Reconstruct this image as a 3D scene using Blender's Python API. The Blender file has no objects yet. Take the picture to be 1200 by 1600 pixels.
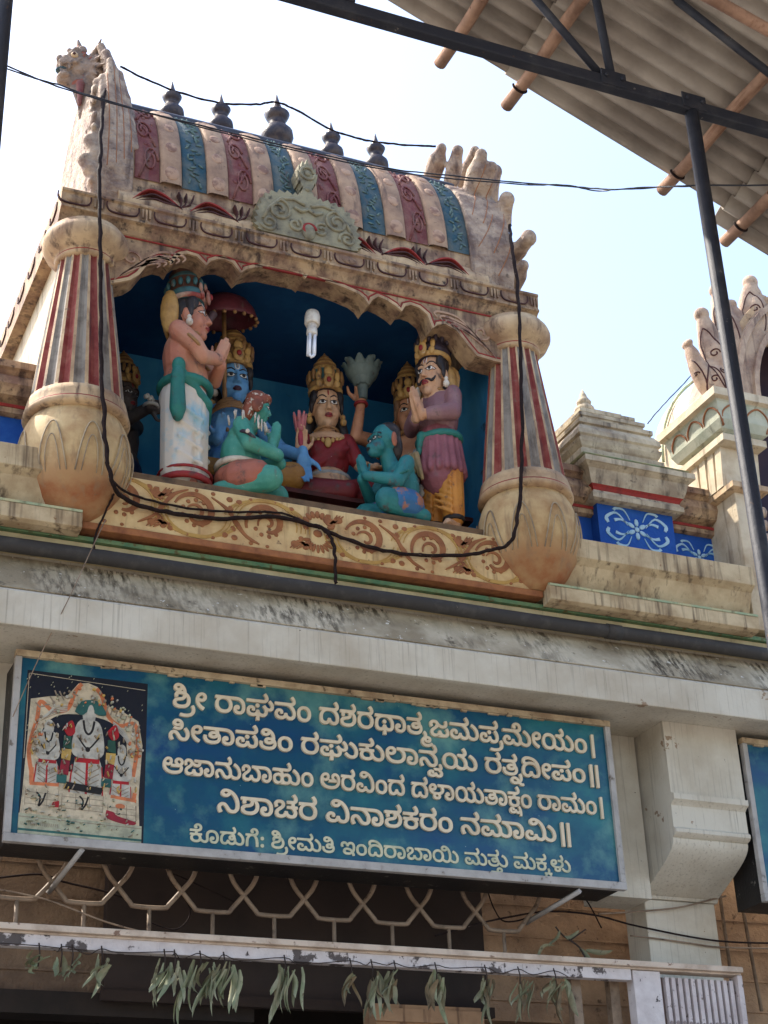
import bpy, bmesh, math, random
from math import sin, cos, pi, radians, sqrt, atan2
from mathutils import Vector, Matrix
from mathutils.bvhtree import BVHTree

S = bpy.context.scene
COL = S.collection
random.seed(7)

# ------------------------------------------------------------------ camera
YAW, PITCH, ROLL, FPX = radians(24.6), radians(27.35), radians(-2.45), 2600.0
EYE = Vector((0, 0, 1.6))
FWD = Vector((sin(YAW)*cos(PITCH), cos(YAW)*cos(PITCH), sin(PITCH)))
_r = Vector((cos(YAW), -sin(YAW), 0)); _u = _r.cross(FWD)
RGT = cos(ROLL)*_r + sin(ROLL)*_u
UPV = -sin(ROLL)*_r + cos(ROLL)*_u
cam_d = bpy.data.cameras.new('camera'); cam = bpy.data.objects.new('camera', cam_d); COL.objects.link(cam)
cam_d.sensor_fit = 'AUTO'; cam_d.sensor_width = 36.0; cam_d.lens = 36.0*FPX/1600.0
cam_d.clip_start = 0.05; cam_d.clip_end = 3000
mw = Matrix((RGT, UPV, -FWD)).transposed().to_4x4(); mw.translation = EYE
cam.matrix_world = mw
S.camera = cam

# ------------------------------------------------------------------ sky, sun, exposure
SUN_EL, SUN_AZ = radians(54), radians(-46)      # azimuth from +Y (behind the facade) towards +X; negative = left
sd = Vector((sin(SUN_AZ)*cos(SUN_EL), cos(SUN_AZ)*cos(SUN_EL), sin(SUN_EL)))
w = bpy.data.worlds.new('World'); S.world = w; w.use_nodes = True
nt = w.node_tree; bg = nt.nodes['Background']; sky = nt.nodes.new('ShaderNodeTexSky')
sky.sky_type = 'NISHITA'; sky.sun_disc = False; sky.sun_elevation = SUN_EL; sky.sun_rotation = SUN_AZ
sky.air_density = 1.0; sky.dust_density = 2.8; sky.ozone_density = 1.0
nt.links.new(sky.outputs[0], bg.inputs[0]); bg.inputs[1].default_value = 0.15
sl = bpy.data.lights.new('sun', 'SUN'); sl.energy = 2.5; sl.angle = radians(0.5); sl.color = (1, .93, .82)
so = bpy.data.objects.new('sun', sl); COL.objects.link(so)
so.rotation_euler = (-sd).to_track_quat('-Z', 'Y').to_euler(); so.location = (0, 0, 30)
S.view_settings.view_transform = 'Standard'; S.view_settings.look = 'None'
S.view_settings.gamma = 1; S.view_settings.exposure = 1.68

# ------------------------------------------------------------------ helpers
def ray(x, y): return FWD + RGT*((x-600)/FPX) - UPV*((y-800)/FPX)
def P(x, y, Y):                      # photo pixel -> point on the vertical plane at depth Y
    d = ray(x, y); return EYE + d*(Y/d.y)
def PX(x, y, X):
    d = ray(x, y); return EYE + d*(X/d.x)

def tag(o, label=None, cat=None, group=None, kind=None):
    if label: o['label'] = label
    if cat: o['category'] = cat
    if group: o['group'] = group
    if kind: o['kind'] = kind
    return o
def thing(name, label, cat, loc=(0, 0, 0), rz=0, group=None, sc=1):
    o = bpy.data.objects.new(name, None); COL.objects.link(o); o.empty_display_size = .1
    o.location = loc; o.rotation_euler = (0, 0, rz); o.scale = (sc, sc, 1)
    return tag(o, label, cat, group)

def link(name, me, parent=None, mats=None, smooth=None):
    o = bpy.data.objects.new(name, me); COL.objects.link(o)
    if parent is not None: o.parent = parent
    if mats:
        for m in (mats if isinstance(mats, (list, tuple)) else [mats]): me.materials.append(m)
    if smooth is not None:
        try: me.set_sharp_from_angle(angle=radians(smooth))
        except Exception: pass
    return o

class MB:
    """collects shapes (world coordinates) and links them as one mesh object"""
    def __init__(s): s.v = []; s.f = []; s.m = []; s.sm = []
    def add(s, vs, fs, mi=0, smooth=False):
        b = len(s.v); s.v += [tuple(v) for v in vs]
        for f in fs: s.f.append([b+i for i in f]); s.m.append(mi); s.sm.append(smooth)
        return s
    def box(s, x0, x1, y0, y1, z0, z1, mi=0):
        vs = [(x, y, z) for z in (z0, z1) for y in (y0, y1) for x in (x0, x1)]
        return s.add(vs, [(0, 2, 3, 1), (4, 5, 7, 6), (0, 1, 5, 4), (2, 6, 7, 3), (0, 4, 6, 2), (1, 3, 7, 5)], mi)
    def prism_x(s, prof, x0, x1, mi=0, smooth=False, n=1):      # prof: closed (y,z) polygon
        k = len(prof); vs = []
        for i in range(n+1):
            x = x0+(x1-x0)*i/n; vs += [(x, y, z) for y, z in prof]
        fs = [(i*k+j, i*k+(j+1) % k, (i+1)*k+(j+1) % k, (i+1)*k+j) for i in range(n) for j in range(k)]
        s.add(vs, fs, mi, smooth); b = len(s.v)-len(vs)
        s.f += [[b+j for j in range(k)][::-1], [b+n*k+j for j in range(k)]]; s.m += [mi]*2; s.sm += [False]*2
        return s
    def prism_y(s, prof, y0, y1, mi=0, smooth=False):            # prof: closed (x,z) polygon
        k = len(prof)
        vs = [(x, y0, z) for x, z in prof]+[(x, y1, z) for x, z in prof]
        s.add(vs, [(j, (j+1) % k, k+(j+1) % k, k+j) for j in range(k)], mi, smooth)
        b = len(s.v)-2*k
        s.f += [[b+j for j in range(k)][::-1], [b+k+j for j in range(k)]]; s.m += [mi]*2; s.sm += [False]*2
        return s
    def strip_y(s, pts, wid, y0, y1, mi=0):                      # painted or raised stroke in an xz plane, width per point
        n = len(pts)
        if not isinstance(wid, (list, tuple)):
            wid = [wid]*n
        L, R = [], []
        for i in range(n):
            a = pts[max(0, i-1)]; b = pts[min(n-1, i+1)]
            dx, dz = b[0]-a[0], b[1]-a[1]; l = sqrt(dx*dx+dz*dz) or 1
            nx, nz = -dz/l*wid[i]/2, dx/l*wid[i]/2
            L.append((pts[i][0]+nx, pts[i][1]+nz)); R.append((pts[i][0]-nx, pts[i][1]-nz))
        vs = []
        for i in range(n): vs += [(L[i][0], y0, L[i][1]), (R[i][0], y0, R[i][1]), (R[i][0], y1, R[i][1]), (L[i][0], y1, L[i][1])]
        fs = []
        for i in range(n-1):
            a, b = 4*i, 4*i+4
            fs += [(a, a+1, b+1, b), (a+1, a+2, b+2, b+1), (a+3, a, b, b+3)]
        fs += [(0, 3, 2, 1), (4*n-4, 4*n-3, 4*n-2, 4*n-1)]
        return s.add(vs, fs, mi)
    def tube(s, pts, r, n=8, mi=0, cap=True):
        pts = [Vector(p) for p in pts]; N = len(pts)
        rs = r if isinstance(r, (list, tuple)) else [r]*N
        vs = []; up = None
        for i, p in enumerate(pts):
            t = (pts[min(N-1, i+1)]-pts[max(0, i-1)]).normalized()
            if up is None:
                up = Vector((0, 0, 1)) if abs(t.z) < .9 else Vector((0, 1, 0))
            a = t.cross(up)
            if a.length < 1e-5: a = t.orthogonal()
            a.normalize(); up = a.cross(t)
            for k in range(n):
                q = 2*pi*k/n; vs.append(p+(a*cos(q)+up*sin(q))*rs[i])
        fs = [(i*n+k, i*n+(k+1) % n, (i+1)*n+(k+1) % n, (i+1)*n+k) for i in range(N-1) for k in range(n)]
        s.add(vs, fs, mi, True)
        if cap:
            b = len(s.v)-len(vs)
            s.f += [[b+k for k in range(n)][::-1], [b+(N-1)*n+k for k in range(n)]]; s.m += [mi]*2; s.sm += [False]*2
        return s
    def lathe(s, prof, c, n=24, mi=0, flute=0, depth=0, axis=None):   # prof: (r,z[,mi]) rows from bottom to top
        c = Vector(c); vs = []; q = Vector((0, 0, 1)).rotation_difference(Vector(axis).normalized()) if axis else None
        for row in prof:
            for k in range(n):
                a = 2*pi*k/n; r = row[0]
                if flute: r -= depth*(.5+.5*cos(flute*a))**3 if r > depth*2 else 0
                v = Vector((r*cos(a), r*sin(a), row[1]))
                vs.append(c+(q @ v if q else v))
        N = len(prof); b = len(s.v); s.v += [tuple(v) for v in vs]
        for i in range(N-1):
            m = prof[i][2] if len(prof[i]) > 2 else mi
            for k in range(n):
                s.f.append([b+i*n+k, b+i*n+(k+1) % n, b+(i+1)*n+(k+1) % n, b+(i+1)*n+k]); s.m.append(m); s.sm.append(True)
        for i, rev in ((0, True), (N-1, False)):
            if prof[i][0] > 1e-4:
                f = [b+i*n+k for k in range(n)]; s.f.append(f[::-1] if rev else f); s.m.append(mi); s.sm.append(False)
        return s
    def loft_sq(s, cx, cy, rows, mi=0):                          # rows: (half x, half y, z[, mi])
        vs = []
        for r in rows:
            vs += [(cx-r[0], cy-r[1], r[2]), (cx+r[0], cy-r[1], r[2]), (cx+r[0], cy+r[1], r[2]), (cx-r[0], cy+r[1], r[2])]
        b = len(s.v); s.v += vs
        for i in range(len(rows)-1):
            m = rows[i][3] if len(rows[i]) > 3 else mi
            for k in range(4):
                s.f.append([b+4*i+k, b+4*i+(k+1) % 4, b+4*i+4+(k+1) % 4, b+4*i+4+k]); s.m.append(m); s.sm.append(False)
        s.f += [[b+3, b+2, b+1, b], [b+4*len(rows)-4+k for k in range(4)]]; s.m += [mi]*2; s.sm += [False]*2
        return s
    def ball(s, c, r, n=12, mi=0, R=None):
        c = Vector(c); r = (r, r, r) if not isinstance(r, (tuple, list)) else r; vs = []
        h = n//2
        for i in range(1, h):
            t = pi*i/h
            for k in range(n):
                v = Vector((r[0]*sin(t)*cos(2*pi*k/n), r[1]*sin(t)*sin(2*pi*k/n), r[2]*cos(t)))
                vs.append(c+(R @ v if R else v))
        T = Vector((0, 0, r[2])); T = R @ T if R else T
        vs += [c+T, c-T]; N = len(vs)
        fs = [(i*n+k, (i+1)*n+k, (i+1)*n+(k+1) % n, i*n+(k+1) % n) for i in range(h-2) for k in range(n)]
        fs += [(N-2, k, (k+1) % n) for k in range(n)]+[(N-1, (h-2)*n+(k+1) % n, (h-2)*n+k) for k in range(n)]
        return s.add(vs, fs, mi, True)
    def cap(s, p0, p1, r0, r1, n=12, mi=0, flat=None):           # tapered capsule
        p0, p1 = Vector(p0), Vector(p1); d = p1-p0; L = d.length
        q = Vector((0, 0, 1)).rotation_difference(d.normalized()) if L > 1e-6 else None
        prof = [(r0*sin(t), -r0*cos(t)) for t in (.12, .5, 1.0, pi/2)]+[(r1*sin(t), L+r1*cos(t)) for t in (pi/2, 1.0, .5, .12)]
        vs = []
        for r, z in prof:
            for k in range(n):
                v = Vector((r*cos(2*pi*k/n), r*sin(2*pi*k/n), z)); vs.append(p0+(q @ v if q else v))
        N = len(prof)
        fs = [(i*n+k, i*n+(k+1) % n, (i+1)*n+(k+1) % n, (i+1)*n+k) for i in range(N-1) for k in range(n)]
        fs += [tuple(range(n))[::-1], tuple((N-1)*n+k for k in range(n))]
        return s.add(vs, fs, mi, True)
    def mesh(s, name, off=None):
        me = bpy.data.meshes.new(name)
        vs = s.v if off is None else [(a-off[0], b-off[1], c-off[2]) for a, b, c in s.v]
        me.from_pydata(vs, [], s.f)
        me.polygons.foreach_set('material_index', s.m); me.polygons.foreach_set('use_smooth', s.sm)
        bm = bmesh.new(); bm.from_mesh(me); bmesh.ops.recalc_face_normals(bm, faces=bm.faces); bm.to_mesh(me); bm.free()
        me.update(); return me
    def build(s, name, mats, parent=None, local=False, bevel=0, smooth=None):
        off = parent.location if (parent is not None and not local and parent.type == 'EMPTY') else \
            (parent['_o'] if (parent is not None and not local and '_o' in parent) else None)
        o = link(name, s.mesh(name, off), parent, mats, smooth)
        if off is not None: o['_o'] = tuple(off)
        if bevel:
            b = o.modifiers.new('bevel', 'BEVEL'); b.width = bevel; b.segments = 2; b.limit_method = 'ANGLE'; b.angle_limit = radians(40)
        return o

def remesh(me, voxel, smooth=3):
    """voxel union of overlapping closed shapes -> one continuous skin"""
    o = bpy.data.objects.new('tmp', me); COL.objects.link(o)
    m = o.modifiers.new('r', 'REMESH'); m.mode = 'VOXEL'; m.voxel_size = voxel; m.use_smooth_shade = True
    if smooth:
        k = o.modifiers.new('s', 'SMOOTH'); k.factor = .5; k.iterations = smooth
    dg = bpy.context.evaluated_depsgraph_get(); ev = o.evaluated_get(dg)
    out = bpy.data.meshes.new_from_object(ev, depsgraph=dg)
    bpy.data.objects.remove(o); bpy.data.meshes.remove(me)
    out.materials.clear()
    out.polygons.foreach_set('use_smooth', [True]*len(out.polygons))
    return out

def blob(name, prims, mat, parent, voxel=.008, smooth=3, local=True):
    b = MB()
    for p in prims:
        if p[0] == 'c': b.cap(*p[1:5])
        elif p[0] == 'e':
            R = None
            if len(p) > 3: R = Matrix.Rotation(p[3][2], 3, 'Z') @ Matrix.Rotation(p[3][1], 3, 'Y') @ Matrix.Rotation(p[3][0], 3, 'X')
            b.ball(p[1], p[2], 16, 0, R)
        elif p[0] == 'x': b.box(*p[1:7])
        elif p[0] == 'py': b.prism_y(*p[1:])
        elif p[0] == 'px': b.prism_x(*p[1:])
    off = parent.location if (not local and parent is not None) else None
    me = remesh(b.mesh(name, off), voxel, smooth); me.name = name
    o = link(name, me, parent, mat)
    if off is not None: o['_o'] = tuple(off)
    return o

def cat_rom(pts, n=6):
    pts = [Vector(p) for p in pts]; out = []
    for i in range(len(pts)-1):
        a, b, c, d = pts[max(0, i-1)], pts[i], pts[i+1], pts[min(len(pts)-1, i+2)]
        for k in range(n):
            t = k/n
            out.append(.5*((2*b)+(c-a)*t+(2*a-5*b+4*c-d)*t*t+(3*b-a-3*c+d)*t**3))
    out.append(pts[-1]); return out
def smooth2(pts, n=6): return [(v.x, v.z) for v in cat_rom([(x, 0, z) for x, z in pts], n)]
def spiral(cx, cz, r0, r1, a0, a1, n=22):
    return [(cx+(r0+(r1-r0)*i/n)*cos(a0+(a1-a0)*i/n), cz+(r0+(r1-r0)*i/n)*sin(a0+(a1-a0)*i/n)) for i in range(n+1)]

# ------------------------------------------------------------------ materials
def lin(c): return tuple(((v/255.)/12.92 if v <= 10 else ((v/255.+.055)/1.055)**2.4) for v in c)
def M(name, c, c2=None, scale=6, lo=.45, hi=.65, rough=.75, bump=.25, bscale=60, streak=None, s_lo=.55, s_hi=.7, s_map=(14, 14, 1.2),
      spot=None, sp_scale=18, sp_lo=.62, sp_hi=.66, metal=0, spec=.35, grad=None, spot2=None, sp2_scale=40, sp2_lo=.66, bdist=.01, smask=None):
    """weathered paint: two noise-mixed tones, optional vertical drip stains and flaked spots; all in world position"""
    m = bpy.data.materials.new(name); m.use_nodes = True; n = m.node_tree; N = n.nodes; Lk = n.links.new
    p = N['Principled BSDF']; p.inputs['Roughness'].default_value = rough; p.inputs['Metallic'].default_value = metal
    p.inputs['Specular IOR Level'].default_value = spec
    g = N.new('ShaderNodeNewGeometry')
    def noise(sc, mapping=None, detail=5):
        t = N.new('ShaderNodeTexNoise'); t.inputs['Scale'].default_value = sc; t.inputs['Detail'].default_value = detail
        t.inputs['Roughness'].default_value = .62
        if mapping:
            k = N.new('ShaderNodeMapping'); k.inputs['Scale'].default_value = mapping; Lk(g.outputs['Position'], k.inputs[0]); Lk(k.outputs[0], t.inputs['Vector'])
        else: Lk(g.outputs['Position'], t.inputs['Vector'])
        return t.outputs['Fac']
    def mix(fac, a, b):
        x = N.new('ShaderNodeMix'); x.data_type = 'RGBA'
        Lk(fac, x.inputs[0])
        for v, s in ((a, 6), (b, 7)):
            if isinstance(v, tuple): x.inputs[s].default_value = (*v[:3], 1)
            else: Lk(v, x.inputs[s])
        return x.outputs[2]
    def ramp(f, lo, hi):
        r = N.new('ShaderNodeMapRange'); r.inputs[1].default_value = lo; r.inputs[2].default_value = hi; Lk(f, r.inputs[0]); return r.outputs[0]
    col = tuple(c)
    if grad:                                  # (colour, z0, z1): own paint fading to another colour with height
        sx = N.new('ShaderNodeSeparateXYZ'); Lk(g.outputs['Position'], sx.inputs[0])
        ad = N.new('ShaderNodeMath'); ad.operation = 'MULTIPLY_ADD'; Lk(noise(9), ad.inputs[0]); ad.inputs[1].default_value = .12; Lk(sx.outputs[2], ad.inputs[2])
        col = mix(ramp(ad.outputs[0], grad[1]+.06, grad[2]+.06), grad[0], col)
    if c2: col = mix(ramp(noise(scale), lo, hi), col, tuple(c2))
    if streak:
        fs = ramp(noise(1.0, s_map), s_lo, s_hi)
        if smask:                             # drips only where water runs: broad patches
            mm = N.new('ShaderNodeMath'); mm.operation = 'MULTIPLY'; Lk(fs, mm.inputs[0]); Lk(ramp(noise(smask, None, 3), .44, .58), mm.inputs[1]); fs = mm.outputs[0]
        col = mix(fs, col, tuple(streak))
    if spot: col = mix(ramp(noise(sp_scale, None, 8), sp_lo, sp_hi), col, tuple(spot))
    if spot2: col = mix(ramp(noise(sp2_scale, None, 4), sp2_lo, sp2_lo+.02), col, tuple(spot2))
    if isinstance(col, tuple): p.inputs['Base Color'].default_value = (*col, 1)
    else: Lk(col, p.inputs['Base Color'])
    if bump:
        b = N.new('ShaderNodeBump'); b.inputs['Strength'].default_value = bump; b.inputs['Distance'].default_value = bdist
        Lk(noise(bscale, None, 6), b.inputs['Height']); Lk(b.outputs[0], p.inputs['Normal'])
    return m
L = lin
DIRT = L((78, 62, 50))
m_cream = M('cream_plaster', L((200, 172, 134)), L((146, 116, 90)), 5, .38, .66, streak=L((96, 76, 62)), s_lo=.54, s_hi=.7, spot=L((80, 62, 50)), sp_lo=.62, sp_hi=.74)
m_cornice = M('cornice_plaster', L((184, 156, 120)), L((126, 98, 80)), 7, .36, .62, streak=L((70, 54, 46)), s_lo=.5, s_hi=.7, spot=L((58, 46, 40)), sp_lo=.57, sp_hi=.7)
m_cream_side = M('cream_wall', L((206, 192, 164)), L((172, 150, 120)), 4, .42, .7, streak=L((122, 104, 86)), s_lo=.56, s_hi=.74, spot=L((96, 84, 72)), sp_lo=.66, sp_hi=.74)
m_red = M('red_paint', L((128, 52, 46)), L((156, 92, 78)), 9, .42, .7, streak=L((92, 56, 50)), s_lo=.52, s_hi=.7, spot=L((132, 100, 86)), sp_lo=.6, sp_hi=.7)
m_maroon = M('maroon_paint', L((108, 52, 52)), L((136, 94, 84)), 9, .38, .66, bump=.5, streak=L((96, 76, 68)), s_lo=.56, s_hi=.72)
m_teal = M('teal_paint', L((38, 74, 88)), L((92, 100, 96)), 9, .38, .66, bump=.5, streak=L((84, 78, 72)), s_lo=.56, s_hi=.72)
m_teal2 = M('teal_relief', L((96, 116, 110)), L((60, 84, 88)), 20, .45, .6)
m_relief = M('relief_plaster', L((176, 142, 116)), L((128, 96, 82)), 14, .45, .6)
m_grey = M('grey_groove', L((142, 134, 122)), L((108, 98, 88)), 8, streak=L((88, 78, 70)), s_lo=.56, s_hi=.72)
m_pot = M('pot_plaster', L((204, 178, 132)), L((170, 134, 92)), 6, .4, .7, streak=L((146, 118, 88)), s_lo=.54, s_hi=.72, grad=(L((150, 92, 56)), 5.98, 6.16), spot=L((120, 96, 70)), sp_lo=.68, sp_hi=.76)
m_panel = M('panel_cream', L((216, 190, 140)), L((186, 150, 106)), 6, .4, .7, streak=L((136, 104, 72)), s_lo=.58, s_hi=.74, spot=L((112, 84, 64)), sp_lo=.64, sp_hi=.72)
m_brown = M('brown_scroll', L((158, 104, 66)), L((128, 80, 54)), 14, .4, .7)
m_green = M('green_edge', L((78, 116, 86)), L((120, 140, 96)), 10, .4, .7, spot=L((90, 82, 50)), sp_lo=.56, sp_hi=.66)
m_white = M('white_plaster', L((206, 200, 185)), L((184, 174, 156)), 2.2, .4, .66, streak=L((142, 134, 120)), s_lo=.55, s_hi=.78, s_map=(60, 60, 1.6), spot=L((150, 128, 106)), sp_scale=5, sp_lo=.665, sp_hi=.675, spot2=L((74, 64, 56)), sp2_scale=30, sp2_lo=.71, bump=.45, bscale=26)
m_ledge = M('dirty_ledge', L((204, 192, 168)), L((152, 138, 114)), 1.6, .44, .62, bump=1.0, bscale=22, streak=L((78, 68, 54)), s_lo=.44, s_hi=.6, s_map=(34, 10, 10), smask=1.1, spot=L((96, 86, 70)), sp_scale=9, sp_lo=.6, sp_hi=.7, spot2=L((226, 222, 212)), sp2_scale=26, sp2_lo=.66)
m_ledge_top = M('parapet_plaster', L((202, 184, 150)), L((164, 142, 110)), 4, .4, .65, streak=L((98, 82, 64)), s_lo=.52, s_hi=.7, s_map=(22, 22, 1.1), spot=L((130, 92, 58)), sp_lo=.64, sp_hi=.72)
m_pgreen = M('pale_green_edge', L((150, 170, 140)), L((190, 184, 146)), 6, .4, .65, streak=L((110, 104, 80)), s_lo=.55, s_hi=.7)
m_pipe = M('black_pipe', L((58, 56, 55)), L((76, 73, 70)), 10, .5, .7, rough=.7, bump=.15, spot=L((150, 140, 126)), sp_scale=30, sp_lo=.72, sp_hi=.74)
m_blue = M('blue_paint', L((22, 76, 156)), L((36, 92, 168)), 6, .5, .7, spot=L((80, 110, 150)), sp_lo=.68, sp_hi=.74)
m_bluewhite = M('pale_scroll', L((170, 200, 214)), L((140, 180, 200)), 12)
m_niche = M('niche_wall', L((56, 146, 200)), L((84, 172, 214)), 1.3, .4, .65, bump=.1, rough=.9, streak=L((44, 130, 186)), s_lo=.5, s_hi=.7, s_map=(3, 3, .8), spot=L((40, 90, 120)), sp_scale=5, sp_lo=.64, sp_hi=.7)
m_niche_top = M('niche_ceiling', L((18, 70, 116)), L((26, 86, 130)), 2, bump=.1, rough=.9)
m_kudu = M('kudu_plaster', L((150, 142, 114)), L((108, 102, 86)), 9, .4, .65, spot=L((70, 64, 54)), sp_lo=.6, sp_hi=.7)
m_line = M('dark_line', L((74, 40, 36)), L((52, 32, 30)), 12)
m_redline = M('red_line', L((150, 50, 44)), L((120, 44, 40)), 12)
m_ridge = M('ridge_tile', L((64, 66, 78)), L((48, 48, 56)), 8, rough=.45)
m_finial = M('finial_paint', L((48, 42, 50)), L((78, 66, 62)), 14, .45, .6, rough=.42)
m_carved = M('carved_plaster', L((178, 156, 134)), L((126, 104, 92)), 8, .4, .62, streak=L((92, 76, 70)), s_lo=.55, s_hi=.72, spot=L((74, 64, 60)), sp_lo=.6, sp_hi=.72, bump=1.0, bscale=15, bdist=.035)
m_flame = M('flame_plaster', L((184, 160, 136)), L((140, 114, 98)), 6, .4, .65, streak=L((96, 78, 70)), s_lo=.55, s_hi=.72, spot=L((80, 66, 60)), sp_lo=.62, sp_hi=.74, bump=.5)
m_cable = M('black_cable', L((34, 24, 23)), L((46, 34, 31)), 20, rough=.8, bump=.3, spec=.15, spot=L((120, 108, 98)), sp_scale=22, sp_lo=.66, sp_hi=.7)
m_wire = M('thin_wire', L((50, 52, 60)), None, rough=.5, bump=0)
m_steel = M('dark_steel', L((46, 48, 56)), L((66, 66, 70)), 6, .5, .7, rough=.6, bump=.3, spot=L((96, 72, 58)), sp_lo=.64, sp_hi=.72, spec=.25, spot2=L((118, 112, 106)), sp2_scale=24, sp2_lo=.7)
m_bamboo = M('bamboo', L((172, 136, 112)), L((128, 98, 80)), 5, .42, .65, streak=L((120, 84, 62)), s_map=(20, 2, 20), spot=L((96, 66, 50)), sp_lo=.66, sp_hi=.7)
m_sheet = M('cement_sheet', L((172, 162, 150)), L((138, 128, 118)), 2, .4, .65, rough=.9, bump=.1, bscale=90, streak=L((112, 104, 96)), s_lo=.55, s_hi=.75, s_map=(1, 9, 1))

def relief(name, obj, lines, r, mat, y0=7.0, lift=0):
    """raised line work laid on the front of a finished part"""
    me = obj.data; off = Vector(obj['_o']); bv = BVHTree.FromPolygons([v.co for v in me.vertices], [q.vertices for q in me.polygons]); b = MB()
    for ln in lines:
        pts = []
        for x, z in ln:
            h = bv.ray_cast(Vector((x, y0, z))-off, Vector((0, 1, 0)))
            if h[0] is not None: pts.append(h[0]+off+Vector((0, -lift, 0)))
        if len(pts) > 2: b.tube(pts, r, 6)
    return b.build(name, mat, obj)

def merge(into, *names):
    """fold surface ornament into the part that carries it, as extra material slots of one mesh"""
    for ch in list(into.children):
        if ch.name.split('.')[0] not in names: continue
        off = len(into.data.materials); bm = bmesh.new(); bm.from_mesh(into.data); n = len(bm.faces); bm.from_mesh(ch.data); bm.faces.ensure_lookup_table()
        for f in bm.faces[n:]: f.material_index += off
        bm.to_mesh(into.data); bm.free()
        for m in ch.data.materials: into.data.materials.append(m)
        bpy.data.objects.remove(ch)
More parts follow.
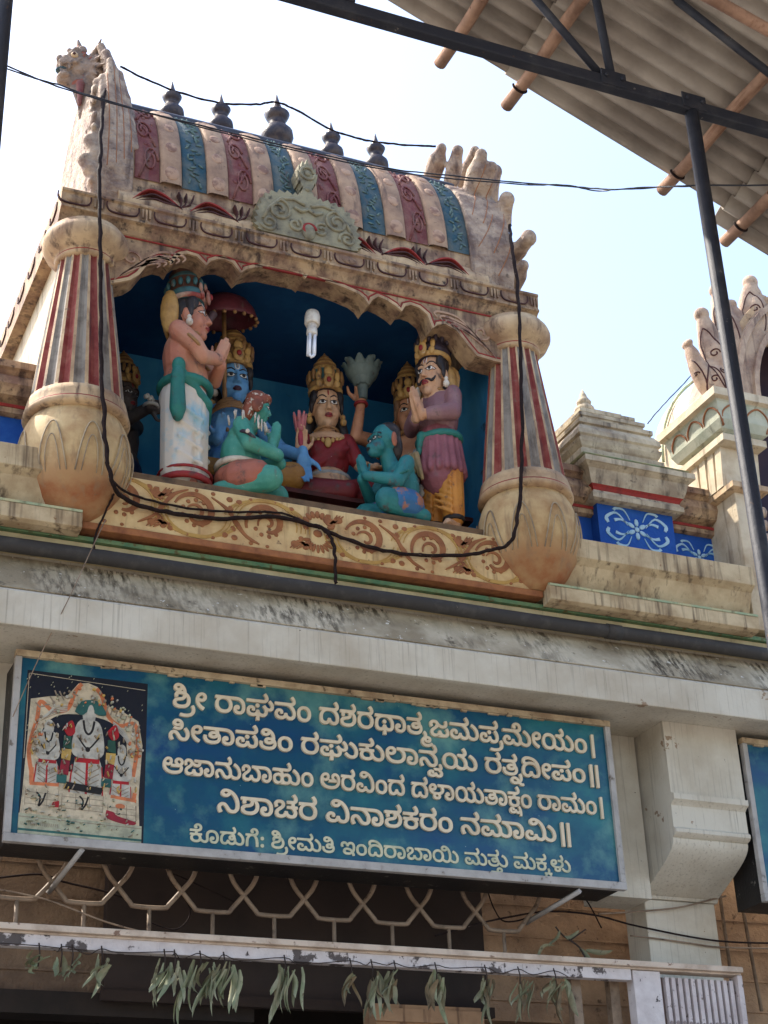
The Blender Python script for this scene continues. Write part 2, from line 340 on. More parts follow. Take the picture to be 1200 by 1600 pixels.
# ------------------------------------------------------------------ letter outlines (advance, contours)
GLYPHS = {
 1: (630, ['234,-26 335,-24 408,-11 453,4 498,27 541,62 568,97 591,142 604,189 609,272 598,339 585,377 544,442 513,473 468,507 453,592 438,637 408,694 384,727 351,759 313,785 275,802 220,813 145,810 98,792 62,764 35,719 29,664 35,631 50,599 80,568 105,554 151,539 118,520 94,499 76,472 67,447 64,422 67,389 77,354 93,324 103,321 115,324 188,356 191,372 182,399 182,417 189,429 203,437 235,445 298,445 356,432 356,417 348,389 340,374 328,361 285,341 143,312 88,290 63,273 42,252 20,207 14,172 17,119 28,83 48,51 73,26 98,9 125,-4 175,-19', '230,84 173,96 142,117 127,152 127,169 137,189 150,201 183,215 280,231 348,250 380,266 403,283 436,324 455,364 460,366 483,324 496,267 494,217 486,189 456,144 421,117 355,91 303,83', '338,549 274,557 309,587 327,607 333,606 351,552 348,548', '170,641 153,648 141,662 138,677 143,695 155,706 175,713 220,710 254,697 245,671 218,649 190,641']),
 2: (134, ['-248,-310 -137,-308 -87,-301 -29,-285 23,-262 63,-235 101,-195 124,-155 139,-100 142,-32 124,48 96,98 81,111 68,110 21,85 1,73 -5,65 -5,53 14,20 26,-12 32,-55 26,-92 11,-126 -26,-165 -69,-188 -149,-206 -242,-208 -349,-191 -365,-197 -388,-270 -382,-287 -329,-301']),
 3: (408, ['264,-26 277,-25 288,-13 325,54 327,70 322,77 240,124 195,161 155,217 142,247 138,269 142,272 190,263 225,263 277,271 310,284 335,299 365,329 385,364 395,399 396,459 390,482 373,517 356,537 332,554 287,573 222,578 167,567 125,547 86,514 54,469 32,414 24,374 21,337 24,267 39,204 74,132 105,91 157,41 217,-1', '187,364 157,371 139,382 137,389 144,409 162,440 184,462 212,475 235,478 265,470 280,453 286,429 277,397 265,382 247,371 207,363']),
 4: (651, ['302,-26 383,-24 431,-14 488,10 533,41 562,69 589,107 609,152 622,202 624,292 611,359 593,402 557,452 518,487 517,552 511,562 498,565 281,566 43,565 30,559 27,544 27,474 30,464 41,458 93,458 98,454 68,414 40,354 30,307 27,239 30,204 43,149 65,102 96,61 133,29 176,4 223,-14 271,-24', '306,86 271,91 228,107 182,144 163,172 145,217 140,289 150,342 161,369 180,397 201,418 228,437 258,450 291,458 346,460 396,450 418,440 448,420 472,397 486,377 501,344 512,294 512,247 491,177 478,154 453,126 403,96 358,86']),
 5: (449, ['172,-26 241,-24 281,-14 319,4 341,21 379,64 397,97 412,142 420,189 420,297 402,379 387,414 364,452 319,500 261,536 191,558 126,565 -256,564 -265,552 -265,474 -262,464 -254,459 11,458 111,458 164,450 201,440 231,422 256,400 277,374 294,339 305,302 310,259 304,182 294,147 279,119 256,96 236,85 214,78 186,78 151,86 129,104 113,137 116,143 141,136 181,139 199,148 218,172 225,192 224,234 209,265 189,282 156,293 111,293 91,287 59,270 43,254 18,212 10,179 10,119 18,87 33,54 66,16 89,-1 129,-19']),
 6: (996, ['359,-158 455,-159 468,-153 471,-105 467,-7 542,-26 597,-26 640,-18 673,-3 720,34 753,90 763,127 766,195 835,191 877,199 920,219 948,245 975,290 983,330 981,400 970,440 948,485 923,520 865,575 847,578 837,571 791,517 786,500 792,486 833,450 863,402 872,352 868,327 855,307 832,294 810,291 760,302 730,324 677,386 662,396 650,393 578,342 579,325 620,275 638,245 653,192 654,172 648,132 630,104 600,87 555,84 520,95 499,110 484,127 469,160 463,200 457,208 447,211 370,211 357,200 350,162 340,137 315,106 302,97 270,86 210,84 170,95 151,107 135,127 124,167 132,210 142,223 157,233 187,238 200,232 208,222 204,180 210,167 227,161 292,158 303,167 310,185 316,225 310,265 296,292 275,313 250,328 205,338 162,338 122,330 97,319 51,280 27,235 16,185 19,125 27,97 47,57 81,20 100,7 147,-16 180,-24 262,-26 310,-18 355,-2 349,-143 352,-153', '400,32 397,35 407,46 415,45 421,32', '394,282 422,284 450,299 468,322 476,352 470,385 458,405 435,423 410,429 382,428 360,418 340,397 329,362 332,332 344,310 362,292', '26,460 607,459 670,466 707,479 740,499 765,524 783,557 791,595 791,642 778,695 755,740 711,797 700,803 685,802 622,760 616,750 619,737 658,690 675,652 681,612 675,595 660,579 637,571 597,566 30,566 20,560 16,550 16,472']),
 7: (794, ['204,-26 280,-24 330,-11 368,9 410,47 459,2 495,-16 550,-27 612,-24 642,-16 675,-1 721,39 743,74 763,142 766,237 761,269 748,317 713,387 691,417 646,464 705,491 748,534 760,562 766,589 766,644 750,702 730,739 686,797 675,803 662,802 599,762 591,749 594,737 633,689 650,652 656,612 648,589 635,579 597,568 565,566 27,565 19,559 16,549 16,474 22,462 32,458 145,458 452,458 505,439 562,398 603,352 635,292 653,222 653,167 645,134 623,99 600,86 575,83 545,86 520,95 500,108 478,139 469,159 463,199 455,209 377,210 359,204 350,162 340,137 325,116 305,99 270,86 242,83 200,86 167,96 150,108 135,127 124,167 132,209 155,232 170,238 190,237 200,233 208,222 204,179 210,166 232,161 292,159 300,164 308,179 316,222 313,254 304,279 277,312 250,327 212,338 152,338 120,330 92,316 69,299 50,277 24,227 16,187 16,152 27,97 57,44 92,11 150,-16']),
 8: (550, ['250,-26 323,-24 366,-14 413,9 443,31 476,66 499,104 516,149 527,207 527,279 517,339 503,379 478,422 444,459 413,482 378,500 336,510 298,513 231,513 186,502 133,477 111,460 82,432 51,384 33,334 25,294 22,224 32,152 51,99 73,64 106,28 141,4 181,-14 223,-24', '268,79 233,84 206,95 171,124 151,158 140,192 135,267 148,327 160,352 178,374 218,400 248,408 279,409 316,405 343,394 381,362 399,332 411,292 414,222 401,162 378,121 353,99 318,84']),
 9: (765, ['202,-26 243,-27 296,-16 343,9 383,46 421,9 476,-19 518,-27 596,-22 646,0 668,18 689,39 714,82 734,159 737,259 732,294 716,349 694,397 672,429 635,469 686,498 721,539 737,589 737,644 731,672 714,717 691,754 661,793 648,802 636,803 603,784 568,760 562,747 566,736 611,677 624,642 627,617 624,599 617,587 601,576 536,566 46,565 36,564 29,557 27,474 31,464 41,458 113,458 118,454 83,415 63,382 45,342 35,304 27,244 27,204 32,144 48,87 77,37 115,2 166,-21', '216,84 180,97 154,129 142,174 140,242 148,292 166,344 187,377 220,412 268,440 303,452 353,460 416,460 463,452 503,437 548,408 583,367 611,309 624,244 624,182 614,137 601,112 586,98 563,86 543,83 516,86 493,94 472,109 455,129 443,157 436,194 429,207 418,210 346,210 331,202 311,134 291,108 253,86']),
 10: (630, ['236,-26 335,-24 390,-14 450,6 495,31 537,68 568,109 588,152 603,214 606,289 595,349 570,409 520,477 561,504 590,542 606,594 603,652 590,699 574,732 526,797 515,805 502,804 442,764 431,749 434,737 470,692 488,657 493,634 493,609 483,587 462,574 437,568 302,566 32,565 22,562 16,552 17,469 30,458 73,457 69,432 69,392 84,342 92,327 100,321 117,324 190,356 193,372 184,399 184,422 191,439 209,452 245,460 287,458 313,447 330,427 333,387 327,367 315,354 270,336 145,312 87,289 42,250 27,222 19,194 16,167 19,119 30,82 51,49 100,9 127,-4 177,-19', '232,84 175,96 145,116 129,149 129,167 137,187 160,204 180,212 315,239 372,264 396,282 413,302 428,332 436,369 436,412 437,416 443,414 477,358 491,307 494,282 491,229 480,192 467,166 435,131 390,104 352,91 305,83']),
 11: (651, ['302,-26 383,-24 438,-11 491,11 531,38 562,69 589,107 611,159 624,232 624,292 619,332 594,402 571,437 538,474 573,498 592,517 614,552 624,594 624,637 619,669 591,734 547,794 531,805 511,797 458,762 450,752 453,737 486,696 504,664 514,617 507,592 481,574 423,566 43,565 33,562 28,554 27,474 30,464 41,458 93,458 98,454 54,389 40,354 30,307 27,277 30,204 43,149 55,122 95,62 141,24 173,5 221,-14 271,-24', '306,86 271,91 228,107 182,144 163,172 145,217 140,289 150,342 161,369 180,397 201,418 228,437 258,450 291,458 346,460 396,450 418,440 448,420 472,397 486,377 501,344 512,294 512,247 491,177 478,154 453,126 403,96 358,86']),
 12: (765, ['332,-158 428,-159 441,-153 444,-133 439,-5 498,-24 558,-26 601,-21 646,0 663,14 688,39 716,87 734,155 737,192 737,262 724,327 708,370 689,405 659,442 631,470 629,550 624,562 611,566 346,566 43,566 33,562 27,550 27,475 31,464 41,459 113,458 118,455 78,408 59,375 40,325 32,290 27,245 30,170 33,142 49,85 76,39 100,15 116,2 163,-21 203,-26 246,-26 288,-18 325,-5 322,-143 325,-153', '373,32 372,37 378,43 387,42 392,32', '211,84 181,96 161,117 151,135 142,172 140,242 148,292 166,343 186,375 216,408 268,440 306,453 363,461 406,461 461,453 516,430 542,412 579,372 611,310 624,245 624,182 614,135 599,110 583,96 548,84 523,84 498,92 478,104 460,122 445,150 436,186 428,195 418,198 346,198 330,190 311,137 286,104 256,87', '374,232 401,234 421,242 439,257 454,290 454,325 438,355 416,373 390,380 363,378 343,370 320,347 310,322 310,290 321,264 343,242']),
 13: (622, ['270,-26 342,-27 392,-22 467,-1 502,16 530,37 559,69 581,107 598,172 595,249 575,307 542,349 532,417 505,472 550,502 574,526 587,549 598,592 598,642 592,672 574,719 535,777 514,800 492,801 431,762 423,749 426,737 472,677 485,642 488,617 485,599 478,587 464,577 429,568 397,566 42,565 27,560 23,549 23,474 29,462 39,458 154,458 367,458 399,438 417,417 414,413 347,418 284,410 244,394 219,375 196,337 188,292 197,244 209,221 232,196 264,179 299,169 357,166 427,181 457,196 492,222 495,219 495,189 489,164 473,137 447,114 409,96 379,88 342,83 272,83 199,101 158,129 140,157 131,187 133,247 127,260 54,273 37,273 27,267 18,227 21,162 37,107 68,59 111,22 149,1 214,-19', '329,271 312,277 302,287 301,299 309,309 354,320 389,318 420,309 417,299 407,288 387,276 367,271']),
 14: (250, ['109,-421 188,-419 265,-401 303,-384 356,-348 367,-336 368,-323 310,-265 298,-260 288,-263 268,-281 238,-300 178,-319 130,-324 98,-322 65,-312 32,-288 17,-263 13,-231 20,-196 25,-196 49,-241 65,-256 93,-271 153,-282 205,-276 233,-268 255,-254 281,-226 293,-198 296,-178 293,-126 278,-93 248,-65 215,-50 143,-37 144,12 133,64 110,100 68,135 55,140 42,137 -5,72 -8,62 -5,52 23,30 33,12 36,-26 31,-56 -31,-98 -57,-128 -72,-151 -83,-176 -91,-218 -86,-283 -63,-336 -32,-371 15,-401 63,-417', '150,-186 133,-179 125,-169 122,-138 135,-132 160,-134 175,-138 184,-146 191,-166 180,-181 165,-187']),
 15: (775, ['194,-26 250,-27 318,-11 355,9 397,48', '538,-26 610,-24 666,-8 708,19 742,64 758,117 761,154 756,202 733,267 710,305 697,316 680,315 608,264 609,247 638,202 648,157 645,137 635,114 615,94 595,86 572,83 535,86 512,94 487,109 464,139 448,199 435,210 360,210 350,207 342,194 338,164 328,139 312,116 290,97 257,86 205,83 164,99 149,124 146,142 149,162 156,177 179,202 295,286 331,322 350,348 415,314 472,298 510,296 560,298 587,304 617,316 646,334 680,374 693,402 701,449 701,499 693,537 678,572 665,578 597,560 577,550 574,534 588,484 585,439 565,414 525,401 482,404 427,424 392,448 362,478 337,520 317,540 282,562 237,575 167,578 120,570 100,562 65,542 46,524 19,482 11,444 14,394 33,342 44,324 55,318 72,321 138,354 141,367 124,407 124,434 131,452 150,467 192,475 225,470 245,457 256,429 253,404 240,383 200,349 99,277 67,242 47,207 34,149 36,107 57,52 87,16 119,-6 175,-24', '514,-23 525,-24']),
 16: (1156, ['204,-26 280,-24 330,-11 368,9 410,47 462,0 495,-16 547,-27 592,-27 642,-16 675,-1 725,42 765,14 822,-14 895,-27 955,-24 997,-14 1045,12 1078,42 1109,89 1131,164 1133,242 1123,314 1102,374 1070,429 1016,494 947,547 887,580 869,572 829,499 827,484 835,474 885,447 932,413 958,387 985,349 1005,307 1018,257 1021,199 1018,172 1007,142 980,106 950,89 920,83 892,83 845,95 814,112 769,152 766,239 748,317 713,387 691,417 646,464 705,491 748,534 760,562 766,589 766,642 760,672 750,703 730,739 703,777 680,801 657,800 600,762 592,753 594,737 640,677 653,639 656,617 653,599 646,587 630,576 565,566 35,565 25,564 18,557 16,472 20,464 30,458 452,458 505,439 562,398 601,354 628,309 645,262 653,217 653,167 646,137 623,99 600,86 575,83 545,86 520,95 500,108 478,139 469,159 463,199 455,209 375,210 365,209 358,202 350,162 340,137 317,108 300,96 272,86 215,83 167,96 149,109 135,126 124,159 124,187 129,204 150,230 170,238 190,237 200,233 208,222 204,179 210,166 262,158 295,160 310,187 316,224 313,257 302,284 282,308 265,320 212,338 152,338 120,330 90,315 50,277 24,227 16,187 16,152 27,97 57,44 92,11 150,-16']),
 17: (792, ['204,-26 280,-24 330,-11 368,9 410,47 459,2 495,-16 547,-27 592,-27 635,-19 670,-4 695,13 720,38 743,74 763,142 766,167 763,257 743,332 710,392 668,447 657,450 645,446 579,402 571,387 579,369 623,309 645,254 653,217 653,169 642,124 628,104 615,94 577,83 545,86 521,94 500,108 486,124 469,159 463,199 457,207 447,210 370,210 357,199 350,162 340,137 325,116 305,99 272,86 247,83 215,83 170,95 149,109 127,147 124,182 139,219 167,237 195,235 208,219 204,179 209,167 232,161 292,159 303,169 313,199 316,232 310,264 300,287 280,310 227,335 152,338 120,330 92,316 69,299 50,277 24,227 16,187 16,152 27,97 57,44 92,11 150,-16', '381,284 420,283 440,291 457,306 473,334 476,359 467,392 447,415 422,428 395,430 365,421 347,407 332,379 329,347 339,317 357,296', '26,459 565,458 630,463 682,479 717,501 742,526 760,562 766,594 766,644 750,702 720,754 686,797 675,803 660,801 599,762 592,752 594,737 640,677 653,642 656,617 653,599 646,587 632,577 597,568 565,566 30,565 20,560 16,549 16,472']),
 18: (1156, ['204,-26 280,-24 330,-11 368,9 410,47 462,0 495,-16 547,-27 592,-27 642,-16 675,-1 725,42 765,14 822,-14 895,-27 955,-24 1000,-13 1037,6 1060,23 1090,57 1115,104 1131,164 1133,242 1123,314 1100,377 1057,447 1016,494 947,547 887,580 869,572 829,499 827,484 835,474 885,447 932,413 958,387 985,349 1005,307 1018,257 1021,199 1018,172 1007,142 980,106 950,89 920,83 892,83 845,95 794,127 767,154 766,239 748,317 712,387 691,417 642,467 692,491 732,526 747,548 763,594 766,672 758,707 730,759 703,787 652,815 615,823 547,823 485,802 462,788 439,764 414,722 409,699 409,659 423,622 444,599 470,588 510,588 540,601 558,627 561,662 551,684 526,707 560,723 597,723 620,714 641,697 650,679 656,654 653,627 645,604 635,591 615,579 585,571 530,566 30,565 20,560 16,552 18,467 32,458 452,458 505,439 547,410 580,380 603,352 629,307 645,262 653,222 653,167 645,134 623,99 602,87 577,83 542,86 502,106 485,126 469,159 463,199 457,207 447,210 372,210 362,207 357,200 350,162 340,137 325,116 305,99 272,86 247,83 215,83 172,94 149,109 127,147 124,182 139,219 167,237 197,234 208,219 204,179 209,167 232,161 290,158 300,164 313,197 316,227 313,254 302,283 288,302 250,327 210,338 152,338 120,330 69,299 34,252 24,227 16,187 19,124 27,97 44,62 77,23 105,4 142,-14']),
 19: (1336, ['282,-26 356,-24 409,-11 456,11 516,62 571,19 619,-8 664,-22 709,-27 769,-24 804,-16 859,11 899,48 946,14 993,-11 1031,-22 1074,-27 1136,-24 1179,-14 1219,6 1244,26 1267,52 1292,94 1312,172 1315,212 1312,259 1302,319 1284,369 1262,412 1214,475 1157,527 1116,555 1071,579 1061,580 1051,574 1009,499 1008,482 1014,474 1049,457 1109,415 1159,360 1178,324 1192,287 1202,212 1200,182 1186,139 1171,116 1151,99 1124,86 1099,83 1074,83 1029,94 998,109 944,157 947,202 945,262 929,332 894,400 874,425 831,467 889,501 911,524 926,550 937,594 937,639 929,677 907,729 884,764 855,799 841,805 771,762 763,749 766,737 807,684 822,649 827,617 821,594 811,583 794,574 766,568 599,565 586,554 585,474 589,464 599,458 649,458 674,450 709,432 742,409 792,354 809,324 824,287 832,249 835,207 832,179 821,143 805,117 784,99 754,86 731,83 689,86 656,96 608,127 576,157 573,169 585,227 587,289 574,377 558,422 532,469 511,495 474,529 439,551 396,567 359,575 291,578 259,575 199,560 154,537 121,513 88,477 63,439 36,369 28,332 25,257 38,177 51,139 71,99 93,67 129,31 171,2 216,-16', '281,84 239,94 214,106 193,122 171,147 153,182 143,219 138,257 140,319 146,347 161,384 178,412 199,433 249,460 284,468 330,467 374,457 394,447 415,432 442,402 457,374 472,317 475,284 472,239 453,172 419,123 396,106 364,91 326,83']),
 20: (379, ['189,-153 275,-154 283,-150 289,-140 289,697 286,710 279,715 193,716 183,710 179,702 179,-135 182,-148']),
 21: (705, ['77,-28 88,-28 153,-3 168,4 173,12 172,27 146,70 130,110 124,147 130,180 138,194 153,207 173,213 200,210 223,196 250,163 305,75 340,29 385,-6 413,-18 455,-26 538,-21 593,2 624,27 658,77 678,137 684,202 681,247 673,287 656,335 631,382 584,442 570,448 555,444 493,400 487,390 490,377 518,342 546,297 563,250 571,197 568,165 553,120 533,96 515,87 470,84 450,89 430,101 397,137 319,257 288,287 253,308 213,318 180,321 148,318 115,308 70,281 42,247 25,212 14,165 14,125 22,77 37,35 57,-5', '274,340 338,341 393,357 435,386 456,412 476,457 484,510 481,567 463,625 444,657 401,697 365,715 320,726 265,726 215,713 175,688 147,650 137,627 134,607 135,562 155,517 187,487 223,472 270,464 320,466 370,484 375,482 368,465 355,452 335,442 308,436 263,439 205,461 187,455 148,392 150,375 210,349', '270,562 253,569 243,580 239,595 247,615 275,628 305,628 325,623 359,597 359,587 325,567 303,561']),
 22: (622, ['270,-26 342,-27 392,-22 467,-1 502,16 530,37 560,69 582,109 598,172 595,249 575,307 542,349 535,404 522,442 507,467 489,487 487,555 482,562 472,565 42,565 29,562 23,552 23,472 33,459 367,458 399,438 418,414 339,416 312,415 267,405 242,392 219,375 206,357 191,319 188,292 194,254 209,222 229,198 264,179 302,168 354,166 404,174 454,195 494,221 495,189 480,147 459,123 429,104 382,89 342,83 272,83 212,96 164,123 141,154 131,189 133,247 127,259 109,265 37,273 26,267 21,249 18,182 26,137 39,104 69,58 111,22 149,1 214,-19', '329,271 312,277 302,287 301,299 309,309 354,320 389,318 420,309 417,299 407,288 387,276 367,271']),
 23: (616, ['269,-26 338,-27 388,-22 463,-1 525,36 546,57 568,88 589,142 594,174 594,234 575,298 544,344 549,407 538,489 526,529 506,572 466,632 435,663 403,687 370,706 330,722 268,733 215,733 170,722 123,695 100,669 85,639 79,582 87,544 114,502 155,474 208,461 260,461 288,466 313,475 345,493 393,547 418,502 434,449 435,411 378,420 315,420 258,406 223,385 202,362 190,334 184,294 195,242 205,222 222,202 259,179 295,169 348,166 410,176 450,194 490,221 491,189 485,164 469,137 443,114 398,94 340,83 273,83 215,94 170,117 142,147 127,192 129,247 123,259 50,273 30,272 20,262 14,224 14,182 19,149 33,107 64,59 105,24 153,-1 213,-19', '323,271 308,276 298,286 297,299 305,309 350,320 388,318 417,307 398,283 363,271', '220,561 203,568 191,582 188,597 193,615 205,626 228,633 273,630 305,619 301,599 290,584 270,569 255,564']),
 24: (364, ['96,-26 165,-24 197,-16 242,4 273,27 300,59 320,96 330,124 341,179 341,252 328,327 299,394 258,457 221,497 185,527 140,557 90,580 80,575 72,562 35,497 34,487 42,474 112,435 170,382 202,334 218,294 228,247 228,189 218,147 202,119 180,99 150,86 122,83 82,86 52,95 20,114 -4,132 -55,185 -68,190 -84,184 -129,137 -134,124 -130,111 -99,74 -63,41 -23,11 22,-11 72,-24']),
 25: (574, ['256,-26 305,-27 367,-19 417,-4 445,11 481,39 503,67 520,104 528,132 531,194 526,222 510,259 492,287 497,290 540,291 550,297 553,309 552,382 537,390 365,391 360,454 370,460 405,461 450,469 490,486 520,508 540,534 553,562 561,609 558,647 543,702 525,737 486,789 470,802 450,800 390,760 384,752 387,737 427,687 443,654 448,632 448,609 437,586 415,574 357,566 37,565 27,562 21,552 21,472 30,460 240,458 250,447 253,412 246,399 235,391 40,390 27,387 21,374 21,309 24,297 32,291 77,290 82,287 54,239 44,194 46,132 54,102 72,67 97,36 147,1 202,-19', '285,81 255,83 222,91 185,112 169,129 157,157 154,197 169,242 195,267 235,285 290,290 340,285 385,263 407,237 418,209 421,184 418,159 407,134 383,107 345,89']),
 26: (769, ['357,-26 448,-24 531,-9 588,14 642,47 686,92 709,124 729,169 744,232 747,272 744,327 726,394 706,432 679,469 636,512 634,552 628,562 613,566 438,565 428,562 422,549 422,474 425,464 438,458 533,458 578,420 601,392 624,344 632,317 634,287 632,244 621,207 606,177 583,149 548,122 483,96 428,86 338,88 276,101 246,114 208,138 177,169 160,194 143,232 133,272 138,275 196,263 233,263 283,271 339,299 361,318 376,339 389,364 399,404 397,467 386,500 371,525 351,545 328,560 296,572 263,578 201,575 163,565 141,554 91,515 68,487 53,460 32,404 22,329 27,239 40,187 65,132 92,92 136,48 183,17 243,-9 303,-22', '196,364 166,371 143,383 148,409 158,430 183,457 206,470 238,478 267,472 283,457 292,432 289,409 273,384 258,374 233,366']),
 27: (711, ['79,-28 90,-28 155,-3 170,4 175,12 174,27 148,70 132,110 126,147 132,180 140,194 155,207 175,213 202,210 225,196 252,163 307,75 342,29 387,-6 415,-18 457,-26 542,-21 595,2 635,37 662,80 678,132 683,180 681,250 668,307 647,357 607,418 564,465 622,492 658,525 673,552 681,580 683,640 668,700 650,735 602,798 592,803 577,802 517,762 509,750 512,737 555,680 571,637 573,617 567,595 553,580 537,574 490,566 37,566 22,560 19,550 19,475 22,465 30,459 362,458 400,448 437,430 485,393 525,345 558,277 571,212 571,167 563,135 547,107 520,87 472,84 445,93 417,114 330,245 282,293 255,308 215,318 150,318 117,308 74,282 49,255 27,212 16,162 19,102 29,60 59,-5']),
 28: (128, ['-266,-382 -224,-383 -189,-377 -149,-360 -119,-338 -92,-360 -54,-377 -24,-383 36,-380 68,-370 91,-357 126,-322 142,-284 144,-222 136,-187 123,-159 89,-117 119,-84 131,-62 137,-42 137,3 120,58 86,114 73,119 58,116 6,94 -4,84 -5,71 19,31 29,1 29,-22 21,-35 -4,-43 -157,-43 -170,-49 -173,-59 -173,-119 -169,-132 -157,-138 -94,-138 -39,-139 1,-162 26,-187 42,-219 42,-252 31,-275 6,-288 -22,-287 -49,-272 -62,-252 -71,-217 -84,-211 -149,-211 -159,-214 -177,-257 -196,-277 -214,-285 -259,-288 -289,-277 -301,-264 -306,-247 -302,-224 -289,-214 -273,-217 -269,-252 -252,-262 -194,-265 -186,-259 -179,-242 -176,-192 -189,-159 -209,-139 -244,-124 -284,-121 -327,-129 -364,-151 -384,-174 -400,-212 -403,-252 -400,-279 -382,-319 -357,-348 -332,-364 -289,-380']),
 29: (105, ['85,-382 149,-380 171,-372 177,-359 167,-299 159,-282 149,-278 116,-283 91,-280 76,-275 59,-259 104,-197 122,-157 130,-119 132,-82 130,-34 114,31 92,76 79,84 66,81 -2,46 -4,31 12,-4 22,-44 25,-104 17,-139 5,-162 -1,-164 -6,-156 -33,-119 -65,-87 -101,-65 -129,-56 -169,-51 -226,-56 -254,-66 -284,-84 -313,-117 -327,-152 -330,-177 -330,-204 -317,-249 -301,-275 -281,-295 -259,-310 -224,-325 -159,-333 -116,-330 -29,-310 21,-360 46,-372', '-174,-235 -200,-227 -216,-212 -222,-197 -221,-172 -211,-158 -191,-148 -174,-146 -139,-156 -105,-184 -79,-224 -119,-235']),
 30: (765, ['197,-26 243,-27 296,-16 343,9 383,46 420,9 461,-14 516,-27 583,-24 621,-14 668,16 696,49 715,87 729,132 737,184 737,302 724,399 706,469 674,542 632,604 586,650 528,692 471,722 393,747 318,758 258,758 181,745 133,725 91,690 69,654 57,602 60,549 75,504 106,452 60,377 35,304 27,244 27,204 35,139 49,89 68,52 87,27 115,2 141,-13 176,-24', '216,84 180,97 162,114 153,132 142,172 140,242 150,299 165,339 192,382 223,412 270,439 313,452 346,458 423,458 463,450 518,427 549,404 583,365 611,307 624,239 624,182 614,137 601,112 584,97 563,86 543,83 516,86 493,94 472,109 455,129 443,157 436,194 429,207 418,210 346,210 331,202 311,134 291,108 253,86', '191,523 178,542 170,567 170,592 175,607 201,632 216,640 256,648 323,648 398,632 446,614 507,574 549,534 556,523 476,557 431,565 383,568 333,565 273,555']),
 31: (599, ['189,-153 275,-154 283,-150 289,-140 289,697 286,710 279,715 193,716 183,710 179,702 179,-135 182,-148', '409,-153 495,-154 503,-150 509,-140 509,697 506,710 499,715 413,716 405,712 399,702 399,-135 402,-148']),
 32: (841, ['407,-26 476,-27 563,-19 616,-9 678,14 726,41 753,66 771,87 796,142 802,169 802,224 796,248 771,297 796,327 814,357 824,389 827,424 819,472 804,504 781,533 756,552 703,573 633,578 603,575 566,565 526,543 500,517 482,479 477,439 483,399 498,364 521,337 516,333 491,333 377,334 399,404 399,454 391,487 376,517 351,545 323,562 281,575 256,578 201,575 166,565 126,545 100,524 75,497 48,449 33,407 22,332 27,244 45,182 70,132 102,89 153,46 223,9 301,-14 341,-22', '441,84 388,86 336,93 256,119 206,151 163,199 145,237 137,267 141,274 188,263 233,263 283,271 331,293 334,287 336,236 341,229 353,226 578,226 636,231 676,240 683,232 692,204 686,177 672,152 643,126 621,114 563,96 498,86', '666,356 608,391 590,417 587,434 596,457 613,472 636,478 661,478 686,470 701,457 714,429 714,412 706,389 683,361 673,354', '193,364 148,379 142,387 145,402 163,437 183,458 211,472 241,478 266,472 286,452 292,427 286,402 273,383 253,371 213,363']),
 33: (775, ['194,-26 250,-27 318,-11 355,9 397,48', '538,-26 610,-24 666,-8 708,19 742,64 758,117 761,154 756,202 733,267 710,305 697,316 680,315 608,264 609,247 638,202 648,157 645,137 635,114 615,94 595,86 572,83 535,86 512,94 487,109 464,139 448,199 435,210 360,210 350,207 342,194 338,164 328,139 312,116 290,97 257,86 205,83 165,99 149,122 146,142 149,159 156,177 179,202 295,286 331,322 350,347 410,314 455,301 502,296 577,303 630,328 657,356 673,384 683,419 686,447 683,479 675,507 647,551 638,562 627,565 422,565 410,560 406,549 406,474 412,461 422,458 565,458 572,454 570,434 561,419 545,407 520,401 475,404 422,424 392,446 361,477 338,519 317,540 282,562 237,575 167,578 120,570 90,557 62,540 41,519 22,487 14,462 11,412 17,382 34,339 44,324 55,318 72,321 138,354 141,367 124,407 124,434 131,452 150,467 192,475 225,470 245,457 256,429 253,404 240,383 200,349 99,277 67,242 47,207 34,149 36,107 57,52 89,14 120,-6 175,-24', '514,-23 525,-24']),
 34: (805, ['194,-26 250,-27 305,-16 355,9 397,46 437,9 477,-14 532,-27 602,-24 642,-14 682,6 706,24 732,54 755,91 770,137 778,189 778,252 765,317 742,370 703,427 668,462 671,549 668,559 660,565 432,565 422,562 416,549 416,474 422,462 432,458 485,457 545,430 600,385 642,324 655,289 663,252 666,199 655,149 638,119 617,99 587,86 552,83 516,92 487,109 469,129 457,157 450,195 445,205 435,210 351,209 342,199 336,167 325,137 310,113 287,97 257,86 207,83 177,92 157,107 146,142 149,162 165,188 182,204 296,287 331,322 355,362 366,397 366,449 354,489 331,527 297,555 262,570 212,578 170,578 120,570 90,557 62,540 32,507 14,462 11,409 28,352 42,326 52,319 72,321 138,354 141,367 124,407 124,434 131,452 149,467 192,475 217,472 242,460 253,442 256,427 253,407 241,384 200,349 125,298 84,262 55,223 36,172 34,129 39,94 54,57 71,32 90,13 117,-5 152,-19']),
 35: (801, ['213,-26 274,-24 326,-8 367,17 399,48', '536,-26 577,-27 627,-22 687,1 727,31 757,71 778,127 783,189 777,239 757,292 729,333 692,362 657,377 632,385 584,390 532,387 497,377 459,359 445,414 423,454 429,458 582,458 647,463 693,477 737,503 767,542 783,594 780,652 766,702 750,734 715,782 697,802 681,804 619,764 608,749 611,737 647,692 664,658 670,629 670,607 665,592 645,577 612,568 34,565 24,562 18,552 18,474 24,461 34,458 247,457 274,446 303,427 327,402 344,367 342,363 297,382 257,390 177,385 114,362 68,324 42,289 24,239 18,169 24,119 41,74 74,29 124,-5 169,-21 192,-24', '518,-23 527,-24', '232,79 187,89 156,112 134,154 131,194 142,234 162,260 192,277 243,284 264,283 294,273 320,254 334,234 342,214 345,167 334,129 310,99 299,92 269,81', '554,79 517,86 483,107 467,129 459,152 456,197 467,234 481,254 496,267 537,282 570,284 609,277 644,255 662,227 670,197 670,177 660,132 642,106 622,92 594,81']),
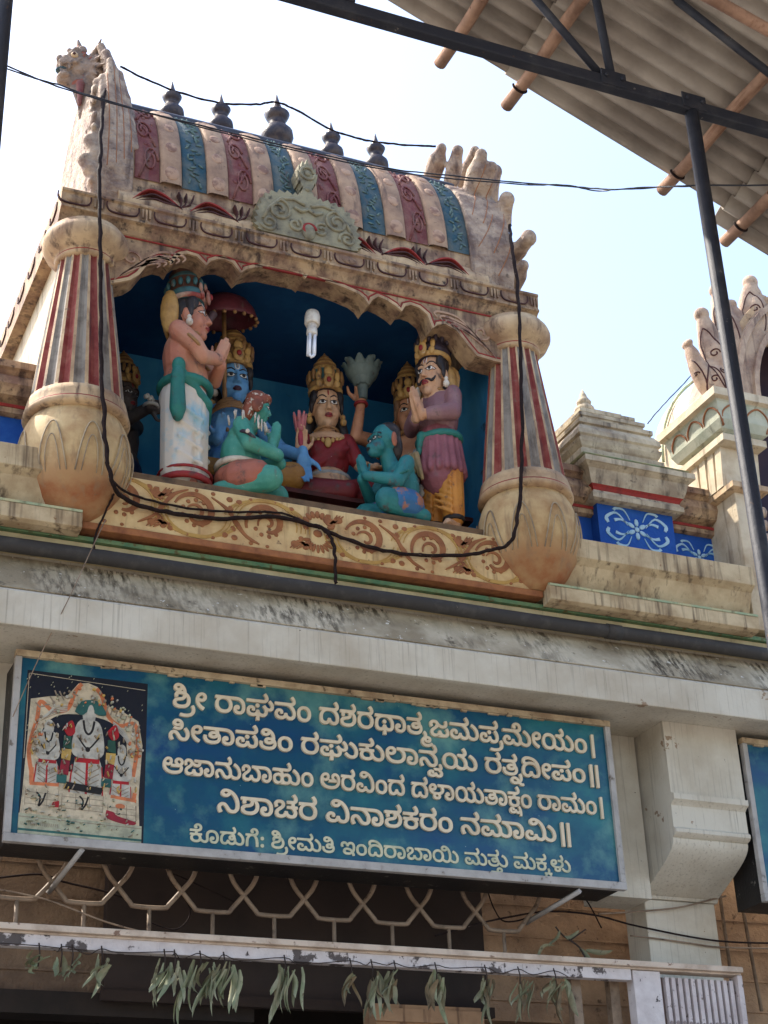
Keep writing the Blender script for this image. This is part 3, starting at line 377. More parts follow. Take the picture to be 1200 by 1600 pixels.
 36: (863, ['397,-26 498,-24 578,-12 646,9 708,41 753,78 789,122 819,182 837,254 842,327 839,377 831,419 806,479 784,512 749,544 711,565 676,575 618,578 573,570 538,552 507,524 485,484 477,437 485,384 510,337 506,333 476,333 377,334 399,404 399,454 391,487 376,517 351,545 323,562 281,575 256,578 201,575 166,565 126,545 97,522 70,489 46,445 32,404 22,332 27,244 40,192 55,159 68,134 101,89 146,49 218,9 293,-14 356,-24', '371,86 286,104 246,121 203,151 182,172 161,202 145,237 138,273 191,263 256,266 311,282 353,311 357,304 357,239 368,226 678,226 688,229 694,237 694,287 691,322 621,359 594,389 587,409 587,432 593,450 608,465 628,473 646,473 676,462 701,437 719,399 729,334 727,289 714,229 696,192 671,158 634,129 581,106 543,96 476,86', '193,364 148,379 142,387 145,402 163,437 183,458 211,472 241,478 266,472 286,452 292,427 286,402 273,383 253,371 213,363']),
 37: (818, ['202,-26 278,-24 328,-11 366,9 408,47 448,8 485,-14 543,-27 610,-24 650,-14 690,6 725,36 748,67 776,132 789,197 789,317 776,394 756,464 733,517 706,567 666,622 616,674 576,707 538,730 463,762 403,775 368,778 300,773 265,760 235,740 202,697 192,659 192,617 200,587 224,547 255,524 295,509 345,503 405,511 453,534 484,562 515,611 548,586 596,527 627,474 648,424 666,367 676,297 676,217 668,169 653,132 633,106 605,89 580,83 538,86 510,99 480,129 467,159 461,199 455,207 445,210 370,210 360,207 355,200 348,162 338,137 323,116 303,99 270,86 245,83 213,83 170,94 147,109 125,147 122,182 137,219 165,237 195,234 206,219 202,179 207,167 230,161 288,158 298,164 311,197 314,227 311,254 300,283 286,302 248,327 208,338 150,338 118,330 67,299 32,252 22,227 14,187 17,124 25,97 42,62 75,23 103,4 140,-14', '328,606 313,613 302,627 299,642 309,664 320,672 343,678 388,675 418,664 418,657 404,629 378,611 358,606']),
 38: (710, ['332,-26 411,-24 441,-16 486,6 507,27 529,67 535,102 532,132 524,162 591,194 619,213 646,241 674,287 687,339 687,392 673,437 640,482 592,514 590,552 584,562 571,565 411,565 403,559 400,549 400,474 403,464 416,458 509,458 537,442 554,427 572,397 576,367 572,339 552,304 526,284 489,266 429,253 350,249 244,264 206,276 177,292 254,304 289,319 327,349 349,387 360,442 352,492 331,528 304,552 282,564 229,578 189,578 141,570 96,550 59,518 41,492 23,452 15,402 18,344 26,317 46,274 68,244 124,199 206,162 195,127 193,97 203,49 216,29 236,9 264,-8 304,-21', '341,76 319,84 306,97 301,112 306,132 329,150 351,155 381,154 406,145 421,130 426,112 423,97 414,87 399,79', '144,396 124,402 120,409 129,437 141,454 154,465 176,475 204,478 221,474 239,465 249,449 249,432 236,413 220,402 196,396']),
 39: (574, ['574,-366 595,-364 603,-348 611,-293 608,-178 595,-113 580,-68 548,-6 520,29 507,30 490,22 449,-3 439,-16 440,-31 475,-81 486,-116 483,-158 475,-174 465,-183 437,-188 420,-186 404,-178 389,-158 379,-121 367,-112 292,-114 285,-121 278,-151 267,-166 250,-179 227,-187 205,-189 165,-180 149,-166 144,-146 149,-121 167,-112 180,-121 179,-148 187,-160 250,-167 260,-164 273,-133 276,-108 273,-83 263,-61 246,-43 206,-21 305,-27 382,-16 422,-1 462,23 483,42 512,84 528,134 531,197 520,239 492,287 497,290 540,291 550,297 553,307 553,379 547,387 537,390 365,391 360,454 370,460 425,463 470,476 515,504 535,527 553,562 561,612 553,672 535,717 525,737 485,790 470,802 455,802 390,760 384,749 387,736 423,694 443,654 448,632 448,609 440,589 432,581 405,571 357,566 40,565 27,562 21,549 21,477 27,461 40,458 242,458 253,439 253,417 247,401 235,391 30,389 21,377 21,307 24,297 32,291 77,290 82,287 54,239 44,194 46,132 54,102 70,69 94,39 124,14 198,-21 150,-22 112,-33 87,-50 64,-76 49,-116 46,-148 52,-186 67,-218 79,-233 94,-248 125,-268 180,-282 232,-282 262,-276 295,-263 330,-239 362,-265 410,-282 462,-282 485,-276 515,-261 517,-266 501,-338 503,-348 512,-356', '285,81 255,83 222,91 185,112 169,129 157,157 154,197 169,242 195,267 235,285 290,290 340,285 385,263 407,237 418,209 421,184 418,159 407,134 383,107 345,89']),
 40: (742, ['77,-28 88,-28 153,-3 168,4 173,12 172,27 137,90 124,142 133,187 140,197 160,210 190,213 208,207 224,195 251,162 313,64 355,16 383,-3 415,-18 463,-26 505,-26 563,-16 603,2 631,22 665,59 688,100 703,142 714,210 711,332 701,392 683,457 661,512 626,577 589,627 549,670 505,705 460,733 405,758 345,773 285,778 233,773 194,760 159,735 140,712 125,680 119,645 122,612 127,590 145,557 168,534 192,520 225,509 263,504 310,506 343,514 383,534 401,550 423,574 445,610 499,557 532,510 576,415 589,370 599,312 601,227 591,170 581,142 565,116 550,102 528,89 508,84 470,84 440,94 408,124 328,245 280,293 253,308 213,318 148,318 115,308 72,282 47,255 25,212 14,162 17,102 27,60 57,-5', '270,605 250,609 238,617 229,635 231,652 238,663 250,672 278,678 303,676 346,665 338,637 310,613']),
 41: (630, ['236,-26 337,-24 402,-11 452,7 495,31 538,69 568,109 587,149 603,214 606,289 600,329 582,383 545,445 500,492 498,552 495,560 485,565 30,565 20,560 16,552 18,467 30,458 73,457 69,432 71,379 90,331 102,321 130,329 190,356 193,372 184,399 184,422 191,439 207,451 245,460 287,458 313,447 330,427 333,387 327,367 315,354 270,336 145,312 87,289 42,250 27,222 19,194 16,167 19,119 30,82 51,49 100,9 127,-4 177,-19', '232,84 175,96 145,116 129,149 129,167 137,187 160,204 180,212 315,239 372,264 396,282 413,302 428,332 436,369 436,412 437,416 443,414 477,358 491,307 494,282 491,229 480,192 467,166 435,131 390,104 352,91 305,83']),
 42: (797, ['194,-26 250,-27 305,-16 348,4 395,47 437,9 485,-16 537,-27 607,-24 642,-16 677,-1 703,17 733,52 751,92 761,162 753,219 735,257 715,287 720,290 765,291 775,297 778,307 778,377 775,385 765,390 684,392 686,429 677,467 680,472 732,501 765,539 781,589 781,642 765,702 740,747 700,798 690,803 675,801 614,762 606,749 609,737 648,689 665,652 671,617 668,599 660,587 637,574 610,568 437,565 427,560 424,549 424,474 429,462 440,458 562,458 570,449 576,427 570,404 557,391 440,390 429,387 424,374 424,307 427,297 440,291 557,290 567,287 595,268 615,247 634,217 646,179 646,142 633,112 612,94 577,83 532,86 485,111 469,129 457,157 447,200 442,207 432,210 360,210 350,207 342,194 338,164 325,134 308,112 282,94 257,86 207,83 165,99 150,119 146,139 155,174 180,203 282,276 332,324 360,374 366,399 366,449 354,489 331,527 297,555 270,567 237,575 170,578 120,570 97,561 64,542 41,519 22,487 14,462 11,439 14,394 27,354 45,323 65,319 137,354 141,367 124,407 124,434 131,452 150,467 192,475 225,470 245,457 256,429 250,399 227,371 127,299 81,259 54,222 36,172 34,129 39,94 54,57 71,32 90,13 117,-5 152,-19']),
 43: (711, ['79,-28 90,-28 155,-3 170,4 175,12 174,27 139,90 126,142 135,187 142,197 162,210 192,213 210,207 226,195 253,162 320,57 362,11 415,-18 455,-26 497,-26 542,-21 585,-3 605,10 633,35 658,72 681,147 683,230 675,282 660,327 635,377 608,415 568,457 576,475 576,550 570,563 557,566 130,566 35,566 24,562 18,545 19,475 24,462 37,459 362,458 400,448 435,432 465,411 497,381 542,315 560,270 568,232 571,167 560,130 548,107 535,95 505,84 460,87 442,94 416,115 330,245 282,293 255,308 215,318 177,321 122,310 74,282 51,257 34,230 19,182 16,122 29,60 59,-5']),
 44: (1156, ['204,-26 280,-24 330,-11 368,9 410,47 462,0 495,-16 547,-27 592,-27 642,-16 675,-1 725,42 765,14 822,-14 895,-27 955,-24 997,-14 1042,9 1070,31 1104,79 1123,127 1133,182 1133,249 1128,284 1115,332 1088,387 1058,427 1020,464 1021,552 1017,560 1007,565 797,565 786,552 786,479 788,467 796,459 840,457 900,430 952,388 985,344 1010,289 1021,234 1018,174 1007,142 993,119 967,97 940,86 895,83 847,94 830,102 790,131 769,152 766,239 748,317 713,387 691,417 646,464 705,491 748,534 760,562 766,589 766,642 760,672 750,703 730,739 682,800 661,802 607,767 594,757 592,742 640,677 656,624 649,592 630,576 565,566 35,565 25,564 18,557 16,472 20,464 30,458 452,458 505,439 562,398 601,354 628,309 645,262 653,217 653,167 646,137 623,99 600,86 575,83 545,86 520,95 500,108 478,139 469,159 463,199 455,209 375,210 365,209 358,202 350,162 340,137 317,108 300,96 272,86 215,83 170,95 150,108 137,124 127,147 124,167 132,209 155,232 170,238 190,237 200,233 208,222 204,179 210,166 260,158 293,159 308,179 316,224 313,257 302,284 282,308 265,320 212,338 152,338 120,330 90,315 50,277 24,227 16,187 16,152 27,97 57,44 92,11 150,-16']),
 45: (1180, ['202,-26 278,-24 328,-11 366,9 408,47 445,11 485,-14 540,-27 593,-27 635,-19 674,-3 713,23 740,51 793,11 845,-14 918,-27 980,-24 1020,-14 1076,17 1110,51 1136,94 1156,172 1159,217 1146,317 1127,372 1078,452 1035,498 960,555 910,580 895,574 853,499 852,482 858,474 893,457 953,415 1003,359 1028,309 1044,249 1046,212 1041,169 1021,124 1000,103 973,89 943,83 900,86 865,97 825,122 788,156 784,169 791,267 786,337 768,424 735,513 698,579 653,638 578,705 529,734 463,762 403,775 333,778 283,767 237,742 212,714 200,692 192,662 192,617 200,587 212,562 242,532 285,511 343,503 405,511 453,534 484,562 515,611 541,592 583,545 626,477 648,424 666,367 676,297 676,219 661,149 644,119 615,94 580,83 540,86 510,99 480,129 467,159 461,199 455,207 445,210 368,210 355,199 348,162 338,137 323,116 303,99 270,86 245,83 213,83 178,91 147,109 125,147 122,182 137,219 165,237 195,234 206,219 202,179 207,167 230,161 288,158 298,164 311,197 314,229 311,257 300,284 286,302 248,327 208,338 150,338 118,330 67,299 32,252 22,227 14,187 17,124 25,97 42,62 75,23 103,4 140,-14', '328,606 313,613 302,627 299,642 309,664 320,672 343,678 388,675 418,664 418,657 404,629 378,611 358,606']),
 46: (574, ['256,-26 305,-27 382,-16 445,11 483,42 503,67 520,104 531,159 531,197 525,224 510,260 492,287 497,290 542,291 550,297 553,307 553,377 545,389 370,391 362,394 361,459 427,469 482,491 523,527 545,567 556,609 556,674 543,719 517,763 475,799 442,815 407,823 340,823 315,818 280,805 252,788 220,752 204,722 199,699 199,659 214,619 234,599 260,588 295,588 330,602 348,627 351,647 348,672 337,688 315,704 325,714 350,723 387,723 410,714 431,697 440,680 446,652 443,624 430,596 412,582 375,571 320,566 37,565 25,560 21,549 21,472 30,460 240,458 250,447 253,412 246,399 235,391 40,390 27,387 21,374 21,309 24,297 32,291 77,290 82,287 54,239 44,194 46,132 54,102 72,67 97,36 147,1 202,-19', '285,81 255,83 222,91 185,112 169,129 157,157 154,197 169,242 195,267 235,285 290,290 340,285 385,263 407,237 418,209 421,184 418,159 407,134 383,107 345,89']),
 47: (746, ['71,-26 127,-24 172,-11 210,11 245,49 260,79 271,137 264,329 277,387 296,419 325,445 365,462 420,470 465,465 515,445 551,414 575,382 600,319 608,277 611,222 598,152 571,107 540,86 515,78 485,78 452,86 439,94 422,117 415,141 440,136 470,136 500,148 518,169 525,189 526,232 510,265 487,284 460,293 412,293 392,287 360,270 329,234 311,179 311,119 319,87 334,54 372,11 395,-4 430,-19 500,-27 542,-24 587,-11 622,6 645,23 675,57 698,97 716,157 723,227 721,292 706,367 692,404 665,454 623,504 587,532 545,555 507,568 432,578 367,575 320,565 280,549 242,524 214,499 184,459 167,422 154,372 151,284 158,204 158,144 148,112 132,93 100,83 75,83 42,92 -5,123 -54,177 -65,183 -80,178 -131,124 -134,112 -129,99 -69,37 -33,9 12,-14 47,-24']),
 48: (768, ['202,-26 243,-27 296,-16 343,9 383,46 425,7 463,-14 503,-24 533,-27 588,-24 618,-16 661,7 699,42 720,74 734,107 742,142 744,179 742,227 729,277 707,322 707,359 694,409 676,442 650,474 698,503 726,539 736,562 744,599 742,649 729,697 710,734 659,802 643,805 606,782 573,759 567,747 571,736 601,702 618,674 631,634 629,597 618,583 606,576 541,566 46,565 36,564 29,557 27,474 31,464 41,458 113,458 118,454 83,415 63,382 45,342 35,304 27,244 27,204 32,144 48,87 77,37 115,2 166,-21', '216,84 181,96 163,114 150,139 140,202 140,247 153,309 169,349 195,387 218,410 243,427 273,442 318,455 353,460 436,460 518,442 548,427 557,417 503,415 471,405 448,392 421,364 408,332 406,314 407,272 423,234 443,211 476,191 511,181 543,178 596,186 636,203 639,184 634,149 617,114 596,96 571,86 548,83 516,86 491,96 467,114 448,144 436,184 428,195 418,198 346,198 330,189 311,137 288,106 253,86', '533,274 520,279 513,289 511,302 516,315 536,325 568,321 595,304 591,291 576,280 558,274']),
 49: (648, ['45,-14 141,-15 154,-9 157,1 160,214 167,271 180,324 200,371 232,419 268,447 313,460 358,457 383,446 403,432 431,399 466,329 482,266 489,201 492,1 495,-9 513,-15 596,-15 609,-9 612,4 612,191 597,309 581,356 559,404 541,432 505,474 536,491 568,516 596,556 606,584 612,611 612,674 604,706 588,741 574,761 551,785 531,799 498,814 466,822 431,825 366,817 326,799 291,772 263,726 255,699 255,664 270,621 291,598 321,588 353,588 381,598 403,624 407,659 398,682 372,706 393,719 428,725 466,714 494,686 499,671 502,641 494,609 481,591 443,573 406,568 48,565 35,559 32,549 32,479 36,466 46,460 123,460 128,456 98,416 71,364 47,281 35,151 35,1 38,-9']),
 50: (268, ['117,-26 146,-27 176,-16 196,2 209,32 212,62 203,102 186,122 153,138 113,138 93,130 68,107 60,84 57,42 66,9 83,-11', '122,302 156,303 176,311 196,329 209,359 212,384 209,409 199,437 176,457 146,466 131,468 111,465 80,449 66,430 57,399 57,369 68,334 88,314']),
 51: (711, ['564,-69 577,-70 657,-54 668,-41 655,16 620,104 649,151 675,219 688,291 688,356 670,444 655,479 638,506 605,542 573,561 532,575 465,577 417,567 374,544 335,506 295,544 247,569 210,577 157,577 112,567 75,547 49,524 24,486 14,454 11,396 17,361 35,313 45,306 57,305 122,326 137,336 138,351 126,389 124,416 137,452 170,467 203,466 232,454 247,442 265,414 280,361 295,353 372,353 382,356 405,419 420,441 441,459 467,467 490,467 525,457 550,434 565,404 576,346 573,276 563,229 550,203 515,231 472,259 422,282 392,290 330,297 272,295 215,282 195,272 170,257 141,229 119,184 114,144 116,106 137,51 170,15 210,-8 245,-20 307,-27 377,-25 422,-17 475,1 527,27 543,-9 554,-59', '320,78 270,86 246,99 234,111 227,131 226,146 232,161 247,178 290,192 340,192 375,185 397,179 430,162 458,139 475,116 450,101 402,86']),
 52: (1336, ['282,-26 356,-24 409,-11 456,11 511,57 576,9 615,-11 664,-24 699,-27 756,-24 804,-11 847,12 891,55 946,14 994,-11 1044,-24 1079,-27 1136,-24 1179,-14 1219,6 1245,27 1265,49 1291,92 1304,132 1312,172 1315,217 1310,279 1302,319 1283,372 1247,434 1212,477 1156,527 1116,555 1071,579 1061,580 1051,574 1009,499 1008,482 1014,474 1049,457 1109,415 1159,359 1179,322 1192,284 1200,247 1200,182 1186,139 1172,117 1151,99 1124,86 1096,83 1059,86 1029,94 1001,107 964,136 936,164 945,224 947,284 945,364 937,422 924,482 902,549 884,589 842,657 794,710 759,737 701,765 661,775 629,778 576,775 529,760 504,743 480,719 458,672 455,622 467,579 483,554 500,537 536,516 576,506 606,503 659,509 696,522 726,541 759,575 787,527 809,464 827,384 834,297 830,222 819,169 802,129 777,102 741,86 694,83 651,94 601,124 571,154 585,227 587,269 585,322 572,384 557,424 525,479 491,515 441,550 396,567 359,575 291,578 246,573 199,560 154,537 120,512 88,477 63,439 48,407 28,332 25,292 28,229 38,177 51,139 91,69 113,44 143,19 179,-1 216,-16', '281,84 239,94 214,106 193,122 171,147 153,182 143,219 138,257 140,319 146,347 161,384 178,412 199,433 249,460 284,468 330,467 374,457 394,447 415,432 442,402 457,374 472,317 475,284 472,239 453,172 419,123 396,106 364,91 326,83', '591,606 574,616 566,629 565,649 570,659 584,671 606,678 649,672 679,659 679,649 670,632 651,616 626,606']),
 53: (65, ['-452,-325 -73,-326 -8,-318 32,-305 64,-286 93,-257 110,-225 115,-200 115,-160 110,-130 97,-102 70,-70 47,-53 7,-39 -53,-36 -106,-49 -143,-74 -173,-115 -184,-152 -183,-220 -451,-222 -459,-227 -462,-240 -462,-312', '-73,-221 -79,-215 -84,-190 -74,-155 -61,-142 -46,-136 -21,-136 -8,-142 5,-155 10,-167 10,-187 3,-202 -21,-215']),
 54: (175, ['17,-382 91,-380 129,-369 171,-345 191,-322 207,-287 209,-232 193,-186 222,-182 232,-169 232,-107 226,-94 216,-91 125,-89 137,-39 137,11 126,56 101,109 86,112 61,105 13,91 3,81 3,71 21,26 29,-9 29,-44 11,-87 3,-90 -134,-91 -144,-96 -148,-104 -147,-173 -137,-182 -112,-187 -128,-229 -128,-267 -122,-297 -110,-322 -87,-348 -54,-367 -9,-380', '21,-287 -7,-277 -22,-262 -28,-244 -25,-219 -15,-204 1,-193 26,-186 58,-187 86,-196 102,-212 109,-232 106,-254 96,-270 78,-282 58,-288']),
 55: (710, ['332,-26 411,-24 456,-11 490,9 512,32 530,69 535,107 524,162 591,194 620,214 657,254 682,309 688,344 687,389 682,417 664,454 634,492 667,527 690,579 692,609 690,649 677,697 637,767 601,805 581,800 518,757 515,747 518,737 549,702 572,662 580,629 576,597 564,581 536,571 406,562 400,549 400,472 404,464 414,458 516,455 554,427 566,409 575,384 572,337 554,307 526,284 489,266 429,253 366,248 301,253 246,263 189,284 177,294 224,298 274,311 311,333 334,359 354,402 360,444 352,492 332,527 304,552 259,572 226,578 164,575 126,565 96,550 59,518 41,492 26,459 18,427 15,372 23,324 46,274 69,243 101,214 164,179 206,162 195,127 193,94 203,49 219,26 236,9 264,-8 304,-21', '341,76 319,84 306,97 301,112 306,132 329,150 351,155 381,154 406,145 421,130 426,112 423,97 414,87 399,79', '144,396 124,402 120,409 129,437 141,454 154,465 176,475 204,478 221,474 239,465 249,449 249,432 236,413 220,402 196,396']),
}
LINES = [[1, 2, 3, 0, 4, 5, 6, 7, 8, 0, 9, 10, 11, 12, 5, 13, 14, 15, 16, 17, 2, 18, 3, 19, 8, 20], [21, 3, 22, 5, 17, 23, 8, 0, 11, 6, 24, 25, 24, 26, 5, 27, 28, 19, 0, 11, 13, 29, 30, 3, 17, 8, 31], [32, 33, 5, 27, 24, 34, 5, 35, 24, 8, 0, 36, 11, 37, 8, 9, 0, 9, 38, 5, 19, 22, 5, 39, 8, 0, 4, 5, 16, 8, 20], [40, 41, 5, 42, 11, 0, 37, 43, 5, 10, 25, 11, 8, 0, 27, 44, 5, 45, 31], [46, 47, 48, 24, 49, 50, 0, 1, 2, 3, 16, 23, 0, 51, 8, 30, 4, 5, 34, 5, 52, 0, 16, 13, 53, 24, 0, 16, 25, 54, 55, 24]]
# ================================================================== SETTING
gm = M('courtyard_stone', L((140, 133, 123)), L((118, 111, 103)), .8, bump=.2, bscale=20)
b = MB(); b.add([(-600, -600, 0), (600, -600, 0), (600, 600, 0), (-600, 600, 0)], [(0, 1, 2, 3)])
tag(b.build('ground', gm), kind='structure')

# ================================================================== LOWER TEMPLE BUILDING
XL, XR = -4.0, 11.5
temple = thing('temple_building', 'white plastered temple front with beam, corbelled pilaster and open doorway below the sculpture niche', 'building', (3.3, 8.6, 0))
b = MB().prism_x([(8.0, 5.125), (8.0, 5.318), (8.012, 5.333), (8.045, 5.345), (8.225, 5.60), (8.225, 5.64), (8.75, 5.64), (8.75, 5.165), (8.06, 5.165), (8.045, 5.125)], XL, XR, 0)
fo = b.build('eave_beam', [m_white], temple, bevel=.006)
# sloping ledge skin, dirty from bird droppings
b = MB().prism_x([(8.016, 5.338), (8.04, 5.3495), (8.2226, 5.6085), (8.2226, 5.616), (8.21, 5.614), (8.03, 5.354), (8.01, 5.342)], XL, XR, 0)
b.build('sloping_ledge', m_ledge, temple)
# wall band between ledge and the parapet
m_wallband = M('wall_band', L((204, 190, 150)), L((176, 160, 124)), 4, .4, .65, streak=L((128, 116, 92)), s_lo=.6, s_hi=.75)
b = MB().prism_x([(8.19, 5.64), (8.16, 5.70), (8.16, 5.735), (8.2, 5.735), (8.2, 5.80), (8.7, 5.80), (8.7, 5.64)], XL, XR)
b.build('wall_band', m_wallband, temple)
b = MB().prism_x([(8.13, 5.737), (8.13, 5.762), (8.15, 5.772), (8.2, 5.772), (8.2, 5.737)], XL, XR)
b.build('green_moulding', m_green, temple)
# beam wall behind the name board and the interior
b = MB().box(XL, 5.32, 8.62, 8.9, 4.42, 5.163).box(6.30, 11.5, 8.62, 8.9, 4.42, 5.163).box(5.322, 5.64, 8.62, 8.9, 4.12, 5.163)
b.build('beam', m_white, temple)
m_stone_shaded = M('rough_stone_shaded', L((124, 102, 82)), L((92, 74, 60)), 3, .4, .65, bump=1.0, bscale=14, bdist=.03, spot=L((110, 86, 66)), sp_lo=.62, sp_hi=.7)  # wall stone with the shade of the left part put into its colour
m_browndoor = M('brown_board', L((54, 42, 36)), L((44, 34, 30)), 3, bump=.1)
m_dark = M('dark_interior', L((44, 36, 31)), L((32, 27, 24)), 3)
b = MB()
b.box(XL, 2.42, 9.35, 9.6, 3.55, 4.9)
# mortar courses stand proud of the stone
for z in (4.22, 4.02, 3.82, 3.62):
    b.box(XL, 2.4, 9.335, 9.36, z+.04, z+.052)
b.build('stone_wall', m_stone_shaded, temple)
m_stone_lit = M('rough_stone_lit', L((178, 146, 116)), L((140, 112, 88)), 3, .4, .65, bump=1.0, bscale=14, bdist=.03, spot=L((104, 82, 64)), sp_lo=.62, sp_hi=.7)  # same wall stone, lighter: the light on the right part is painted in
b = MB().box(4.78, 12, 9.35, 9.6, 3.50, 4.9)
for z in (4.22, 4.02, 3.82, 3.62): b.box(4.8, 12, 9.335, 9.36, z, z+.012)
b.build('stone_wall', m_stone_lit, temple)
b = MB()
b.box(3.94, 4.62, 9.02, 9.2, 2.2, 3.50)
for i in range(11): b.box(3.93, 4.63, 9.0, 9.02, 2.4+i*.1, 2.475+i*.1)
b.build('ribbed_wall', M('ribbed_tan', L((176, 142, 110)), L((146, 114, 88)), 3, streak=L((110, 84, 66))), temple)
b = MB().box(2.40, 4.79, 9.25, 9.33, 3.52, 4.9).box(2.38, 4.82, 9.22, 9.27, 3.49, 3.55)
b.build('brown_board', m_browndoor, temple)
m_groove = M('ribbed_wall', L((178, 144, 110)), L((150, 116, 90)), 3, streak=L((110, 84, 66)))
b = MB().box(4.7, 12, 9.7, 9.9, 3.28, 3.5); b.build('lintel', m_groove, temple)
b = MB().box(XL, 12, 13.5, 13.7, 0, 4.9).box(XL, 12, 9.6, 13.5, 4.85, 4.95).box(XL, XL+.2, 8.6, 13.5, 0, 4.9).box(11.4, 11.6, 8.6, 13.5, 0, 4.9)
b.box(XL, 3.3, 9.3, 9.5, 3.42, 3.545)
b.build('interior_wall', m_dark, temple)
# window bars glimpsed under the rail on the right
b = MB()
for x in (4.95, 5.35, 5.75): b.box(x, x+.05, 9.8, 9.85, 2.2, 3.28)
b.box(4.7, 6.2, 9.78, 9.86, 3.14, 3.2)
b.build('window_frame', m_browndoor, temple)

# pilasters with stepped and curved corbel
def pilaster(x0, x1):
    core = MB().prism_x([(8.75, 0), (8.75, 4.155), (8.99, 4.155), (8.99, 0)], x0+.015, x1-.015)
    po = core.build('pilaster', m_white, temple, bevel=.006)
    prof = [(8.30, 5.164), (8.30, 4.70), (8.272, 4.69), (8.272, 4.655), (8.30, 4.64), (8.315, 4.625), (8.315, 4.49), (8.296, 4.475), (8.296, 4.455), (8.312, 4.44), (8.34, 4.43)]
    for i in range(15):
        t = i/14; y = 8.335+.40*(.5*t**2.6+.5*(.5-.5*cos(pi*t))); z = 4.425-.25*t
        prof.append((y, z))
    prof += [(8.725, 4.175), (8.735, 4.157), (8.90, 4.157), (8.90, 5.164)]
    c = MB().prism_x(prof, x0, x1)
    c.build('corbel', m_white, po, smooth=30)
pilaster(5.655, 6.2); pilaster(9.5, 10.05)

# ================================================================== DRAIN PIPE
b = MB().tube([(XL+.5*i, 8.12, 5.640+.003*sin(i*1.7)) for i in range(32)], .044, 14)
for x in (-.6, 1.0, 5.25): b.tube([(x-.05, 8.12, 5.640), (x+.05, 8.12, 5.640)], .049, 14)
tag(b.build('drain_pipe', m_pipe), 'long black plastic drain pipe with white droppings running along the ledge', 'pipe')

# ================================================================== NAME BOARD
m_alu = M('worn_frame', L((176, 172, 168)), L((150, 146, 142)), 9, .4, .7, rough=.6, spot=L((110, 100, 90)), sp_lo=.62, sp_hi=.7)
m_woodf = M('cream_frame', L((196, 176, 144)), L((150, 128, 102)), 7, .4, .65, rough=.7, spot=L((84, 70, 54)), sp_lo=.6, sp_hi=.68)
m_signblue = M('faded_board', L((12, 76, 104)), L((40, 112, 120)), 2.0, .44, .66, rough=.3, bump=.04, streak=L((12, 66, 112)), s_lo=.48, s_hi=.7, s_map=(1.6, 2, 4), spot=L((100, 150, 142)), sp_scale=2.2, sp_lo=.5, sp_hi=.7, spot2=L((170, 196, 186)), sp2_scale=30, sp2_lo=.745)
m_box = M('sign_box', L((34, 32, 32)), L((24, 24, 24)), 4, rough=.5, spot=L((110, 106, 100)), sp_lo=.62, sp_hi=.7)
m_letter = M('cream_letter', L((222, 206, 178)), L((206, 188, 160)), 8, rough=.5, bump=.05)
m_letter2 = M('yellow_letter', L((208, 202, 172)), L((164, 172, 146)), 14, .4, .7, rough=.5, bump=.05)

def board_frame(bo, x0, x1, z0, z1, y):
    b = MB().box(x0+.02, x1-.02, y+.03, y+.31, z0+.01, z1-.02); b.build('sign_case', m_box, bo)
    fw = .036
    b = MB().box(x0, x1, y-.012, y+.03, z0, z0+.046)                              # bottom lip
    b.box(x0, x0+fw, y-.01, y+.03, z0+.046, z1-fw); b.box(x1-fw, x1, y-.01, y+.03, z0+.046, z1-fw)
    b.build('frame', m_alu, bo, bevel=.004)
    b = MB().box(x0, x1, y-.014, y+.035, z1-fw, z1)
    for i in range(40):
        x = x0+.05+(x1-x0-.1)*random.random(); b.box(x, x+.02+.06*random.random(), y-.004, y+.02, z1-fw-.012*random.random(), z1-fw+.002)
    b.build('top_rail', m_woodf, bo, bevel=.004)
    b = MB().box(x0+fw, x1-fw, y+.012, y+.028, z0+.046, z1-fw); return b.build('blue_panel', m_signblue, bo)

SY = 8.3
sign = thing('name_board', 'long blue board with raised cream lettering and a temple picture at its left', 'sign', (3.42, 8.4, 4.07))
bp = board_frame(sign, 1.6, 5.262, 4.065, 5.115, SY)
def text_line(seq, x0, x1, zb, hscale, mat, parent, y, depth, name='lettering'):
    """raised letters: each glyph outline filled and extruded as a curve, turned into one mesh per line"""
    w = sum(260 if g == 0 else GLYPHS[g][0] for g in seq); sx = (x1-x0)/w; sz = hscale; pen = 0; off = sign.location; V, F = [], []
    for k_, g in enumerate(seq):
        if g == 0: pen += 260; continue
        adv, cs = GLYPHS[g]; cu = bpy.data.curves.new(name, 'CURVE'); cu.dimensions = '2D'; cu.fill_mode = 'BOTH'; cu.extrude = depth/2
        for c in cs:
            q = [tuple(map(float, t.split(','))) for t in c.split()]
            sp = cu.splines.new('POLY'); sp.points.add(len(q)-1); sp.use_cyclic_u = True
            for k, (a, d) in enumerate(q): sp.points[k].co = ((pen+a)*sx, d*sz, 0, 1)
        o = bpy.data.objects.new('tmp', cu); COL.objects.link(o); dg = bpy.context.evaluated_depsgraph_get()
        me = bpy.data.meshes.new_from_object(o.evaluated_get(dg), depsgraph=dg); bpy.data.objects.remove(o); bpy.data.curves.remove(cu)
        b0 = len(V); dz = .0004*(k_ % 4)
        V += [(x0+v.co.x-off.x, y-depth/2-v.co.z-dz-off.y, zb+v.co.y-off.z) for v in me.vertices]; F += [[b0+i for i in p.vertices] for p in me.polygons]; bpy.data.meshes.remove(me)
        pen += adv
    me = bpy.data.meshes.new(name); me.from_pydata(V, [], F)
    bm = bmesh.new(); bm.from_mesh(me); bmesh.ops.remove_doubles(bm, verts=bm.verts, dist=.00002); bmesh.ops.recalc_face_normals(bm, faces=bm.faces); bm.to_mesh(me); bm.free()
    o = link(name, me, parent, mat); o['_o'] = tuple(off)
    return o
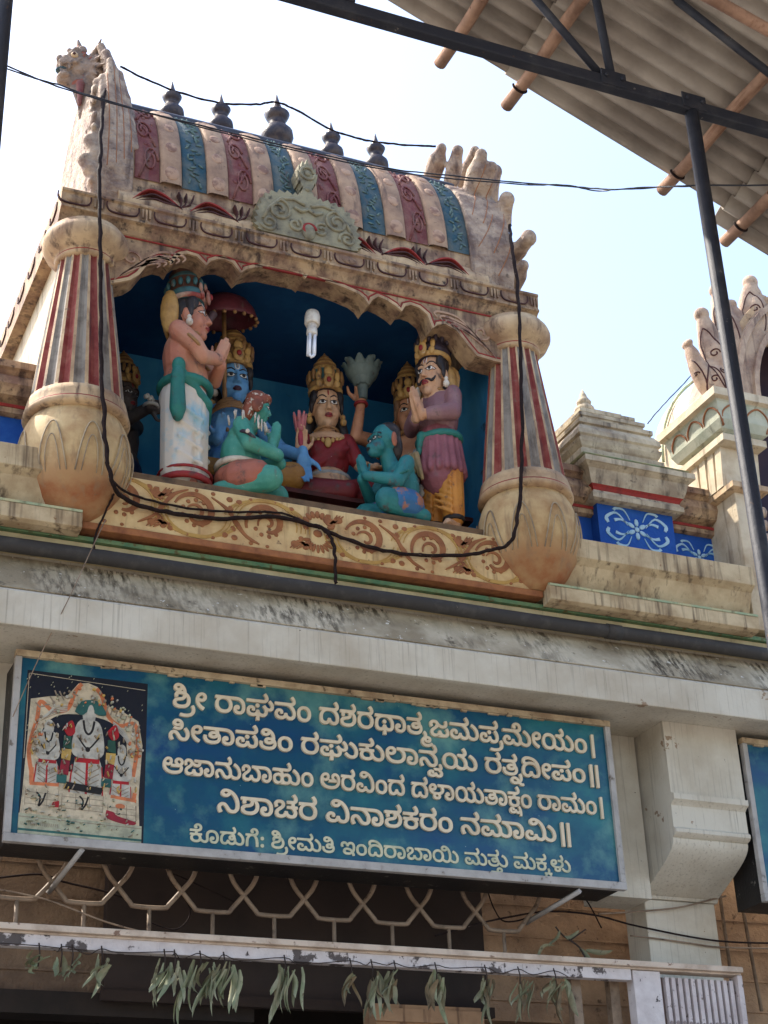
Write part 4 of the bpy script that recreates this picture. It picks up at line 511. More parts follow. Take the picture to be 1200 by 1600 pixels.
rows = [(0, 2.475, 5.155, 4.893, .000172, m_letter), (1, 2.455, 5.165, 4.704, .000165, m_letter), (2, 2.425, 5.170, 4.512, .000155, m_letter),
        (3, 2.735, 4.93, 4.322, .000168, m_letter), (4, 2.585, 4.905, 4.148, .000122, m_letter2)]
for k, xa, xb, zb, hs, mt in rows: text_line(LINES[k], xa, xb, zb, hs, mt, bp, SY+.012, .016 if k < 4 else .006)

# temple picture pasted on the board (a flat print)
pc = {n: M('print_'+n, L(c), L(tuple(int(v*.8+8) for v in c)), 24, .42, .62, rough=.4, bump=0) for n, c in dict(night=(16, 20, 36), ivory=(206, 190, 162), shade=(150, 134, 116), orange=(206, 120, 78), red=(150, 34, 50), crimson=(176, 30, 40), green=(40, 84, 70), yellow=(200, 164, 90), black=(28, 24, 26), teal=(44, 96, 92), pale=(176, 176, 150), silver=(190, 186, 174)).items()}
pk = list(pc); pmats = [pc[k] for k in pk]
PX0, PX1, PZ0, PZ1 = 1.672, 2.335, 4.115, 5.012
pb = MB(); layer = [0]
def pic(u, v): return (PX0+u*(PX1-PX0), PZ0+(1-v)*(PZ1-PZ0))
def pf(colr, pts, sm=False):
    layer[0] += 1; y = SY+.0118-.00006*layer[0]
    q = [pic(u, v) for u, v in pts]
    if sm: q = smooth2(q+[q[0]], 4)[:-1]
    pb.prism_y(q, y-.00003, SY+.0119, pk.index(colr))
def pel(colr, u, v, ru, rv, n=16): pf(colr, [(u+ru*cos(2*pi*k/n), v+rv*sin(2*pi*k/n)) for k in range(n)])
def ps(colr, pts, wd):
    layer[0] += 1; y = SY+.0118-.00006*layer[0]
    pb.strip_y(smooth2([pic(u, v) for u, v in pts], 5), wd, y-.00003, SY+.0119, pk.index(colr))
pf('night', [(0, 0), (1, 0), (1, 1), (0, 1)])
ps('ivory', [(.02, .02), (.98, .045)], .003); ps('ivory', [(.015, .02), (.015, .55)], .003)
pf('ivory', [(.02, .75), (.04, .18), (.2, .15), (.33, .14), (.42, .05), (.5, .04), (.58, .06), (.66, .17), (.8, .2), (.93, .25), (.97, .4), (.95, .72), (.97, .98), (0, .98)])
pf('night', [(.14, .38), (.2, .3), (.35, .25), (.64, .26), (.8, .33), (.84, .42), (.84, .66), (.7, .62), (.3, .6), (.14, .56)], True)
for q, wd in (([(.1, .68), (.05, .5), (.1, .3), (.12, .19), (.22, .24), (.34, .22), (.4, .1), (.45, .05)], .022), ([(.57, .07), (.62, .12), (.68, .24), (.78, .29), (.9, .27), (.93, .4), (.9, .6)], .022), ([(.08, .6), (.1, .72), (.22, .76), (.32, .75)], .024), ([(.92, .7), (.88, .78), (.72, .78)], .022)): ps('orange', q, wd)
for k in range(9):
    t = k/8; ps('shade', [(.08+.3*t, .2-.1*t+.04*sin(9*t)), (.12+.3*t, .23-.1*t)], .008); ps('shade', [(.64+.3*t, .15+.12*t), (.62+.3*t, .2+.12*t)], .008)
for k in range(4):
    ps('silver', [(.12+.02*k, .3-.012*k), (.24, .25-.012*k), (.34, .23-.01*k)], .006); ps('shade', [(.13+.02*k, .31-.012*k), (.25, .258-.012*k), (.34, .238-.01*k)], .003)
    ps('silver', [(.72, .27+.01*k), (.82, .33+.012*k), (.88, .42+.012*k)], .006)
def idol(u, v, s):
    pf('silver', [(u-.12*s, v+.02*s), (u-.07*s, v-.06*s), (u+.07*s, v-.06*s), (u+.12*s, v+.02*s), (u+.13*s, v+.14*s), (u+.05*s, v+.18*s), (u-.05*s, v+.18*s), (u-.13*s, v+.14*s)], True)
    pel('silver', u, v-.1*s, .055*s, .07*s); ps('black', [(u-.045*s, v-.06*s), (u-.03*s, v), (u, v+.025*s), (u+.03*s, v), (u+.045*s, v-.06*s)], .012*s)
    ps('black', [(u-.09*s, v+.04*s), (u-.03*s, v+.1*s), (u, v+.115*s), (u+.03*s, v+.1*s), (u+.09*s, v+.04*s)], .009*s); pel('black', u, v+.12*s, .02*s, .016*s)
    pf('silver', [(u-.1*s, v+.18*s), (u+.1*s, v+.18*s), (u+.13*s, v+.42*s), (u+.06*s, v+.52*s), (u-.06*s, v+.52*s), (u-.13*s, v+.42*s)], True)
    ps('crimson', [(u-.1*s, v+.19*s), (u+.1*s, v+.19*s)], .026*s); ps('crimson', [(u, v+.2*s), (u, v+.5*s)], .013*s)
    ps('crimson', [(u-.12*s, v+.22*s), (u-.13*s, v+.42*s), (u-.05*s, v+.51*s), (u+.05*s, v+.51*s), (u+.13*s, v+.42*s), (u+.12*s, v+.22*s)], .007*s)
    for k in range(7):
        z = v+.23*s+.035*s*k
        ps('shade', [(u-.1*s, z), (u-.012*s, z+.04*s)], .006*s); ps('shade', [(u+.1*s, z), (u+.012*s, z+.04*s)], .006*s)
idol(.52, .34, 1.0); idol(.2, .42, .72); idol(.8, .52, .66)
pf('teal', [(.4, .23), (.44, .17), (.52, .15), (.6, .16), (.66, .23), (.6, .24), (.52, .22), (.46, .25)], True); pel('silver', .53, .24, .03, .06)
for u in (.36, .72):
    pf('crimson', [(u-.05, .34), (u+.02, .29), (u+.05, .36), (u, .39)], True); pf('green', [(u-.04, .39), (u+.02, .39), (u+.03, .47), (u-.04, .46)]); pf('yellow', [(u-.05, .47), (u+.03, .47), (u+.02, .54), (u-.05, .53)]); pf('red', [(u-.05, .54), (u+.02, .54), (u+.01, .63), (u-.06, .62)]); pf('teal', [(u-.08, .63), (u, .63), (u, .68), (u-.08, .68)])
pf('black', [(.36, .67), (.66, .69), (.64, .73), (.34, .71)])
pf('ivory', [(.03, .7), (.3, .7), (.3, .73), (.68, .74), (.68, .72), (.92, .76), (.95, .96), (.02, .94)])
ps('orange', [(.07, .7), (.3, .695)], .018); ps('orange', [(.72, .735), (.93, .75)], .018)
for u0, u1, vv in ((.04, .3, .75), (.33, .66, .76), (.7, .93, .8)):
    for k in range(3): ps('shade', [(u0, vv+.035*k), (u1, vv+.035*k+.005)], .003)
    for k in range(4): ps('shade', [(u0+(u1-u0)*k/3, vv-.02), (u0+(u1-u0)*k/3, vv+.08)], .003)
for u in (.16, .5): ps('black', [(u-.03, .75), (u, .78), (u-.01, .83), (u+.02, .8), (u+.04, .75)], .009)
pf('crimson', [(.26, .8), (.31, .79), (.31, .83), (.25, .83)]); pf('red', [(.69, .82), (.75, .83), (.78, .85), (.93, .88), (.88, .9), (.7, .87)], True); pel('orange', .8, .79, .04, .015)
pf('pale', [(.0, .88), (.98, .9), (.98, 1), (0, 1)]); ps('teal', [(.0, .975), (.98, .985)], .012); ps('shade', [(.0, .9), (.98, .915)], .004)
for k in range(20): ps('shade', [(.02+.015*k, .93), (.025+.015*k, .95)], .003)
for k in range(40): pel('pale', random.random(), random.random()*.4, .004, .003, 6)
rr = random.Random(8)
for k in range(100):                                        # ornament, garlands and wear of the printed photograph
    a = rr.uniform(0, pi); r_ = rr.uniform(.36, .47); u, v = .52+r_*cos(a)*.98, .52-r_*sin(a)*.95
    if .0 < u < .97: pel(rr.choice(['shade', 'orange', 'shade', 'pale', 'silver', 'yellow']), u, max(.08, v), rr.uniform(.006, .014), rr.uniform(.004, .012), 7)
for k in range(120):
    u, v = rr.uniform(.06, .94), rr.uniform(.3, .72); ps(rr.choice(['shade', 'shade', 'silver', 'yellow', 'ivory']), [(u, v), (u+rr.uniform(-.02, .02), v+rr.uniform(.01, .03))], rr.uniform(.002, .006))
for k in range(90):
    u, v = rr.uniform(.03, .95), rr.uniform(.74, .97); ps(rr.choice(['shade', 'silver', 'teal', 'pale']), [(u, v), (u+rr.uniform(-.03, .03), v+rr.uniform(-.006, .012))], rr.uniform(.002, .005))
pb.build('temple_picture', pmats, bp)
# bracket struts under the board
for (x, y, xx, yy) in ((128, 1328, 76, 1394), (906, 1392, 822, 1442)):
    b = MB().tube([P(x, y, 8.31), P(xx, yy, 8.74)], .017, 4); b.build('bracket', m_alu, sign)

sign2 = thing('name_board', 'second blue board with black case, right of the pilaster and cut by the edge', 'sign', (7.7, 8.4, 4.07))
board_frame(sign2, 6.235, 9.3, 4.065, 5.115, SY)

# ================================================================== METAL LATTICE, GATE RAIL, SLATTED PANEL
m_lat = M('lattice_paint', L((146, 126, 106)), L((110, 92, 76)), 9, .4, .65, spot=L((76, 60, 50)), sp_lo=.6, sp_hi=.7, rough=.6)
lat = thing('metal_lattice', 'tan painted iron lattice of honeycomb bars above the white gate rail', 'grille', (3.6, 8.7, 3.7))
p_ = .3585
for i in range(-4, 9):
    xi = 1.772+p_*i; zz = 0
    pts = [(xi-.5*p_-.085, 8.7, 4.12), (xi-.5*p_-.055, 8.7, 4.05), (xi-.5*p_, 8.7, 3.985), (xi-.5*p_+.07, 8.7, 3.905), (xi-.08, 8.7, 3.885), (xi+.08, 8.7, 3.885), (xi+.5*p_-.07, 8.7, 3.905), (xi+.5*p_, 8.7, 3.985), (xi+.5*p_+.055, 8.7, 4.05), (xi+.5*p_+.085, 8.7, 4.12)]
    b = MB().tube(cat_rom(pts, 3), .0135, 7).tube([(xi, 8.7, 3.66), (xi, 8.7, 3.885)], .012, 6)
    b.tube(cat_rom([(xi-.5*p_-.085, 8.7, 4.12), (xi-.5*p_-.09, 8.7, 4.2), (xi-.5*p_-.06, 8.7, 4.3)], 3), .0135, 6).tube(cat_rom([(xi+.5*p_+.085, 8.7, 4.12), (xi+.5*p_+.09, 8.7, 4.2), (xi+.5*p_+.06, 8.7, 4.3)], 3), .0135, 6)
    b.build('lattice_bar', m_lat, lat)

m_peel = M('peeling_white', L((214, 206, 204)), L((190, 180, 178)), 8, .4, .7, spot=L((92, 84, 82)), sp_scale=7, sp_lo=.56, sp_hi=.59, spot2=L((70, 62, 60)), sp2_scale=16, sp2_lo=.64)
m_railtop = M('rail_lip', L((206, 188, 170)), L((176, 156, 138)), 6, spot=L((130, 104, 88)), sp_lo=.62, sp_hi=.68)
gate = thing('gate_frame', 'peeling white metal gate frame with a long rail and a panel of narrow vertical slats', 'gate', (3.4, 8.5, 0))
b = MB().box(XL, 5.36, 8.5, 8.56, 3.592, 3.662)
for k in range(26):
    x = XL+.36*k; b.box(x, x+.012, 8.496, 8.501, 3.592+.012*(k % 3), 3.65)
b.build('rail', m_peel, gate, bevel=.003)
b = MB().box(XL, 6.13, 8.462, 8.60, 3.667, 3.70).box(XL, 6.13, 8.49, 8.58, 3.655, 3.668); b.build('rail_lip', m_railtop, gate, bevel=.004)
b = MB().box(5.372, 5.56, 8.50, 8.58, 0, 3.652); b.build('post', m_peel, gate, bevel=.004)
for x in (5.02, 5.28):
    b = MB().box(x, x+.065, 8.62, 8.68, 0, 3.64); b.build('post', m_lat, gate, bevel=.004)
m_slat = M('slat_paint', L((206, 196, 194)), L((180, 168, 166)), 6, .4, .7, spot=L((110, 96, 92)), sp_scale=26, sp_lo=.6, sp_hi=.66)
for k in range(11):
    x = 5.60+k*.0455; b = MB().box(x, x+.026, 8.515, 8.545, 0, 3.625); b.build('slat', m_slat, gate)
b = MB().box(5.57, 6.1, 8.55, 8.56, 0, 3.63); b.build('slat_backing', M('slat_backing_grey', L((120, 104, 100)), None, bump=0), gate)  # plain duller sheet behind the slats
b = MB().box(6.1, 6.135, 8.49, 8.58, 0, 3.655); b.build('post', m_slat, gate, bevel=.003)
b = MB()
for k in range(11): b.ball((5.612+k*.0455, 8.512, 3.36+.004*sin(k)), (.012, .004, .014), 8)
b.build('scroll_mark', M('grey_mark', L((140, 128, 126)), None), gate)

gate2 = thing('gate_frame', 'lower white gate top in the bottom right corner, beside the slatted panel', 'gate', (6.6, 8.9, 0))
b = MB().box(6.22, 8.6, 8.9, 8.95, 3.28, 3.36); b.build('rail', m_slat, gate2, bevel=.003)
for k in range(14):
    x = 6.26+k*.05; b = MB().box(x, x+.028, 8.91, 8.94, 0, 3.28); b.build('slat', m_slat, gate2)
for k, (xa, ya, xb, yb, Yd) in enumerate(((1128, 1422, 1142, 1522, 9.2), (1162, 1428, 1190, 1580, 9.2))):
    d0, d1 = P(xa, ya, Yd), P(xb, yb, Yd); b = MB().tube([d0+(d0-d1)*2, d1], .013, 6)
    tag(b.build('iron_rod', m_lat), ['thin tan iron rod hanging close to the right face of the pilaster', 'thin tan iron rod below the second blue board, farther from the pilaster'][k], 'rod')

# dried leaf bunches
m_leaf = M('dry_leaf', L((130, 138, 106)), L((160, 156, 130)), 12, .4, .65, rough=.7, bump=.2, spot=L((96, 84, 60)), sp_lo=.64, sp_hi=.7)
m_leafd = M('dull_leaf', L((112, 114, 86)), L((140, 132, 104)), 12, .4, .65, rough=.7, bump=.2, spot=L((80, 68, 50)), sp_lo=.62, sp_hi=.7)
m_leafb = M('brown_leaf', L((130, 112, 84)), L((96, 82, 62)), 12, .4, .65, rough=.8)
def leaf(b, base, d, ln, wd, roll, mi=0):
    base = Vector(base); d = Vector(d).normalized(); a = d.cross(Vector((sin(roll), cos(roll), .1))).normalized(); n = a.cross(d); vs = []; N = 7
    for i in range(N):
        t = i/(N-1); c = base+d*(ln*t)+n*(.03*sin(3.6*t+roll))+a*(.014*sin(4.2*t+roll*2)); w_ = wd*(sin(pi*min(1, .08+t*.92))**.7)*(1 if t < .99 else .1)
        fo_ = .35+.9*abs(sin(roll*3)); vs += [c-a*w_+n*w_*fo_, c, c+a*w_+n*w_*fo_*.8]
    fs = []
    for i in range(N-1):
        for k in (0, 1): fs.append((3*i+k, 3*i+k+1, 3*i+k+4, 3*i+k+3))
    b.add(vs, fs, mi, True)
bunches = [(60, 6, 2, .05), (95, 3, 2, .09), (112, 4, 2, .07), (158, 5, 5, .16), (256, 4, 3, .19), (272, 5, 5, .19), (312, 9, 7, .25), (349, 8, 6, .2), (444, 8, 8, .23), (547, 3, 4, .17), (580, 5, 6, .2), (616, 6, 6, .22), (680, 6, 6, .22), (758, 4, 6, .22), (810, 8, 8, .18), (866, 8, 9, .19)]
blab = ['tiny dried leaf tip hanging from the rail, nearest the left edge', 'short pale leaf pair hanging from the rail above the dark beam', 'short curled leaf hanging beside the pale leaf pair', 'narrow spray of five dry leaves left of the large bunches',
        'thin drooping leaf spray left of the widest pale bunch', 'loose grey green bunch just left of the longest bunch', 'longest pale green bunch of dried leaves on the rail', 'dark crinkled bunch just right of the longest bunch', 'wide pale bunch alone under the middle of the rail, left of the ribbed wall',
        'slim single tuft of dried leaves at the left edge of the ribbed wall', 'loose dried bunch second from the left over the ribbed wall', 'full dried bunch in the middle of the ribbed wall', 'splayed olive bunch at the right edge of the ribbed wall', 'long narrow bunch over the dark window opening',
        'wide dull bunch left of the rightmost bunch', 'rightmost and widest dried bunch, close to the gate posts']
for (px, n, dens, ln), lb in zip(bunches, blab):
    c = P(px, 1484+.047*px+2, 8.485); o = thing('leaf_bunch', lb, 'leaves', c, 0, 'dried leaf bunches hanging from the gate rail')
    b = MB(); rr = random.Random(px)
    for k in range(int(max(n, dens)*1.4)):
        leaf(b, Vector((c.x+rr.uniform(-.045, .045)*(n/6), c.y-.01+rr.uniform(-.025, .02), c.z-rr.uniform(0, .06))), (rr.uniform(-.42, .42), rr.uniform(-.3, .15), -1), ln*rr.uniform(.5, 1.35), rr.uniform(.008, .022), rr.uniform(0, 6), k % 3 if len(lb) % 2 else (k+1) % 3)
    b.build('foliage', [m_leaf, m_leafd, m_leaf if px < 500 else m_leafb], o)
    b = MB().tube([c+Vector((0, .0, .05)), c+Vector((.004, -.012, 0)), c+Vector((0, -.01, -.07))], .004, 5); b.build('stem', m_browndoor, o)
th = []
for (px, n, dens, ln) in bunches:
    c = P(px, 1484+.047*px+2, 8.485); th.append(c+Vector((0, -.004, .035)))
    th.append(c+Vector((.09, -.006, .012+.01*sin(px))))
th.sort(key=lambda q: q.x); tag(MB().tube(cat_rom([Vector((.6, 8.48, 3.6))]+th, 4), .0028, 5).build('string', m_browndoor), 'thin sagging string along the rail carrying the dried leaves', 'string')
# dead twig with leaves caught above the rail
tw = thing('dry_twig', 'dead twig with a few drooping leaves caught above the rail near the pilaster', 'twig', P(885, 1500, 8.55))
b = MB().tube(cat_rom([P(918, 1505, 8.55), P(905, 1480, 8.55), P(880, 1462, 8.55), P(868, 1448, 8.55)], 4), .006, 6); b.tube([P(890, 1470, 8.55), P(915, 1452, 8.55)], .004, 5); b.build('stem', m_browndoor, tw)
b = MB()
for (px, py, dx, dz) in ((905, 1452, -.8, -.5), (868, 1450, -.4, -1), (905, 1482, .5, -.6), (918, 1488, .8, .1), (835, 1500, .5, .3)): leaf(b, P(px, py, 8.54), (dx, -.2, dz), .15, .016, px)
b.build('foliage', m_leafd, tw)
# slack wires
def wire(name, label, pix, r, m, cat='wire', n=6):
    pts = [P(*q) for q in pix]; o = MB().tube(cat_rom(pts, n), r, 6).build(name, m); return tag(o, label, cat)
wire('wire', 'tan slack wire crossing the lattice and the white rail from the left', [(-30, 1385, 8.66), (70, 1405, 8.66), (170, 1442, 8.62), (260, 1462, 8.58), (360, 1466, 8.5), (450, 1480, 8.5)], .005, m_lat)
wire('wire', 'thin black wire sagging behind the left half of the lattice', [(-20, 1374, 8.8), (60, 1366, 8.8), (100, 1378, 8.8), (160, 1392, 8.8), (200, 1405, 8.8)], .006, m_cable)
wire('wire', 'black wire looping through the middle of the lattice', [(232, 1440, 8.75), (276, 1452, 8.75), (297, 1420, 8.75), (262, 1365, 8.75), (330, 1392, 8.75), (372, 1412, 8.75)], .004, m_cable)
wire('wire', 'dark tangled wire running from the right bracket to the pilaster', [(680, 1462, 8.7), (740, 1445, 8.7), (800, 1432, 8.7), (860, 1424, 8.7), (930, 1430, 8.7), (1000, 1448, 8.72), (1120, 1470, 8.72), (1230, 1474, 8.8)], .006, m_cable)
wire('wire', 'thin dark twig like wire drooping under the right bracket', [(760, 1385, 8.75), (772, 1420, 8.75), (790, 1440, 8.75), (830, 1430, 8.75), (850, 1395, 8.75), (905, 1395, 8.75), (940, 1450, 8.75)], .005, m_cable)
wire('rope', 'pale rope tied round the pilaster shaft just under the corbel', [(935, 1428, 8.72), (1000, 1424, 8.72), (1060, 1418, 8.72), (1110, 1406, 8.72), (1134, 1400, 8.72)], .006, m_lat, 'rope')
wire('rope', 'lower pale cord stretched across the pilaster shaft above the slatted panel', [(985, 1462, 8.73), (1030, 1467, 8.735), (1080, 1474, 8.735), (1125, 1480, 8.735), (1215, 1482, 8.78)], .0055, m_lat, 'rope')
wire('wire', 'fine pale thread hanging across the beam and the corner of the blue board', [(165, 812, 8.0), (140, 865, 7.99), (110, 930, 7.97), (60, 1030, 8.1), (20, 1120, 8.2)], .0028, m_lat)
# ================================================================== SCULPTURE NICHE (aedicule on the parapet)
CX = 3.28
niche = thing('sculpture_niche', 'large painted niche with striped pot columns, scalloped arch and vaulted roof holding the statues', 'shrine', (CX, 8.6, 5.8))
# base panel with painted scrolls
b = MB().box(1.885, 4.745, 8.10, 8.30, 5.835, 6.165); base = b.build('base_panel', m_panel, niche, bevel=.008)
b = MB().box(1.875, 4.755, 8.085, 8.29, 5.79, 5.833); b.build('panel_edge', m_brown, base, bevel=.006)
b = MB().box(1.90, 4.74, 8.19, 9.72, 5.81, 6.25); b.build('floor_step', M('niche_floor', L((120, 96, 72)), L((80, 66, 52)), 6), niche)
br, yl = MB(), MB(); zc = 6.0
m_ochre = M('ochre_scroll', L((186, 150, 84)), L((160, 122, 70)), 14, .4, .7)
yf = 8.094
def scroll(b2, y2, x, s, up):
    u = 1 if up else -1
    for r0, r1, wd in ((.135, .05, .040), (.06, .012, .022)):
        br.strip_y(spiral(x, zc, r0, r1, radians(200)*u, radians(-95)*u if s > 0 else radians(495)*u, 26), [wd*(.35+.65*sin(pi*i/26)) for i in range(27)], yf, 8.1005)
    for k in range(4):
        r = .165+.024*k; za = min(.155, r*.86)
        yl.strip_y([(x+s*r*cos(a)*1.12, zc+u*min(.158, r*.9)*sin(a)*(1-.03*k)) for a in [radians(-10+13*j) for j in range(15)]], [.013*sin(pi*(j+.5)/15)+.002 for j in range(15)], yf+.001+.0004*k, 8.1005)
    for k in range(9):
        a = radians(-150+34*k); q = (x+s*.082*cos(a), zc+.082*sin(a))
        br.ball((q[0], 8.099, q[1]), (.014, .005, .014), 8)
    for k, (dx, dz, r) in enumerate(((.17, -.1, .026), (.21, -.06, .018), (-.17, .11, .022), (.15, .12, .02), (.235, -.115, .016), (-.2, -.12, .02), (-.21, -.06, .015), (.24, .02, .018), (.20, .07, .013), (-.225, .07, .014), (.0, -.145, .012), (.05, .146, .012), (-.1, .14, .014), (-.1, -.14, .014))):
        br.ball((x+s*dx, 8.099, zc+u*dz), (r, .005, r*.9), 10)
    for k in range(3):
        x0 = x+s*(.14+.02*k); br.strip_y(smooth2([(x0, zc-u*.13), (x0+s*.05, zc-u*.08-.01*k), (x0+s*.09, zc-u*.1), (x0+s*.085, zc-u*.125)], 4), [.006+.012*sin(pi*i/12) for i in range(13)], yf, 8.1005)
xs = [2.1, 2.53, 2.96, 3.58, 4.01, 4.44]
for i, x in enumerate(xs): scroll(br, yl, x, 1 if i % 2 == 0 else -1, i % 2 == 0)
for i, (a, c) in enumerate(zip(xs, xs[1:])):             # hand painted stems joining one scroll to the next
    if i == 2: continue
    sg = 1 if i % 2 == 0 else -1
    br.strip_y(smooth2([(a+.09, zc-sg*.115), (a+.19, zc-sg*.05), (a+.235, zc+sg*.02), (a+.30, zc+sg*.10), (c-.05, zc+sg*.14)], 5), [.006+.02*sin(pi*k/20)*(1+.25*sin(3.1*i+k)) for k in range(21)], yf-.001, 8.1005)
# centre flower
for k in range(9):
    a = pi*(.05+.9*k/8); br.ball((CX-.005+.085*cos(a), 8.099, 6.03+.085*sin(a)), (.016, .005, .026), 8, 0, Matrix.Rotation(pi/2-a, 3, 'Y'))
    br.ball((CX-.005+.075*cos(a), 8.099, 5.95-.06*sin(a)), (.012, .005, .03), 8, 0, Matrix.Rotation(a-pi/2, 3, 'Y'))
br.ball((CX-.005, 8.099, 5.99), (.03, .006, .025), 10)
br.build('brown_scrollwork', m_brown, base); yl.build('ochre_scrollwork', m_ochre, base)

m_petal = M('petal_paint', L((172, 156, 130)), L((138, 124, 106)), 8)
# columns
def column(x):
    y = 8.2
    n = 80; c = MB(); vs = []; zs = [(6.60, .282), (6.63, .270), (6.9, .240), (7.3, .192), (7.56, .162), (7.60, .160)]
    pat = [1, 1, 1, 0, 2, 2, 2, 0]
    for z, r in zs:
        for k in range(n):
            a = 2*pi*k/n; kk = k % 8
            d = .022 if kk in (1, 2) else (.014 if kk in (5, 6) else 0)
            rr = r*(1-.0)-d*(r/.25); vs.append((x+rr*cos(a+.3), y+rr*sin(a+.3), z))
    for i in range(len(zs)-1):
        for k in range(n): c.f.append([i*n+k, i*n+(k+1) % n, (i+1)*n+(k+1) % n, (i+1)*n+k]); c.m.append(pat[k % 8]); c.sm.append(False)
    c.v = vs
    sh = c.build('shaft', [m_cream, m_red, m_grey], niche)
    c = MB().lathe([(.02, 5.83), (.13, 5.84), (.16, 5.87), (.22, 5.94), (.285, 6.04), (.318, 6.16), (.324, 6.26), (.315, 6.35), (.29, 6.43), (.27, 6.47), (.262, 6.485)], (x, y, 0), 40)
    pot = c.build('pot', m_pot, niche)
    # petal outlines on the pot
    g = MB()
    for k in range(9):
        a0 = 2*pi*k/9-.1; pth = []
        for t in [i/16 for i in range(17)]:
            u = -1+2*t; zz = 6.05+.30*(1-abs(u)**2.4); a = a0+u*.27*(1-.25*(1-abs(u)))
            r = .333-.012*((zz-6.22)/.13)**2*(1 if zz > 6.2 else 2.2); pth.append((x+r*cos(a), y+r*sin(a), zz))
        g.tube(pth, .0045, 6)
        pth = []
        for t in [i/12 for i in range(13)]:
            u = -1+2*t; zz = 6.05+.21*(1-abs(u)**2.2); a = a0+u*.15
            r = .332-.012*((zz-6.22)/.13)**2*(1 if zz > 6.2 else 2.2); pth.append((x+r*cos(a), y+r*sin(a), zz))
        g.tube(pth, .003, 6)
    g.build('petal_line', m_petal, pot)
    c = MB().lathe([(.25, 6.475), (.298, 6.485), (.308, 6.50), (.304, 6.522, 1), (.298, 6.532), (.295, 6.56), (.29, 6.58), (.282, 6.612), (.25, 6.615)], (x, y, 0), 40)
    c.build('collar', [m_cream, m_redline], niche)
    c = MB().lathe([(.155, 7.585), (.178, 7.592), (.182, 7.612, 1), (.178, 7.622), (.19, 7.635), (.238, 7.665), (.26, 7.71), (.262, 7.745), (.25, 7.78), (.222, 7.795), (.222, 7.82), (.2, 7.83)], (x, y, 0), 40)
    cp = c.build('capital', [m_cream, m_redline], niche)
column(1.835); column(4.752)

# scalloped valance
px = [(172, 443), (189, 440), (203, 437), (216, 429), (232, 410), (250, 404), (262, 407), (268, 413), (273, 404), (281, 398), (292, 396), (308, 401), (322, 415), (328, 408), (338, 405), (350, 405), (364, 411), (376, 427), (383, 421), (395, 418), (420, 416), (450, 422), (470, 428), (477, 434), (481, 428), (490, 429), (512, 440), (537, 449), (560, 459), (569, 466), (576, 476), (581, 468), (590, 463), (604, 469), (618, 478), (627, 486), (632, 478), (641, 476), (655, 481), (668, 492), (676, 513), (683, 507), (695, 506), (713, 516), (729, 537), (745, 556), (772, 564)]
low = [(lambda q: (q.x, q.z))(P(x, y, 8.12)) for x, y in px]
low = [(1.86, low[0][1])]+low+[(4.72, low[-1][1])]
poly = [(1.86, 7.85), (4.72, 7.85)]+low[::-1]
val = MB().prism_y(poly, 8.12, 8.296).build('valance', m_cornice, niche)
def off_line(pts, d):
    out = []
    for i in range(len(pts)):
        a = pts[max(0, i-1)]; c = pts[min(len(pts)-1, i+1)]; dx, dz = c[0]-a[0], c[1]-a[1]; l = sqrt(dx*dx+dz*dz) or 1
        out.append((pts[i][0]-dz/l*d, pts[i][1]+dx/l*d))
    return out
MB().strip_y(off_line(low, .006), .022, 8.112, 8.13).build('valance_rim', m_cream, val)
MB().strip_y(off_line(low, .026), .009, 8.114, 8.13).build('valance_line', m_redline, val)
b = MB()
rr = random.Random(3)
for x0, s in ((2.0, 1), (4.58, -1)):
    for k in range(5):
        b.strip_y(smooth2([(x0+s*.03*k, 7.5+.03*k), (x0+s*(.06+.05*k), 7.56+.05*k), (x0+s*(.2+.05*k), 7.66+.03*k), (x0+s*(.28+.04*k), 7.68+.02*k), (x0+s*(.26+.04*k), 7.65+.02*k)], 4), [.004+.012*sin(pi*i/16) for i in range(17)], 8.112, 8.125)
    b.strip_y(spiral(x0+s*.1, 7.68, .06, .015, 0, s*7, 20), .012, 8.112, 8.125)
b.build('valance_scroll', m_relief, val)
MB().strip_y([(1.95+.14*i, 7.832) for i in range(20)], .008, 8.112, 8.13).build('valance_line', m_redline, val)

# cornice slab
b = MB().prism_x([(8.055, 8.055), (8.045, 8.045), (8.045, 8.03), (8.058, 8.02), (8.062, 7.935), (8.05, 7.927), (8.05, 7.912), (8.075, 7.90), (8.095, 7.875), (8.11, 7.85), (8.12, 7.842), (8.30, 7.842), (8.30, 8.055)], 1.64, 4.90)
b.prism_x([(8.302, 7.842), (9.9, 7.842), (9.9, 8.055), (8.302, 8.055)], 1.64, 1.90).prism_x([(8.302, 7.842), (9.9, 7.842), (9.9, 8.055), (8.302, 8.055)], 4.65, 4.90).prism_x([(9.7, 7.842), (9.9, 7.842), (9.9, 8.055), (9.7, 8.055)], 1.902, 4.648)
cor = b.build('cornice', m_cornice, niche)
b, c2 = MB(), MB()
for i in range(11):
    x = 1.72+.3*i
    if x > 4.86: break
    b.strip_y(smooth2([(x-.10, 8.018), (x-.10, 7.985), (x-.075, 7.952), (x, 7.946), (x+.075, 7.952), (x+.10, 7.985), (x+.10, 8.018)], 4), .008, 8.052, 8.07)
    c2.ball((x, 8.062, 7.985), (.055, .012, .03), 12)
    for k, dz in enumerate((.05, .075, .05)):
        c2.strip_y([(x+.125+.022*k, 8.015), (x+.125+.022*k, 8.0-dz)], [.014, .008], 8.046, 8.065)
    c2.ball((x+.148, 8.054, 7.925), (.018, .01, .014), 8)
b.build('swag_line', m_line, cor); c2.build('frieze_relief', m_cornice, cor)
b = MB()
for yy in (8.25, 8.55, 8.85, 9.15, 9.45, 9.7):
    b.tube([(1.637, yy-.09, 8.01), (1.636, yy-.085, 7.96), (1.636, yy, 7.935), (1.636, yy+.085, 7.96), (1.637, yy+.09, 8.01)], .006, 6)
